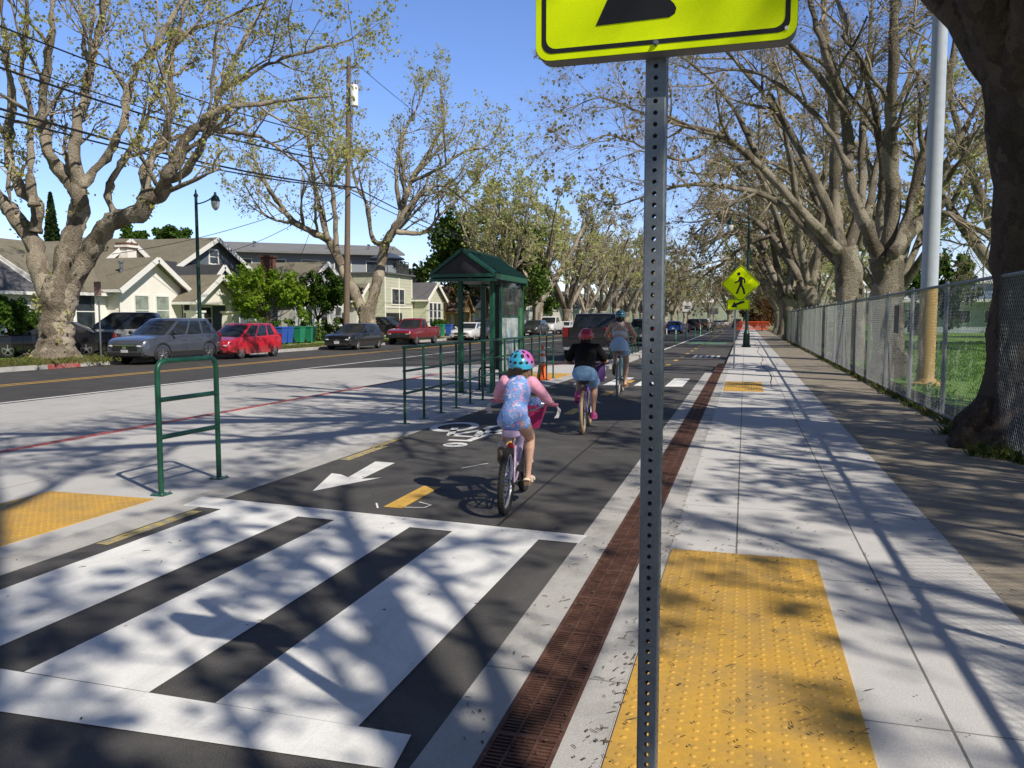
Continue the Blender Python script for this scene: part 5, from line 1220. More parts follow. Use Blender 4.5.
# brown house
t=house('small brown shingled house with double timber gables behind the red pickup',(-31,82,0))
gable(t,-10,0,-4.2,3.6,0,2.6,4.9,'x',ST_BROWN,RF_BROWN,TRIMB,ov=.5)
gable(t,-.5,1.6,-.6,3.0,2.3,2.45,4.0,'x',ST_BROWN,RF_BROWN,TRIMB,ov=.3)
for y in (-.3,2.7): MB().box((1.4,y,1.15),(.3,.3,2.3)).build('porch_post',TRIMB,t)
window(t,0,-2.6,1.5,1.2,1.3,TRIMB); MB().box((.03,1.1,1.05),(.06,.95,2.1)).build('door',mat('pale_door',(.5,.45,.35),.5),t)
t=house('cream gabled house rising behind the brown shingled house',(-37,86,0)); gable(t,-8,0,-3.5,3.5,0,5.0,7.2,'x',ST_CREAM,RF_GREY,TRIMW,ov=.4); window(t,0,0,4.4,1.2,1.4)
# far white houses
for k,(y,w_,h,m2,rm,l) in enumerate(((94,8,4.5,ST_WHITE,RF_GREY,'low white house glimpsed through the bus shelter'),(112,9,6.2,ST_WHITE,RF_GREY,'tall white house behind the far white pickup'),(127,9,5.6,ST_WHITE,RF_BROWN,'white house beyond the white pickup with brown roof'),(143,9,6.4,ST_CREAM,RF_GREY,'far cream house among the left row trunks'),(158,9,5.5,ST_WHITE,RF_DARK,'far white house with charcoal roof among the trunks'),(174,10,6,ST_TAN,RF_BROWN,'farthest pale green house down the street'))):
    t=house(l,(-31,y,0)); gable(t,-10,0,-w_/2,w_/2,0,h*.65,h,'x',m2,rm,TRIMW,ov=.4)
    for yy in (-w_*.3,0,w_*.3):
        window(t,0,yy,1.6,1.1,1.3)
        if h>5.5: window(t,0,yy*.6,h*.66,.9,1.0)
    MB().box((.6,0,2.75),(1.3,w_*.7,.12)).build('porch_roof',rm,t)
# grey apartments
a_=R(34.6); c=at_depth(245,300,76)
t=house('long grey flat-roofed apartment building behind the bungalows',(c.x,c.y,0),'apartment_building','building',a_)
MB().box((0,5,3.95),(29,10,7.9)).build('wall',ST_GREY,t)
mb=MB(); p=[(-15.2,-.9,8.0),(15.2,-.9,8.0),(15.2,5,9.25),(-15.2,5,9.25)]; q=[(-15.2,10.9,8.0),(15.2,10.9,8.0),(15.2,5.001,9.25),(-15.2,5.001,9.25)]
for z in (p,q): mb.add(z+[(x,y,zz-.2) for x,y,zz in z],[(0,1,2,3),(7,6,5,4),(0,4,5,1),(1,5,6,2),(2,6,7,3),(3,7,4,0)])
mb.build('roof',RF_FLAT,t,fix=True)
for i in range(9): window(t,0,-12.5+3.1*i,6.6,1.5,1.3,ax='y') if False else None
for i in range(9):
    x=-12.5+3.1*i; mb=MB(); mb.box((x,-.03,7.25),(1.7,.06,.08)).box((x,-.03,5.85),(1.7,.06,.08)).box((x-.81,-.03,6.55),(.08,.06,1.32)).box((x+.81,-.03,6.55),(.08,.06,1.32))
    f=mb.build('window',TRIMW,t); MB().box((x,-.01,6.55),(1.54,.03,1.32)).build('pane',PANE,f)
for x in (-6,1,8,12): vent(t,x,1.6,8.4)
c=at_depth(340,300,86)
t=house('dark-eaved upper storey building behind the forked pale tree',(c.x,c.y,0),'apartment_building','building',R(28))
MB().box((0,4,4.15),(8,8,8.3)).build('wall',ST_GREY,t); MB().box((0,4,8.45),(9.6,9.4,.3)).build('roof',RF_FLAT,t)
for x in (-2.4,0,2.4):
    f=MB().box((x,-.02,6.9),(1.7,.06,1.3)).build('window',TRIMW,t); MB().box((x,-.04,6.9),(1.5,.06,1.1)).build('pane',PANE,f)
# building across the field
t=house('low pale building with blue upper band across the playing field',(30,100,0),'field_building','building')
MB().box((0,4,1.7),(26,8,3.4)).build('wall',mat('pale_blue_wall',(.42,.48,.55),.7),t); MB().box((0,3.4,3.55),(27.5,10,.3)).build('roof',TRIMW,t); MB().box((-2,4,4.6),(16,6,1.8)).build('upper_wall',mat('blue_band',(.16,.25,.38),.6),t); MB().box((-2,4,5.6),(17,7,.2)).build('upper_roof',TRIMW,t)
for i in range(7):
    f=MB().box((-10.5+3.5*i,-.03,1.8),(2.2,.06,1.5)).build('window',TRIMW,t); MB().box((-10.5+3.5*i,-.05,1.8),(2.0,.06,1.3)).build('pane',PANE,f)
# ================================================================= vehicles
def car_paint(name,c,flake=.1,rough=.28,metal=.25):
    if name in _cache: return _cache[name]
    m,nt,b=nt_new(name); f=noise(nt,1.6,4,.6); f2=noise(nt,40,3)
    base=ramp(nt,f,[(.3,mul(c,.85)),(.7,mul(c,1.12))]); base=mix(nt,.12,base,ramp(nt,f2,[(.3,mul(c,.6)),(.7,mul(c,1.3))]))
    # road dust low on the body
    tc=N(nt,'ShaderNodeTexCoord'); sp=N(nt,'ShaderNodeSeparateXYZ'); nt.links.new(tc.outputs['Object'],sp.inputs[0])
    dz=ramp(nt,sp.outputs[2],[(.25,.35),(.6,0)]); base=mix(nt,dz,base,(.16,.145,.125))
    nt.links.new(base,b.inputs['Base Color']); b.inputs['Metallic'].default_value=metal; b.inputs['Roughness'].default_value=rough
    b.inputs['Coat Weight'].default_value=.7; b.inputs['Coat Roughness'].default_value=.05
    _cache[name]=m; return m
CGLASS=glass_dark('car_glass',(.018,.022,.025),.04); TYRE=mat('tyre',(.014,.014,.015),.85,var=.3); RIM=mat('alloy',(.45,.46,.48),.3,metal=.8,var=.1); RIMD=mat('dark_alloy',(.1,.1,.11),.35,metal=.7,var=.1)
LIGHT=mat('headlamp_lens',(.5,.52,.54),.1,var=.2,scale=20); TAIL=mat('tail_lamp',(.22,.008,.01),.15,var=.2); TRIMK=mat('black_plastic',(.02,.02,.021),.6,var=.2); CHROME=mat('chrome',(.6,.6,.62),.15,metal=1,var=.05); PLATE=mat('plate_white',(.55,.56,.58),.5,var=.2,scale=12)
def interp(tab,y):
    if y<=tab[0][0]: return tab[0][1]
    for (a,b2),(c,d) in zip(tab,tab[1:]):
        if y<=c: s=(y-a)/(c-a) if c>a else 0; return b2+(d-b2)*s
    return tab[-1][1]
def wheel(t,x,y,r,wd,rim,side,spokes=5):
    prof=[(r*.66,-wd/2),(r*.93,-wd/2),(r,-wd*.32),(r,wd*.32),(r*.93,wd/2),(r*.66,wd/2),(r*.64,wd*.2),(r*.64,-wd*.2),(r*.66,-wd/2)]
    secs=[[V((x+h,y+math.cos(6.28318*j/28)*q,r+math.sin(6.28318*j/28)*q)) for j in range(28)] for q,h in prof]
    w=MB().loft(secs,caps=False).build('wheel',TYRE,t,smooth=45,fix=True)
    xo=x+side*wd*.36
    mb=MB(); mb.loft([[V((xo+side*h,y+math.cos(6.28318*j/26)*q,r+math.sin(6.28318*j/26)*q)) for j in range(26)] for q,h in ((r*.67,-.03),(r*.67,.022),(r*.60,.026),(r*.58,-.03))],caps=False)
    mb.cyl((xo-.02,y,r),(xo+side*.03,y,r),r*.16,n=12)
    for k in range(spokes):
        a=6.283*k/spokes+.3; d=V((0,math.cos(a),math.sin(a))); mb.bar(V((xo+side*.012,y,r))+d*r*.1,V((xo+side*.012,y,r))+d*r*.62,.03,r*.19,up=V((1,0,0)))
    mb.build('rim',rim,w,fix=True)
    MB().cyl((x-side*.04,y,r),(x-side*.02,y,r),r*.63,n=20).build('brake_disc',TRIMK,w)
def car(name,label,cat,loc,rz,P,paint,group=None,trim_dark=True):
    t=thing(name,label,cat,loc,rz,group)
    L,W,H,wb,r=P['L'],P['W'],P['H'],P['wb'],P['r']; hw=W/2; top=P['top']; gc=P.get('gc',.22)
    yf=P['yf']; yr=yf-wb   # axle positions; car spans y from -L/2 to L/2
    ys=sorted(set([-L/2,-L/2+.06,-L/2+.25]+[y for y,_ in top]+[yf,yr,yf-.5,yr+.5,L/2-.45,L/2-.2,L/2-.06,L/2]))
    ys=[y for i,y in enumerate(ys) if i==0 or y-ys[i-1]>.03]
    secs=[]
    for y in ys:
        e=max(0,(abs(y)-(L/2-.48))/.48); fr=y>0
        w=hw*(1-(.15 if fr else .09)*e**2.6); zt=interp(top,y); zb=gc+(.10*e*e if fr else .14*e*e)
        hgt=zt-zb; c=P.get('crown',.03)*(1-e*.5)
        half=[(0,zb),(w*.8,zb),(w*.965,zb+.08),(w*1.0,zb+hgt*.42),(w*.985,zb+hgt*.70),(w*.955,zt-.05),(w*.90,zt),(w*.55,zt+c*.75),(0,zt+c)]
        secs.append([(x,y,z) for x,z in half]+[(-x,y,z) for x,z in half[-2:0:-1]])
    o=MB().loft(secs).build('body',[paint,TRIMK],t,fix=True)
    # wheel arches
    cut=MB()
    for y in (yf,yr):
        for s in (-1,1): cut.cyl((s*(hw-.30),y,r),(s*(hw+.2),y,r),r*1.13,n=28)
    co=cut.build('cutter',[TRIMK],None,fix=True); bm_=o.modifiers.new('b','BOOLEAN'); bm_.object=co; bm_.operation='DIFFERENCE'; bm_.solver='EXACT'
    try: bm_.material_mode='TRANSFER'
    except Exception: pass
    bpy.context.view_layer.update(); apply_mods(o); me=co.data; bpy.data.objects.remove(co); bpy.data.meshes.remove(me)
    o.data.shade_smooth(); o.data.set_sharp_from_angle(angle=R(32))
    # greenhouse: rings from the belt line to the roof crown, split into panes, pillars and roof
    yr0,yf0,yr1,yf1=P['cab']; zb0=interp(top,yr0); zf0=interp(top,yf0); wbs=hw*.905; wr=hw*P.get('tumble',.74); zr=H-.05
    side=P['side']   # (fraction front->rear, glass?) breakpoints
    fx=[-1,-.9,-.6,-.2,.2,.6,.9,1]
    def ring_(h,inset=0,zadd=0):
        yf_=yf0+(yf1-yf0)*h-inset*1.3; yr_=yr0+(yr1-yr0)*h+inset*1.0; w_=wbs+(wr-wbs)*(h**1.25)-inset
        zf_=(zf0-.012)+(zr-zf0+.012)*h+zadd; zr_=(zb0-.012)+(zr-zb0+.012)*h+zadd
        cf=lambda x:.13*abs(x)**2.4*(1-.3*h); cr=lambda x:.09*abs(x)**2.6
        pts=[]
        for x in fx: pts.append(V((x*w_,yf_-cf(x),zf_)))
        for f,_ in side[1:-1]: pts.append(V((w_*(1+.012*math.sin(math.pi*f)),(yf_-cf(1))+((yr_+cr(1))-(yf_-cf(1)))*f,zf_+(zr_-zf_)*f)))
        for x in fx[::-1]: pts.append(V((x*w_,yr_+cr(x),zr_)))
        for f,_ in side[-2:0:-1]: pts.append(V((-w_*(1+.012*math.sin(math.pi*f)),(yf_-cf(1))+((yr_+cr(1))-(yf_-cf(1)))*f,zf_+(zr_-zf_)*f)))
        return pts
    lv=[(0,0,0),(.05,0,0),(.5,0,0),(.90,0,0),(1,.0,0),(1,.035,.022),(1,.13,.038),(1,.34,.048),(1,wr*.8,.052)]
    rings=[ring_(*q) for q in lv]; nF=len(fx); nS=len(side)-2; n=len(rings[0])
    kind=[]
    for j in range(n):
        if j<nF-1: kind.append('F' if 0<j<nF-2 else 'P')
        elif j<nF-1+nS+1: kind.append('S' if side[j-(nF-1)][1] else 'P')
        elif j<2*nF-1+nS: kind.append('R' if (0<j-(nF+nS)<nF-2 and P.get('rearglass',1)) else 'P')
        else:
            q=j-(2*nF-1+nS); q=nS-q; kind.append('L' if side[q][1] else 'P')
    G={c:MB() for c in 'FSRLP'}
    for l in range(len(rings)-1):
        for j in range(n):
            j2=(j+1)%n; c=kind[j] if l in (1,2) else 'P'
            if l>=len(rings)-2 and False: continue
            G[c].add([rings[l][j],rings[l][j2],rings[l+1][j2],rings[l+1][j]],[(0,1,2,3)])
    G['P'].add(rings[-1],[tuple(range(n))])
    def weld(o):
        bm=bmesh.new(); bm.from_mesh(o.data); bmesh.ops.remove_doubles(bm,verts=bm.verts,dist=.0005); bmesh.ops.recalc_face_normals(bm,faces=bm.faces); bm.to_mesh(o.data); bm.free()
        o.data.shade_smooth(); o.data.set_sharp_from_angle(angle=R(50)); return o
    weld(G['P'].build('roof',paint if not P.get('darkroof') else P['darkroof'],t))
    for c,nm in (('F','windscreen'),('R','rear_window'),('S','side_window'),('L','side_window')):
        if G[c].v: weld(G[c].build(nm,CGLASS,t))
    if P.get('rails'):
        for s in (-1,1): MB().tube([(s*wr*.93,yr1+.15,H-.03),(s*wr*.93,yr1+.3,H+.03),(s*wr*.93,yf1-.3,H+.03),(s*wr*.93,yf1-.12,H-.03)],.02,6).build('roof_rail',TRIMK,t)
    for s in (-1,1):
        for y in (yf,yr): wheel(t,s*(hw-.115),y,r,.21,P.get('rim',RIM),s)
    if P.get('arch'):
        for s in (-1,1):
            for y in (yf,yr):
                mb=MB(); A=[V((s*(hw*.985+.006),y+math.cos(R(a))*r*1.2,r+math.sin(R(a))*r*1.2)) for a in range(-18,199,12)]; mb.tube(A,.035,6); mb.build('wheel_arch',TRIMK,t,smooth=60)
            MB().box((s*hw*.975,(yf+yr)/2,gc+.13),(.06,wb-2.3*r,.2),bev=.03).build('door_cladding',TRIMK,t)
        MB().box((0,L/2-.03,gc+.16),(hw*1.75,.14,.16),bev=.04).build('lower_bumper',TRIMK,t); MB().box((0,L/2+.03,(interp(top,L/2)+gc+.12)/2+.15),(hw*1.0,.03,.035),bev=.01).build('grille_bar',CHROME,t)
    # front face
    zt=interp(top,L/2); g0=gc+.12; fy=L/2
    gw=hw*P.get('grw',.55)
    MB().box((0,fy-.0,(zt+g0)/2+.07),(gw*2,.05,P.get('grh',.16)),bev=.02).build('grille',TRIMK,t)
    MB().box((0,fy-.02,g0+.02),(hw*1.15,.06,.13),bev=.02).build('bumper_intake',TRIMK,t)
    MB().box((0,fy+.028,(zt+g0)/2+.07),(.16,.02,.09),bev=.01).build('badge',CHROME,t) if P.get('badge',1) else None
    MB().box((0,fy+.025,g0+.13),(.31,.012,.155)).build('number_plate',PLATE,t)
    for s in (-1,1):
        MB().ell((s*hw*.70,fy-.115,zt-.085+P.get('hl',0)),(hw*.23,.15,.068),12,8,rot=Matrix.Rotation(-s*.5,3,'Z')).build('headlight',LIGHT,t,smooth=180)
        MB().box((s*hw*.62,fy-.05,g0+.02),(.2,.06,.07),bev=.02).build('fog_lamp',TRIMK,t)
        ty=P.get('tail',(.10,.30)); zt2=interp(top,-L/2+.1)
        MB().box((s*hw*.80,-L/2+.06,zt2-.14),(hw*.24,.16,ty[1]),bev=.04).build('tail_light',TAIL,t)
        m_=MB().ell((s*(hw+.09),yf0-.42,zf0+.10),(.10,.06,.08),10,6); m_.bar((s*(hw*.9),yf0-.42,zf0+.03),(s*(hw+.07),yf0-.42,zf0+.07),.04); m_.build('mirror',P.get('mirror',paint),t,smooth=60)
        zs=gc+.1
        for i,yd in enumerate(P['doors'][:-1]):
            pass
        for yd in P['doors']:
            zq=interp(top,yd); hq=zq-gc
            MB().tube([(s*(hw*.972),yd,gc+.10),(s*(hw*1.001),yd,gc+hq*.42),(s*(hw*.987),yd,gc+hq*.70),(s*(hw*.957),yd,zq-.05)],.0065,4).build('door_seam',TRIMK,t)
        for yd in P['doors'][1:]:
            zq=interp(top,yd); MB().box((s*(hw*.985),yd+.16 if True else 0,gc+(zq-gc)*.76),(.03,.17,.03),bev=.01).build('door_handle',P.get('handle',paint),t)
        MB().box((s*hw*.965,(yf+yr)/2,gc+.06),(.05,wb-2.3*r,.12),bev=.02).build('side_sill',TRIMK if trim_dark else paint,t)
    MB().box((0,-L/2-.012,gc+.42),(.31,.012,.155)).build('number_plate',PLATE,t)
    MB().box((0,-L/2+.0,gc+.16),(W*.8,.06,.14),bev=.02).build('rear_bumper',TRIMK if trim_dark else paint,t)
    return t
SUV=dict(side=[(0,0),(.03,1),(.33,0),(.38,1),(.66,0),(.70,1),(.90,0),(1,0)],L=4.55,W=1.86,H=1.74,wb=2.66,r=.36,yf=1.36,gc=.24,top=[(-2.275,.95),(-2.2,1.06),(-1.7,1.12),(.75,1.09),(1.15,1.08),(1.6,1.03),(2.0,.96),(2.18,.90),(2.275,.78)],cab=(-2.14,1.22,-1.72,.20),pil=((.36,.10),(.64,.07)),cp=.2,doors=(.95,-.02,-.98),rails=0,tumble=.72,grh=.2,grw=.62,tail=(.1,.42),mirror=TRIMK,arch=1)
HATCH=dict(side=[(0,0),(.03,1),(.34,0),(.38,1),(.66,0),(.70,1),(.88,0),(1,0)],L=4.0,W=1.7,H=1.53,wb=2.5,r=.30,yf=1.22,gc=.2,top=[(-2.0,.88),(-1.93,.96),(-1.5,.99),(.9,.93),(1.3,.91),(1.75,.83),(1.93,.77),(2.0,.66)],cab=(-1.88,1.32,-1.5,.25),pil=((.34,.09),(.64,.07)),cp=.16,doors=(1.0,.05,-.85),tumble=.72,grh=.1,grw=.45,tail=(.1,.4))
GOLF=dict(side=[(0,0),(.03,1),(.36,0),(.40,1),(.72,0),(.74,0),(1,0)],L=4.26,W=1.78,H=1.46,wb=2.63,r=.315,yf=1.30,gc=.18,top=[(-2.13,.86),(-2.05,.95),(-1.6,.97),(.8,.94),(1.15,.91),(1.8,.84),(2.05,.77),(2.13,.66)],cab=(-1.98,.98,-1.45,.05),pil=((.36,.1),(.66,.07)),cp=.22,doors=(.8,-.12,-1.0),tumble=.74,grh=.09,grw=.6,tail=(.1,.2))
SEDAN=dict(side=[(0,0),(.03,1),(.42,0),(.46,1),(.82,0),(1,0)],L=4.8,W=1.82,H=1.45,wb=2.78,r=.325,yf=1.45,gc=.18,top=[(-2.4,.86),(-2.3,.98),(-1.75,1.0),(-1.2,.97),(.9,.93),(1.3,.91),(2.0,.83),(2.3,.76),(2.4,.66)],cab=(-1.72,1.1,-.95,.15),pil=((.28,.08),(.56,.07)),cp=.14,doors=(.9,-.1,-1.05),tumble=.72,grh=.12,grw=.55,tail=(.1,.2))
PICK=dict(side=[(0,0),(.03,1),(.55,0),(.62,1),(.88,0),(1,0)],L=5.3,W=1.86,H=1.75,wb=3.25,r=.37,yf=1.72,gc=.36,top=[(-2.65,1.08),(-2.6,1.10),(-.55,1.10),(-.5,1.12),(1.0,1.10),(1.3,1.08),(2.3,1.0),(2.55,.92),(2.65,.78)],cab=(-.62,1.05,-.42,.35),pil=((.28,.1),),cp=.16,doors=(.85,-.05,-.55),tumble=.76,grh=.2,grw=.5,tail=(.1,.36),crown=.02)
BIGPICK=dict(side=[(0,0),(.03,1),(.46,0),(.52,1),(.90,0),(1,0)],L=5.8,W=2.03,H=1.94,wb=3.7,r=.41,yf=1.95,gc=.42,top=[(-2.9,1.28),(-2.85,1.30),(-.95,1.30),(-.9,1.30),(1.1,1.27),(1.4,1.24),(2.55,1.16),(2.8,1.05),(2.9,.85)],cab=(-.95,1.25,-.78,.5),pil=((.45,.1),),cp=.14,doors=(1.0,.1,-.85),tumble=.78,grh=.3,grw=.62,tail=(.1,.42),crown=.02,cpz=1)
def pick_extras(t,P,paint):
    L,W=P['L'],P['W']; z=interp(P['top'],-L/2+.1); y1=P['cab'][0]-.12; y0=-L/2+.1
    MB().box((0,(y0+y1)/2,z+.022),(W*.76,y1-y0,.01)).build('bed_floor',TRIMK,t)
    for s in (-1,1): MB().box((s*W*.41,(y0+y1)/2,z+.03),(W*.1,y1-y0,.05),bev=.02).build('bed_rail',paint,t)
    MB().box((0,-L/2+.02,z-.16),(W*.72,.09,.46),bev=.03).build('tailgate',paint,t); MB().box((0,-L/2-.06,P['gc']+.1),(W*.9,.2,.16),bev=.04).build('step_bumper',CHROME if P is BIGPICK else TRIMK,t)
    MB().box((0,-L/2-.035,z-.1),(.25,.02,.09),bev=.01).build('tailgate_badge',CHROME,t)
Zs=-.15
pk='cars parked along the far kerb'
def park(x,px_front,px_rear=None): pass
P_GREY=car_paint('paint_blue_grey',(.075,.088,.115)); P_RED=car_paint('paint_red',(.55,.012,.03),metal=.0); P_BLK=car_paint('paint_black',(.012,.012,.015)); P_MAR=car_paint('paint_maroon',(.21,.012,.022),metal=.1); P_WHT=car_paint('paint_white',(.7,.7,.7),metal=0); P_SIL=car_paint('paint_silver',(.42,.43,.44)); P_BLU=car_paint('paint_blue',(.012,.09,.42)); P_DGR=car_paint('paint_dark_grey',(.05,.052,.058)); P_BEI=car_paint('paint_beige',(.38,.35,.3))
def at_wheel(xn,pxf,P):   # x of street side, pixel column of the front wheel
    d=ray(pxf,330); yw=xn/d.x*d.y; return (xn-P['W']/2, yw+P['yf'], Zs)
c=at_wheel(-21.0,162.5,SUV); car('parked_car','blue-grey crossover with black mirrors parked in front of the big plane trunk','car',c,math.pi,dict(SUV,wb=2.72,rim=RIM),P_GREY,pk)
c=at_wheel(-20.6,241.5,HATCH); car('parked_car','bright red small hatchback parked behind the blue-grey crossover','car',c,math.pi,HATCH,P_RED,pk,False)
c=at_wheel(-20.4,358.5,GOLF); car('parked_car','black hatchback parked in front of the forked pale tree','car',c,math.pi,GOLF,P_BLK,pk)
c=at_wheel(-20.8,417,PICK); t=car('parked_pickup','maroon red pickup parked before the pale green house','pickup truck',c,math.pi,dict(PICK,rim=RIM),P_MAR,pk); pick_extras(t,PICK,P_MAR)
MB().box((0,PICK['L']/2-.0,.58),(1.75,.16,.26),bev=.05).build('front_bumper',TRIMK,t)
# behind / beside
def at_plane(px,x): d=ray(px,330); return (x,x/d.x*d.y)
x,y=at_plane(52,-27.6); car('parked_sedan','black sedan seen side-on behind the big plane trunk, tail lights showing','car',(x,y,0.0),R(128),SEDAN,P_BLK)
x,y=at_plane(118,-27.2); car('parked_car','silver car with black roof half hidden behind the blue-grey crossover','car',(x,y,0.0),R(120),dict(SUV,H=1.86,darkroof=P_BLK),P_SIL)
x,y=at_plane(388,-28.5); car('parked_car','black car standing in the driveway of the pale green house','car',(x,y,0.0),R(-100),SUV,P_BLK)
x,y=at_plane(470,-21.5); car('parked_car','white car seen through the bus shelter posts','car',(x,y,Zs),math.pi,SEDAN,P_WHT,pk)
x,y=at_plane(484,-21.0); car('parked_car','dark car seen behind the right shelter post','car',(x,y,Zs),math.pi,SUV,P_DGR,pk)
x,y=at_plane(535,-20.4); car('parked_car','dark grey car parked in front of the white pickup','car',(x,y,Zs),math.pi,dict(SUV,H=1.6),P_DGR,pk)
x,y=at_plane(550,-20.6); t=car('parked_pickup','tall white pickup parked behind the dark grey car','pickup truck',(x,y,Zs),math.pi,dict(BIGPICK,H=2.0),P_WHT,pk); pick_extras(t,BIGPICK,P_WHT)
x,y=at_plane(565,-20.6); car('parked_car','small white car parked beyond the white pickup','car',(x,y,Zs),math.pi,SEDAN,P_WHT,pk)
t=car('black_pickup','large black pickup driving away beside the woman cyclist, seen from behind','pickup truck',(-6.15,34.6,Zs),R(1),dict(BIGPICK,rim=RIMD,W=2.14),P_BLK); pick_extras(t,BIGPICK,P_BLK)
car('traffic_car','dark car ahead of the black pickup, half hidden by the woman cyclist','car',(-6.2,53,Zs),0,SUV,P_DGR,'cars in the near traffic lanes')
car('traffic_car','bright blue hatchback driving away far down the street','car',(-8.0,97,Zs),0,dict(GOLF,W=1.85),P_BLU,'cars in the near traffic lanes')
for x,y,P,pt,l in ((-10.6,104,SUV,P_MAR,'dark red car left of the blue hatchback'),(-6.4,108,SUV,P_DGR,'dark grey car just right of the blue hatchback'),(-5.9,119,SUV,P_BLK,'black car ahead of the dark grey one at the junction'),(-6.1,131,SUV,P_WHT,'white car ahead of the black one at the junction'),(-5.2,165,SEDAN,P_SIL,'silver car farthest down the near lanes'),(-9.2,150,SEDAN,P_BLK,'black car beyond the far junction'),(-4.3,182,SEDAN,P_WHT,'white car far beyond the junction'),(-1.4,160,SUV,P_DGR,'dark car at the end of the bike lane, by the orange barriers'),(-17.5,140,SEDAN,P_BEI,'beige car coming along the opposite lane')):
    car('traffic_car',l,'car',(x,y,Zs),0 if x>-16 else math.pi,P,pt,'cars in the near traffic lanes')
# ================================================================= bicycles and riders
def etube(mb,pts,rad,n=14,mi=0,side=V((1,0,0))):
    """elliptical tube; rad = list of (across, deep)"""
    pts=[V(p) for p in pts]; secs=[]; k=len(pts)
    for i,p in enumerate(pts):
        d=(pts[min(i+1,k-1)]-pts[max(i-1,0)]).normalized(); u=(side-d*side.dot(d)).normalized(); w=d.cross(u)
        a,b2=rad[i] if hasattr(rad[i],'__len__') else (rad[i],rad[i])
        secs.append([p+u*(math.cos(6.28318*j/n)*a)+w*(math.sin(6.28318*j/n)*b2) for j in range(n)])
    mb.loft(secs,mi); return mb
def cap(mb,pts,rad,n=12):
    """tube with rounded ends for voxel union"""
    mb.tube(pts,rad,n); mb.ell(pts[0],rad[0],10,8); mb.ell(pts[-1],rad[-1],10,8)
def union(mb,name,m,parent,vox=.008,smooth=3,fac=.5):
    o=mb.build(name,m,parent,fix=False)
    r=o.modifiers.new('r','REMESH'); r.mode='VOXEL'; r.voxel_size=vox; r.use_smooth_shade=True
    s=o.modifiers.new('s','SMOOTH'); s.iterations=smooth; s.factor=fac
    apply_mods(o); o.data.shade_smooth()
    if not o.data.materials: o.data.materials.append(m)
    return o
def knee_of(h,a,l1,l2,fw=V((0,1,.35)),out=0):
    d=a-h; L=min(d.length,(l1+l2)*.995); x=(l1*l1-l2*l2+L*L)/(2*L); hh=math.sqrt(max(0,l1*l1-x*x)); u=d.normalized(); f=(fw-u*fw.dot(u)).normalized()
    return h+u*x+f*hh+V((out,0,0))
def skin_mat(name,c):
    m,nt,b=nt_new(name); f=noise(nt,9,4); nt.links.new(ramp(nt,f,[(.3,mul(c,.88)),(.7,mul(c,1.08))]),b.inputs['Base Color']); b.inputs['Roughness'].default_value=.5
    b.inputs['Subsurface Weight'].default_value=.12; b.inputs['Subsurface Radius'].default_value=(.01,.004,.002); return m
def fabric(name,c,var=.18): return mat(name,c,.85,var=var,scale=14,bmp=.75,bscale=22,spec=.2)
SKIN=skin_mat('skin_fair',(.60,.37,.27)); SKIN2=skin_mat('skin_tan',(.50,.29,.20))
m,nt,b=nt_new('floral_swim_fabric'); v1=N(nt,'ShaderNodeTexVoronoi'); tc=N(nt,'ShaderNodeTexCoord'); v1.inputs['Scale'].default_value=17; nt.links.new(tc.outputs['Object'],v1.inputs['Vector'])
d=noise(nt,26,5,.7,.6); base=ramp(nt,noise(nt,7,4),[(.3,(.13,.26,.62)),(.7,(.24,.40,.78))])
base=mix(nt,ramp(nt,d,[(.56,0),(.60,1)]),base,(.68,.62,.74)); base=mix(nt,ramp(nt,noise(nt,19,4,.6,.8),[(.58,0),(.62,1)]),base,(.75,.27,.42))
base=mix(nt,ramp(nt,noise(nt,33,3,.6),[(.66,0),(.69,.9)]),base,(.08,.10,.4)); nt.links.new(base,b.inputs['Base Color']); b.inputs['Roughness'].default_value=.6; bump(nt,b,noise(nt,20,3,.5,.8),.6,.02); FLORAL=m
m,nt,b=nt_new('helmet_blue_pink'); tc=N(nt,'ShaderNodeTexCoord'); sp=N(nt,'ShaderNodeSeparateXYZ'); nt.links.new(tc.outputs['Object'],sp.inputs[0]); ad=N(nt,'ShaderNodeMath',operation='MULTIPLY_ADD'); ad.inputs[1].default_value=.9; nt.links.new(sp.outputs[2],ad.inputs[0]); nt.links.new(sp.outputs[0],ad.inputs[2])
mr=N(nt,'ShaderNodeMapRange'); mr.inputs['From Min'].default_value=.06; mr.inputs['From Max'].default_value=.16; nt.links.new(ad.outputs[0],mr.inputs['Value'])
nt.links.new(ramp(nt,mr.outputs['Result'],[(.2,(.05,.42,.66)),(.55,(.62,.16,.55)),(.8,(.72,.12,.5))]),b.inputs['Base Color']); b.inputs['Roughness'].default_value=.25; b.inputs['Coat Weight'].default_value=.5; H_GIRL=m
H_BOY=mat('helmet_raspberry',(.50,.03,.06),.3,var=.12,scale=8,coat=.4); H_MOM=mat('helmet_teal',(.10,.33,.42),.3,var=.2,scale=14,coat=.4)
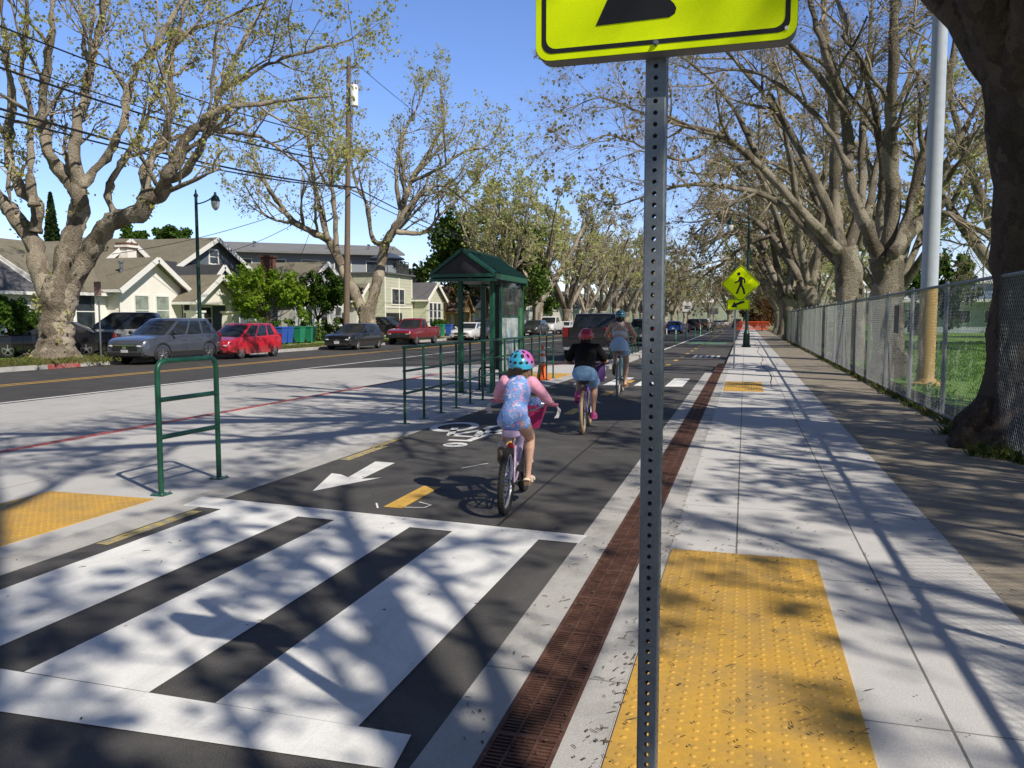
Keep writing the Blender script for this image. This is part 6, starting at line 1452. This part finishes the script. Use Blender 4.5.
def bike(name,label,loc,rz,S):
    t=thing(name,label,'bicycle',loc,rz); R_=S['R']; wb=S['wb']; F=S['paint']; tw=S['tw']
    steer=R(S.get('steer',0))
    bb=V((0,S['bb'][0],S['bb'][1])); sd=V((0,*S['saddle'])); hb=V((0,*S['bar']))
    for y in (0,wb):
        mb=MB(); n=36; mb.tube([(0,y+math.cos(6.28318*i/n)*(R_-tw*.5),R_+math.sin(6.28318*i/n)*(R_-tw*.5)) for i in range(n)],tw*.5,10,closed=True)
        if S.get('knob'):
            for i in range(46):
                a=6.28318*i/46; c=V((0,y+math.cos(a)*(R_-.003),R_+math.sin(a)*(R_-.003))); rt=Matrix.Rotation(-a+math.pi/2,3,'X') if False else Matrix.Rotation(a,3,'X')
                for s in (-1,0,1): 
                    k=V((s*tw*.33,0,0)); rr=R_-.003-abs(s)*.006; cc=V((s*tw*.33,y+math.cos(a+.06*(s!=0))*rr,R_+math.sin(a+.06*(s!=0))*rr)); mb.box(cc,(tw*.24,.010,.018),rot=rt)
        w=mb.build('wheel',S['tyre'],t,smooth=50)
        mb=MB(); n=32; mb.tube([(0,y+math.cos(6.28318*i/n)*(R_-tw-.004),R_+math.sin(6.28318*i/n)*(R_-tw-.004)) for i in range(n)],.011,6,closed=True); mb.build('rim',S['rim'],w,smooth=50)
        mb=MB()
        for i in range(20):
            a=6.28318*i/20; s=1 if i%2 else -1; mb.tube([(s*.022,y+math.cos(a+.3*s)*.018,R_+math.sin(a+.3*s)*.018),(0,y+math.cos(a)*(R_-tw-.006),R_+math.sin(a)*(R_-tw-.006))],.0014,4)
        mb.build('spokes',CHROME,w); MB().cyl((-.05,y,R_),(.05,y,R_),.017,n=10).build('hub',CHROME,w)
    head_t=V((0,wb-.20-S.get('rake',0),hb.z-.07)); head_b=V((0,wb-.16-S.get('rake',0),R_*2+.06)); st=sd+V((0,.02,-.05)); stb=bb+(st-bb)*.72
    mb=MB(); r=S.get('fr',.016)
    mb.tube([bb,stb],r*.95,10).tube([head_b+(head_t-head_b)*.15,(head_b+bb)/2+V((0,0,-.01 if not S.get('step') else -.05)),bb],[r*1.25,r*1.25,r*1.15],10)
    mb.tube([head_t-(head_t-head_b)*.25,(head_t*.5+stb*.5)+V((0,0,-.05 if not S.get('step') else -.12)),bb+(st-bb)*(.6 if not S.get('step') else .4)],r*1.05,10)
    for s in (-1,1):
        mb.tube([bb+V((s*.02,0,0)),V((s*.05,.18,R_+.01)),V((s*.06,0,R_))],[r*.65,r*.6,r*.5],8); mb.tube([bb+(st-bb)*.68+V((s*.012,0,0)),V((s*.05,.04,R_+.16 if R_<.3 else R_+.2)),V((s*.06,0,R_))],[r*.6,r*.55,r*.45],8)
    mb.tube([head_b,head_t],r*1.25,10); mb.build('frame',F,t,smooth=60)
    mb=MB()
    for s in (-1,1): mb.tube([head_b+V((s*.035,0,.0)),V((s*.055,wb-.06,R_+.1)),V((s*.058,wb,R_))],[.014,.013,.010],8)
    mb.tube([head_b+V((-.05,0,0)),head_b+V((.05,0,0))],.015,8); mb.build('fork',S.get('fork',F),t,smooth=60)
    MB().tube([stb,sd+V((0,0,-.03))],.012,8).build('seat_post',CHROME,t)
    mb=MB(); mb.loft([[V((sx*w_,y,z))+sd for sx,z in ((-1,-.03),(-.6,-.045),(.6,-.045),(1,-.03),(.9,0),(.4,.012),(-.4,.012),(-.9,0))] for y,w_ in ((-.115,.03),(-.10,.062),(-.05,.072),(0,.05),(.06,.026),(.11,.017),(.12,.008))]); mb.build('saddle',S['sad'],t,smooth=60)
    hw=S['hw']; mb=MB(); c=head_t+V((0,.01,.02)); mb.tube([head_t,c,V((0,hb.y-.03,hb.z-.05))],.013,8)
    pts=[V((s*hw*f,hb.y+yy,hb.z+zz)) for s,f,yy,zz in ((-1,1,-.02,0),(-1,.62,.0,-.01),(-1,.3,-.03,-.06),(1,0,-.03,-.06),(1,.3,-.03,-.06),(1,.62,0,-.01),(1,1,-.02,0))]
    mb.tube(pts,.011,8); h=mb.build('handlebar',S.get('barm',CHROME),t,smooth=60)
    for s in (-1,1):
        MB().cyl(V((s*(hw-.11),hb.y-.012,hb.z)),V((s*(hw+.01),hb.y-.02,hb.z)),.016,n=10).build('grip',S['grip'],h,smooth=60)
        MB().tube([V((s*hw*.5,hb.y+.02,hb.z)),V((s*hw*.75,hb.y+.05,hb.z-.015)),V((s*(hw-.02),hb.y+.045,hb.z-.03))],.005,6).build('brake_lever',CHROME,h)
    mb=MB()
    for s in (-.4,.4): mb.tube([V((s*hw,hb.y+.02,hb.z)),V((s*hw*.6,hb.y+.10,hb.z+.02)),V((s*.1,hb.y+.05,hb.z-.12)),head_b],.003,5)
    mb.build('brake_cable',TRIMK,t)
    cd=V((0,*S['crank'])); cd=cd.normalized()*S['cl']; ck=MB(); ck.cyl(bb+V((.035,0,0)),bb+V((.041,0,0)),.075,n=24); ck.cyl(bb+V((-.06,0,0)),bb+V((.06,0,0)),.016,n=10)
    ck.bar(bb+V((.055,0,0)),bb+V((.055,0,0))+cd,.014,.02); ck.bar(bb-V((.055,0,0)),bb-V((.055,0,0))-cd,.014,.02); k=ck.build('crankset',TRIMK,t)
    P={}
    for s in (1,-1):
        p=bb+cd*s+V((s*.105,0,0)); P[s]=p; MB().box(p,(.075,.085,.02),bev=.006).build('pedal',TRIMK,k)
    mb=MB(); mb.tube([V((.045,bb.y,bb.z+.075)),V((.045,0,R_+.03)),V((.045,-.03,R_)),V((.045,0,R_-.03)),V((.045,bb.y,bb.z-.075))],.005,5); mb.build('chain',TRIMK,t)
    MB().cyl(V((.045,0,R_)),V((.05,0,R_)),.032,n=16).build('sprocket',TRIMK,t)
    mb=MB().ell(sd+V((0,-.06,-.12)),(.03,.012,.03),10,6); mb.build('rear_reflector',TAIL,t)
    MB().tube([V((-.06,bb.y-.12,bb.z-.05)),V((-.08,bb.y-.30,R_*.42))],.008,6).build('kickstand',CHROME,t)
    return t,P
def helmet(parent,c,k,m,style,tilt=0,strap=True):
    Rt=Matrix.Rotation(tilt,3,'X'); a,b2,h=.093*k,.118*k,.098*k
    o=thing('helmet',None,None) if False else None
    mb=MB(); mb.ell(c,(a,b2,h),28,14,rot=Rt,zmin=-.22); mb.v=[v for v in mb.v]
    # inner wall
    i0=MB(); i0.ell(c,(a*.9,b2*.9,h*.9),28,14,rot=Rt,zmin=-.22); o=len(mb.v); mb.v+=i0.v; mb.f+=[tuple(o+q for q in f[::-1]) for f in i0.f]; mb.m+=i0.m
    n=28; l0=14*n
    for j in range(n): mb.f.append((l0+j,o+l0+j,o+l0+(j+1)%n,l0+(j+1)%n)); mb.m.append(0)
    ob=mb.build('helmet',m,parent,smooth=60)
    # origin of shader space at the helmet centre
    ob.location=c; ob.data.transform(Matrix.Translation(-c))
    vt=MB()
    def spot(az,el,r1,r2,rot=0):
        d=V((math.cos(el)*math.sin(az),-math.cos(el)*math.cos(az),math.sin(el))); p=V((d.x*a,d.y*b2,d.z*h)); nn=V((d.x/a,d.y/b2,d.z/h)).normalized()
        u=V((0,0,1)).cross(nn); u=u.normalized() if u.length>.05 else V((1,0,0)); w_=nn.cross(u); M=Matrix((u,w_,nn)).transposed()@Matrix.Rotation(rot,3,'Z')
        vt.ell(Rt@p,(r1*k,r2*k,.0045),12,6,rot=Rt@M)
    if style=='vent':
        for az in (-68,-40,-13,13,40,68): spot(R(az),R(14),.014,.010,R(8 if az>0 else -8))
        for az in (-55,-20,20,55): spot(R(az),R(42),.012,.018,R(-az*.25))
        for az in (-110,-145,110,145,180): spot(R(az),R(30),.012,.02)
        for az in (-35,35,145,-145): spot(R(az),R(66),.010,.016)
    else:
        for az in (-26,26): spot(R(az),R(33),.008,.008)
        for az in (-75,75,110,-110,150,-150): spot(R(az),R(30),.010,.010)
        for az in (-40,40): spot(R(az),R(62),.007,.007)
    vt.build('vent',mat('vent_dark',(.012,.012,.014),.7),ob,smooth=60)
    if style=='ears':
        e=MB()
        for s in (-1,1): e.loft([[V((s*.052*k+x*q,y*q,.07*k+z)) for x,y in ((-.02,-.018),(.02,-.018),(.02,.018),(-.02,.018))] for q,z in ((1,0),(.75,.022),(.3,.036))])
        e.build('ear',m,ob,smooth=60)
    else:
        MB().ell((0,-b2*.93,-.03*k),(.03*k,.012*k,.014*k),10,6).build('dial',mat('vent_dark',(.012,.012,.014),.7),ob)
    return ob
def rider(label,loc,rz,S,P,B):
    t=thing('person',label,'person',loc,rz); k=S['k']; sk=S['skin']; tv=lambda p:V(p)
    pel=V((S.get('lx',0),*S['pelvis'])); sh=V((0,*S['shoulder'])); hc=V((0,*S['head'])); hk=S['hk']
    waist=pel.lerp(sh,.36); chest=pel.lerp(sh,.72); nb=sh+V((0,.012,.03))*k
    bw=S['build']
    mb=MB(); tor=[pel+V((0,-.01,-.06))*k,pel,waist,chest,sh,nb]; tr=[(.085*k*bw,.08*k),(.125*k*bw,.105*k),(.098*k*bw,.08*k),(.115*k*bw,.088*k),(.10*k*bw,.065*k),(.045*k,.045*k)]
    etube(mb,tor,tr,18); mb.ell(pel+V((0,-.035,-.02))*k,(.12*k*bw,.085*k,.085*k),14,10)
    cap(mb,[nb-V((0,0,.03)),hc+V((0,-.015,-.06))*hk],[.043*k,.038*k])
    mb.ell(hc,(.075*hk,.092*hk,.105*hk),20,14); mb.ell(hc+V((0,.03,-.055))*hk,(.05*hk,.055*hk,.055*hk),14,10)       # cranium, jaw
    cap(mb,[hc+V((0,.088,.0))*hk,hc+V((0,.104,-.028))*hk],[.009*hk,.013*hk],8)                                        # nose
    for s in (-1,1): mb.ell(hc+V((s*.078,-.008,-.015))*hk,(.010*hk,.02*hk,.028*hk),8,6); mb.ell(hc+V((s*.03,.083,.005))*hk,(.014*hk,.008*hk,.009*hk),8,6)
    mb.tube([hc+V((-.02,.083,-.062))*hk,hc+V((0,.090,-.06))*hk,hc+V((.02,.083,-.062))*hk],.007*hk,6)
    J={}
    for s in (-1,1):
        a0=sh+V((s*S['sw'],-.005,-.015)); hd=V((s*(B['hw']-.055),B['bar'][0]-.03,B['bar'][1]+.018)); el=S['elbow']; e=V((s*el[0],el[1],el[2]))
        cap(mb,[sh+V((s*S['sw']*.3,0,-.01)),a0,a0.lerp(e,.5),e],[.05*k,.046*k,.038*k,.032*k]); cap(mb,[e,e.lerp(hd,.35),hd+V((0,-.045,.012))*k],[.032*k,.031*k,.021*k])
        mb.ell(hd+V((0,-.012,.006)),(.034*k,.038*k,.016*k),10,8)
        for q in range(4):   # fingers curled round the grip
            x=hd.x+(q-1.5)*.0155*k; L_=(.9,1.05,1,.8)[q]*k; y0=hd.y+.018*k; z0=hd.z+.006
            mb.tube([(x,y0-.01,z0),(x,y0+.020*L_,z0+.002),(x,y0+.036*L_,z0-.014*k),(x,y0+.030*L_,z0-.036*k),(x,y0+.008*L_,z0-.044*k)],[.0085*k,.0085*k,.008*k,.0075*k,.0065*k],8)
        tx=-s; mb.tube([(hd.x+tx*.026*k,hd.y-.02*k,hd.z),(hd.x+tx*.040*k,hd.y-.002,hd.z-.012*k),(hd.x+tx*.038*k,hd.y+.016*k,hd.z-.030*k)],[.011*k,.0095*k,.0075*k],8)
        hp=pel+V((s*S['hipw'],.01,-.035)); pd=P[s]; pitch=S['foot'][s]; fd=V((0,math.cos(pitch),-math.sin(pitch))); fu=V((0,math.sin(pitch),math.cos(pitch)))
        fl=S['fl']; sole=pd+V((0,0,.012)); heel=sole-fd*fl*.62; toe=sole+fd*fl*.38; an=heel+fd*fl*.22+fu*fl*.36
        kn=knee_of(hp,an,S['l1'],S['l2'],out=s*S.get('kout',.01))
        cap(mb,[hp,hp.lerp(kn,.4),hp.lerp(kn,.8),kn],[.074*k*bw,.066*k*bw,.05*k,.044*k],14); cap(mb,[kn,kn.lerp(an,.3)-fd*.008,kn.lerp(an,.7),an],[.043*k,.044*k,.030*k,.025*k],14)
        cap(mb,[heel+fd*fl*.12+fu*fl*.11,an],[.024*k,.026*k]); etube(mb,[heel+fu*fl*.1,heel+fd*fl*.3+fu*fl*.15,heel+fd*fl*.65+fu*fl*.1,toe+fu*fl*.06],[(.022*k,.02*k),(.028*k,.034*k),(.034*k,.022*k),(.02*k,.010*k)],12)
        J[s]=dict(sh=a0,el=e,hd=hd,hp=hp,kn=kn,an=an,heel=heel,toe=toe,fd=fd,fu=fu,sole=sole)
    union(mb,'body',sk,t,S.get('vox',.008),2)
    J['tor']=tor; J['tr']=tr; J['pel']=pel; J['shl']=sh; J['chest']=chest; J['waist']=waist; J['nb']=nb; J['hc']=hc
    ey=MB()
    for s in (-1,1): ey.ell(hc+V((s*.03,.089,.004))*hk,(.009*hk,.006*hk,.006*hk),8,6)
    ey.build('eyes',mat('eye_dark',(.03,.02,.015),.2),t)
    return t,J
def shoe(t,j,fl,k,m,sm,style='shoe'):
    mb=MB(); h,tv,fd,fu=j['heel'],j['toe'],j['fd'],j['fu']
    if style=='shoe': 
        etube(mb,[h-fd*fl*.06+fu*.03*k,h+fu*fl*.17,h+fd*fl*.3+fu*fl*.19,h+fd*fl*.62+fu*fl*.13,tv+fd*fl*.02+fu*fl*.08,tv+fd*fl*.08+fu*fl*.06],[(.02*k,.02*k),(.033*k,.05*k),(.037*k,.05*k),(.043*k,.035*k),(.032*k,.022*k),(.012*k,.01*k)],14)
        o=mb.build('shoe',m,t,smooth=60)
    else:
        etube(mb,[h+fu*fl*.14-fd*.012,h+fu*fl*.2+fd*fl*.02],[(.03*k,.012),(.03*k,.012)],12)
        for f,hh,wd in ((.25,.34,.033),(.62,.2,.04),(.8,.15,.037)):
            c=h+fd*fl*f; mb.tube([c+V((-wd*k*1.08,0,0))+fu*.004,c+V((-wd*k*.9,0,0))+fu*fl*hh*.6,c+fu*fl*hh,c+V((wd*k*.9,0,0))+fu*fl*hh*.6,c+V((wd*k*1.08,0,0))+fu*.004],.010*k,8)
        o=mb.build('sandal',m,t,smooth=60)
    s=MB(); secs=[]
    for f,wd in ((-.08,.018),(0,.03),(.3,.033),(.65,.043),(.9,.038),(1.08,.015)):
        c=h+fd*fl*f; secs.append([c+V((x*wd*k,0,0))+fu*z for x,z in ((-1,-.012),(1,-.012),(1,.012),(-1,.012))])
    s.loft(secs).build('sole',sm,o)
    return o
def torso_shirt(J,k,bw,grow,lo,hi,S):
    """tubes for a shirt over the trunk from lo to hi (fractions pelvis->shoulder)"""
    pel,sh=J['pel'],J['shl']; pts=[];rad=[]
    tab=[(-.25,(.085*bw,.08)),(0,(.125*bw,.105)),(.36,(.098*bw,.08)),(.72,(.115*bw,.088)),(1,(.10*bw,.065)),(1.12,(.055,.05))]
    n=9
    for i in range(n):
        f=lo+(hi-lo)*i/(n-1); p=pel.lerp(sh,f) if f>=0 else pel+(pel-sh)*(-f)
        a=interp([(x,y[0]) for x,y in tab],f); b2=interp([(x,y[1]) for x,y in tab],f); g=grow(f) if callable(grow) else grow
        pts.append(p+V((0,-.012*k if f<.15 else 0,0))); rad.append((a*k+g,b2*k+g))
    return pts,rad
# ------------------------------------------------------------------ girl
GP=mat('lilac_frame',(.55,.42,.62),.3,var=.12,coat=.4); PURP=mat('purple_frame',(.16,.10,.42),.3,var=.2,coat=.4); MINT=mat('mint_frame',(.28,.62,.58),.3,var=.08,coat=.4)
TAN=mat('tan_tyre',(.36,.25,.13),.8,var=.2); TY=mat('bike_tyre',(.017,.017,.018),.8,var=.25)
locG,rzG=(-1.80,6.0,0),R(5.5)
SG=dict(R=.268,wb=.90,tw=.052,knob=True,tyre=TY,rim=mat('silver_rim',(.5,.5,.52),.35,metal=.6),paint=GP,fork=mat('white_fork',(.75,.74,.76),.3),saddle=(.15,.655),sad=mat('lavender_saddle',(.55,.42,.62),.5),bar=(.66,.83),hw=.285,grip=mat('pink_grip',(.6,.2,.35),.6),bb=(.40,.28),crank=(.62,-.78),cl=.125)
bg_,PG=bike('bicycle','small lilac and white bicycle with knobby black tyres under the girl in floral swimsuit',locG,rzG,SG)
bk=MB(); bk.loft([[V((x,y,z)) for x,y in ((-w_,.72),(w_,.72),(w_,.72+dp),(-w_,.72+dp))] for z,w_,dp in ((.60,.12,.12),(.80,.17,.18))])
b_=bk.build('basket',mat('magenta_basket',(.50,.03,.17),.7,var=.25,scale=20),bg_)
lm=MB(); rng=random.Random(3)
for i in range(16): lm.ell((rng.uniform(-.13,.16),.80+rng.uniform(-.05,.07),.80+rng.uniform(0,.03)),rng.uniform(.025,.04),8,6)
lm.build('basket_liner',FLORAL,b_,smooth=60)
ms=MB()
for i in range(9): a=rng.uniform(-.3,.3); ms.tube([(.275,.64,.83),(.30+.02*rng.random(),.63+a*.06,.79),(.29+a*.06,.62+a*.1,.72)],.0025,4)
ms.build('streamer',mat('white_streamer',(.75,.72,.75),.5),bg_); ms=MB()
for i in range(9): a=rng.uniform(-.3,.3); ms.tube([(-.275,.64,.83),(-.30-.02*rng.random(),.63+a*.06,.79),(-.29+a*.06,.62+a*.1,.72)],.0025,4)
ms.build('streamer',mat('white_streamer',(.75,.72,.75),.5),bg_)
k=1.0
SRG=dict(k=1.0,skin=SKIN,pelvis=(.165,.755),shoulder=(.33,1.045),head=(.375,1.165),hk=.98,sw=.125,hipw=.07,elbow=(.205,.49,.90),l1=.31,l2=.315,fl=.19,foot={1:R(-4),-1:R(48)},build=.90,kout=.012,vox=.0075)
g_,J=rider('girl riding nearest the camera, in blue floral swimsuit with pink sleeves',locG,rzG,SRG,PG,SG)
mb=MB(); p,r=torso_shirt(J,1,.90,.009,-.12,1.07,SRG); etube(mb,p,r,24); mb.ell(J['pel']+V((0,-.035,-.02)),(.104,.09,.086),16,12)
for s in (-1,1): cap(mb,[J['shl']+V((s*.03,0,-.012)),J[s]['sh']+V((-s*.025,0,.0))],[.056,.054]); mb.ell(J[s]['hp']+V((0,0,.005)),.070,12,10)
union(mb,'swimsuit',FLORAL,g_,.008,3)
PINK=fabric('pink_sleeve_fabric',(.85,.40,.55),.08)
for s in (-1,1):
    j=J[s]; mb=MB(); cap(mb,[j['sh']+V((-s*.02,0,.0)),j['sh'].lerp(j['el'],.45),j['el']],[.062,.050,.043]); mb.tube([j['el'],j['el'].lerp(j['hd'],.4),j['el'].lerp(j['hd'],.86)],[.041,.037,.028],12)
    union(mb,'sleeve',PINK,g_,.008,2)
    shoe(g_,j,.19,1,mat('cream_sandal',(.68,.58,.48),.6),mat('tan_sole',(.25,.16,.09),.7),'sandal' if s>0 else 'shoe')
HAIR=mat('brown_hair',(.16,.095,.05),.6,var=.4,scale=40)
def hair(t,hc,hk,strands,m,L,seed,spread=.06,back=-.07,z0=-.03):
    mb=MB(); rng=random.Random(seed)
    for i in range(strands):
        x=rng.uniform(-1,1)*spread*hk; y=back*hk+abs(x)*.35+rng.uniform(-.01,.01); l=L*rng.uniform(.6,1.1); 
        mb.tube([hc+V((x*.9,y*.9,z0+.03)),hc+V((x,y-.005,z0-.02)),hc+V((x*1.15+rng.gauss(0,.006),y-.012+rng.gauss(0,.008),z0-l*.6)),hc+V((x*1.1+rng.gauss(0,.015),y-.002+rng.gauss(0,.012),z0-l))],[.012*hk,.012*hk,.009*hk,.003],6)
    return mb.build('hair',m,t,smooth=60)
hair(g_,J['hc'],1,60,HAIR,.15,5,.088)
helmet(g_,J['hc']+V((0,-.005,.018)),1.19,H_GIRL,'vent',R(6))
for o_ in (bg_,g_): o_.rotation_euler=(0,R(3.0),rzG)
# ------------------------------------------------------------------ boy in black shirt
locB,rzB=(-2.07,10.57,0),R(5.5)
SB=dict(R=.295,wb=.93,tw=.045,tyre=TAN,rim=mat('silver_rim',(.5,.5,.52),.35,metal=.6),paint=PURP,saddle=(.16,.71),sad=mat('black_saddle',(.02,.02,.022),.5),bar=(.66,.93),hw=.29,grip=TRIMK,bb=(.41,.28),crank=(.5,-.86),cl=.135)
bb_,PB=bike('bicycle','purple bicycle with tan tyres under the child in the black shirt',locB,rzB,SB)
MB().loft([[V((.15+x*q,.70+y*q,z)) for x,y in ((-.09,-.05),(.09,-.05),(.09,.06),(-.09,.06))] for z,q in ((.66,.8),(.75,1.05),(.90,1.0),(.93,.7))]).build('handlebar_bag',mat('purple_bag',(.10,.045,.20),.75),bb_,smooth=50)
SRB=dict(k=1.14,skin=SKIN2,pelvis=(.17,.82),shoulder=(.33,1.165),head=(.375,1.305),hk=1.0,sw=.155,hipw=.08,elbow=(.27,.47,.965),l1=.36,l2=.36,fl=.22,foot={1:R(0),-1:R(35)},build=1.0,kout=.015,vox=.0085)
b_,J=rider('child in black t-shirt, blue shorts and pink helmet riding second',locB,rzB,SRB,PB,SB)
BLK=fabric('black_cotton',(.008,.008,.009),.3); DEN=fabric('light_denim',(.26,.44,.68),.14); DENM=fabric('pale_denim',(.45,.62,.82),.12); DKS=fabric('dark_under_shorts',(.03,.035,.05))
mb=MB(); p,r=torso_shirt(J,1.14,1.02,lambda f:.022-.008*f,.06,1.10,SRB); etube(mb,p,r,24)
for s in (-1,1): j=J[s]; mb.tube([J['shl']+V((s*.03,0,-.015)),j['sh'],j['sh'].lerp(j['el'],.5),j['sh'].lerp(j['el'],.85)],[.07,.067,.064,.066],14)
union(mb,'t_shirt',BLK,b_,.009,3)
def shorts(t,J,k,bw,m,frac,flare,grow=.02):
    mb=MB(); pel,sh=J['pel'],J['shl']; etube(mb,[pel+V((0,-.02,-.09))*k,pel+V((0,-.02,-.03))*k,pel+V((0,-.005,.03))*k,pel.lerp(sh,.2)],[(.12*k*bw,.10*k),(.126*k*bw+grow*.7,.106*k+grow*.3),(.126*k*bw+grow*.4,.105*k+grow*.3),(.115*k*bw+grow*.3,.095*k+grow*.3)],24)
    for s in (-1,1):
        j=J[s]; h,q=j['hp'],j['kn']; mb.tube([h+V((0,-.01,.02)),h.lerp(q,frac*.5),h.lerp(q,frac)],[.076*k*bw+grow*.4,.076*k*bw+grow*.6,.076*k*bw+flare],18)
    return union(mb,'shorts',m,t,.009,3)
shorts(b_,J,1.14,1.02,DEN,.60,.012,.012)
PS=mat('pink_clog',(.72,.12,.34),.5)
for s in (-1,1): shoe(b_,J[s],.22,1.14,PS,PS)
DKH=mat('dark_hair',(.035,.022,.015),.6,var=.4,scale=40)
hair(b_,J['hc'],1,30,DKH,.06,6,.06)
helmet(b_,J['hc']+V((0,-.005,.01)),1.14,H_BOY,'ears',R(4))
# ------------------------------------------------------------------ woman
locM,rzM=(-2.43,16.05,0),R(3.5)
SM=dict(R=.34,wb=1.06,tw=.04,tyre=mat('cream_tyre',(.30,.27,.22),.8,var=.2),rim=mat('silver_rim',(.5,.5,.52),.35,metal=.6),paint=MINT,step=True,saddle=(.16,.90),sad=mat('brown_saddle',(.30,.12,.06),.5),bar=(.68,1.08),hw=.30,grip=mat('brown_saddle',(.30,.12,.06),.5),bb=(.46,.30),crank=(.45,-.89),cl=.165)
bm__,PM=bike('bicycle','mint green step-through bicycle under the woman in a halter top',locM,rzM,SM)
SRM=dict(k=1.36,skin=SKIN,pelvis=(.18,1.03),shoulder=(.34,1.44),head=(.37,1.60),hk=1.1,sw=.17,hipw=.09,elbow=(.30,.47,1.21),l1=.43,l2=.44,fl=.25,foot={1:R(-2),-1:R(40)},build=1.0,kout=.02,vox=.010)
w_,J=rider('woman with bare back, pale denim shorts and teal helmet riding ahead of the children',locM,rzM,SRM,PM,SM)
HALT=fabric('grey_halter',(.62,.66,.70),.1)
mb=MB(); p,r=torso_shirt(J,1.36,1.0,.008,.40,.58,SRM); etube(mb,p,r,28); o=mb.build('halter_top',HALT,w_,smooth=60)
def on_torso(f,a,g=.008):
    p,r=torso_shirt(J,1.36,1.0,g,f,f+.01,SRM); c,q=p[0],r[0]; d=(J['shl']-J['pel']).normalized(); u=V((1,0,0)); v=d.cross(u); return c+u*(math.cos(a)*q[0])+v*(math.sin(a)*q[1])
st=MB()
for s in (-1,1): st.tube([on_torso(.58,R(270+s*58),.012)]+[on_torso(.58+.5*i/5,R(270+s*(58-95*i/5)),.014) for i in range(1,6)],.011,8)
st.build('strap',HALT,o,smooth=60)
shorts(w_,J,1.36,.94,DENM,.40,.026,.018); 
mb=MB(); p,r=torso_shirt(J,1.36,1.0,.018,.17,.24,SRM); etube(mb,p,r,28); mb.build('waistband',fabric('red_waistband',(.35,.03,.035)),w_,smooth=60)
mb=MB()
for s in (-1,1): j=J[s]; mb.tube([j['hp'],j['hp'].lerp(j['kn'],.50)],[.098,.092],18)
union(mb,'under_shorts',DKS,w_,.01,2)
for s in (-1,1): shoe(w_,J[s],.25,1.3,mat('brown_sandal',(.30,.15,.07),.6),mat('tan_sole',(.25,.16,.09),.7),'sandal' if s>0 else 'shoe')
mb=hair(w_,J['hc'],1.1,50,DKH,.10,7,.065)
helmet(w_,J['hc']+V((0,-.005,.02)),1.2,H_MOM,'vent',R(4))
# ------------------------------------------------------------------ pedestrian far away on the opposite pavement
def walker(label,loc,rz,top_m,leg_m):
    t=thing('person',label,'person',loc,rz); mb=MB()
    etube(mb,[(0,0,.88),(0,0,1.0),(0,0,1.15),(0,0,1.35),(0,0,1.45),(0,.01,1.5)],[(.14,.11),(.16,.12),(.13,.10),(.17,.12),(.15,.09),(.06,.06)],14); mb.ell((0,.02,1.64),(.08,.1,.12),14,10); cap(mb,[(0,0,1.48),(0,.01,1.56)],[.055,.05])
    for s in (-1,1):
        cap(mb,[(s*.17,0,1.42),(s*.21,-s*.05,1.15),(s*.2,s*.08,.92)],[.05,.042,.03]); mb.ell((s*.2,s*.1,.84),(.03,.04,.07),8,6)
        for q in range(4): mb.tube([(s*.2+(q-1.5)*.012,s*.1+.01,.8),(s*.2+(q-1.5)*.013,s*.1+.02,.74)],[.009,.006],6)
        mb.tube([(s*.175,s*.11+.02,.84),(s*.165,s*.11+.04,.79)],[.01,.007],6)
        cap(mb,[(s*.09,0,.92),(s*.09,s*.12+.03,.5),(s*.09,s*.22-.05,.09)],[.085,.055,.04]); etube(mb,[(s*.09,s*.22-.1,.05),(s*.09,s*.22,.06),(s*.09,s*.22+.14,.03)],[(.035,.04),(.045,.05),(.03,.02)],10)
    union(mb,'body',SKIN2,t,.014,2)
    mb=MB(); etube(mb,[(0,0,.93),(0,0,1.15),(0,0,1.35),(0,0,1.46)],[(.18,.14),(.15,.125),(.19,.14),(.16,.10)],16)
    for s in (-1,1): mb.tube([(s*.1,0,1.42),(s*.19,-s*.02,1.36),(s*.215,-s*.04,1.2)],[.07,.065,.06],10)
    union(mb,'shirt',top_m,t,.015,2)
    mb=MB(); etube(mb,[(0,0,.86),(0,0,.98)],[(.17,.135),(.17,.135)],14)
    for s in (-1,1): mb.tube([(s*.09,0,.92),(s*.09,s*.12+.03,.5),(s*.09,s*.20-.04,.14)],[.10,.075,.06],10)
    union(mb,'trousers',leg_m,t,.015,2); MB().ell((0,.0,1.67),(.09,.105,.115),14,8,zmin=-.1).build('hair',DKH,t,smooth=60)
x,y=at_plane(574,-22.0); walker('person in a white top standing by the kerb beyond the small white car',(x,y,-.15),R(150),fabric('white_cotton',(.7,.7,.7),.1),DKS)
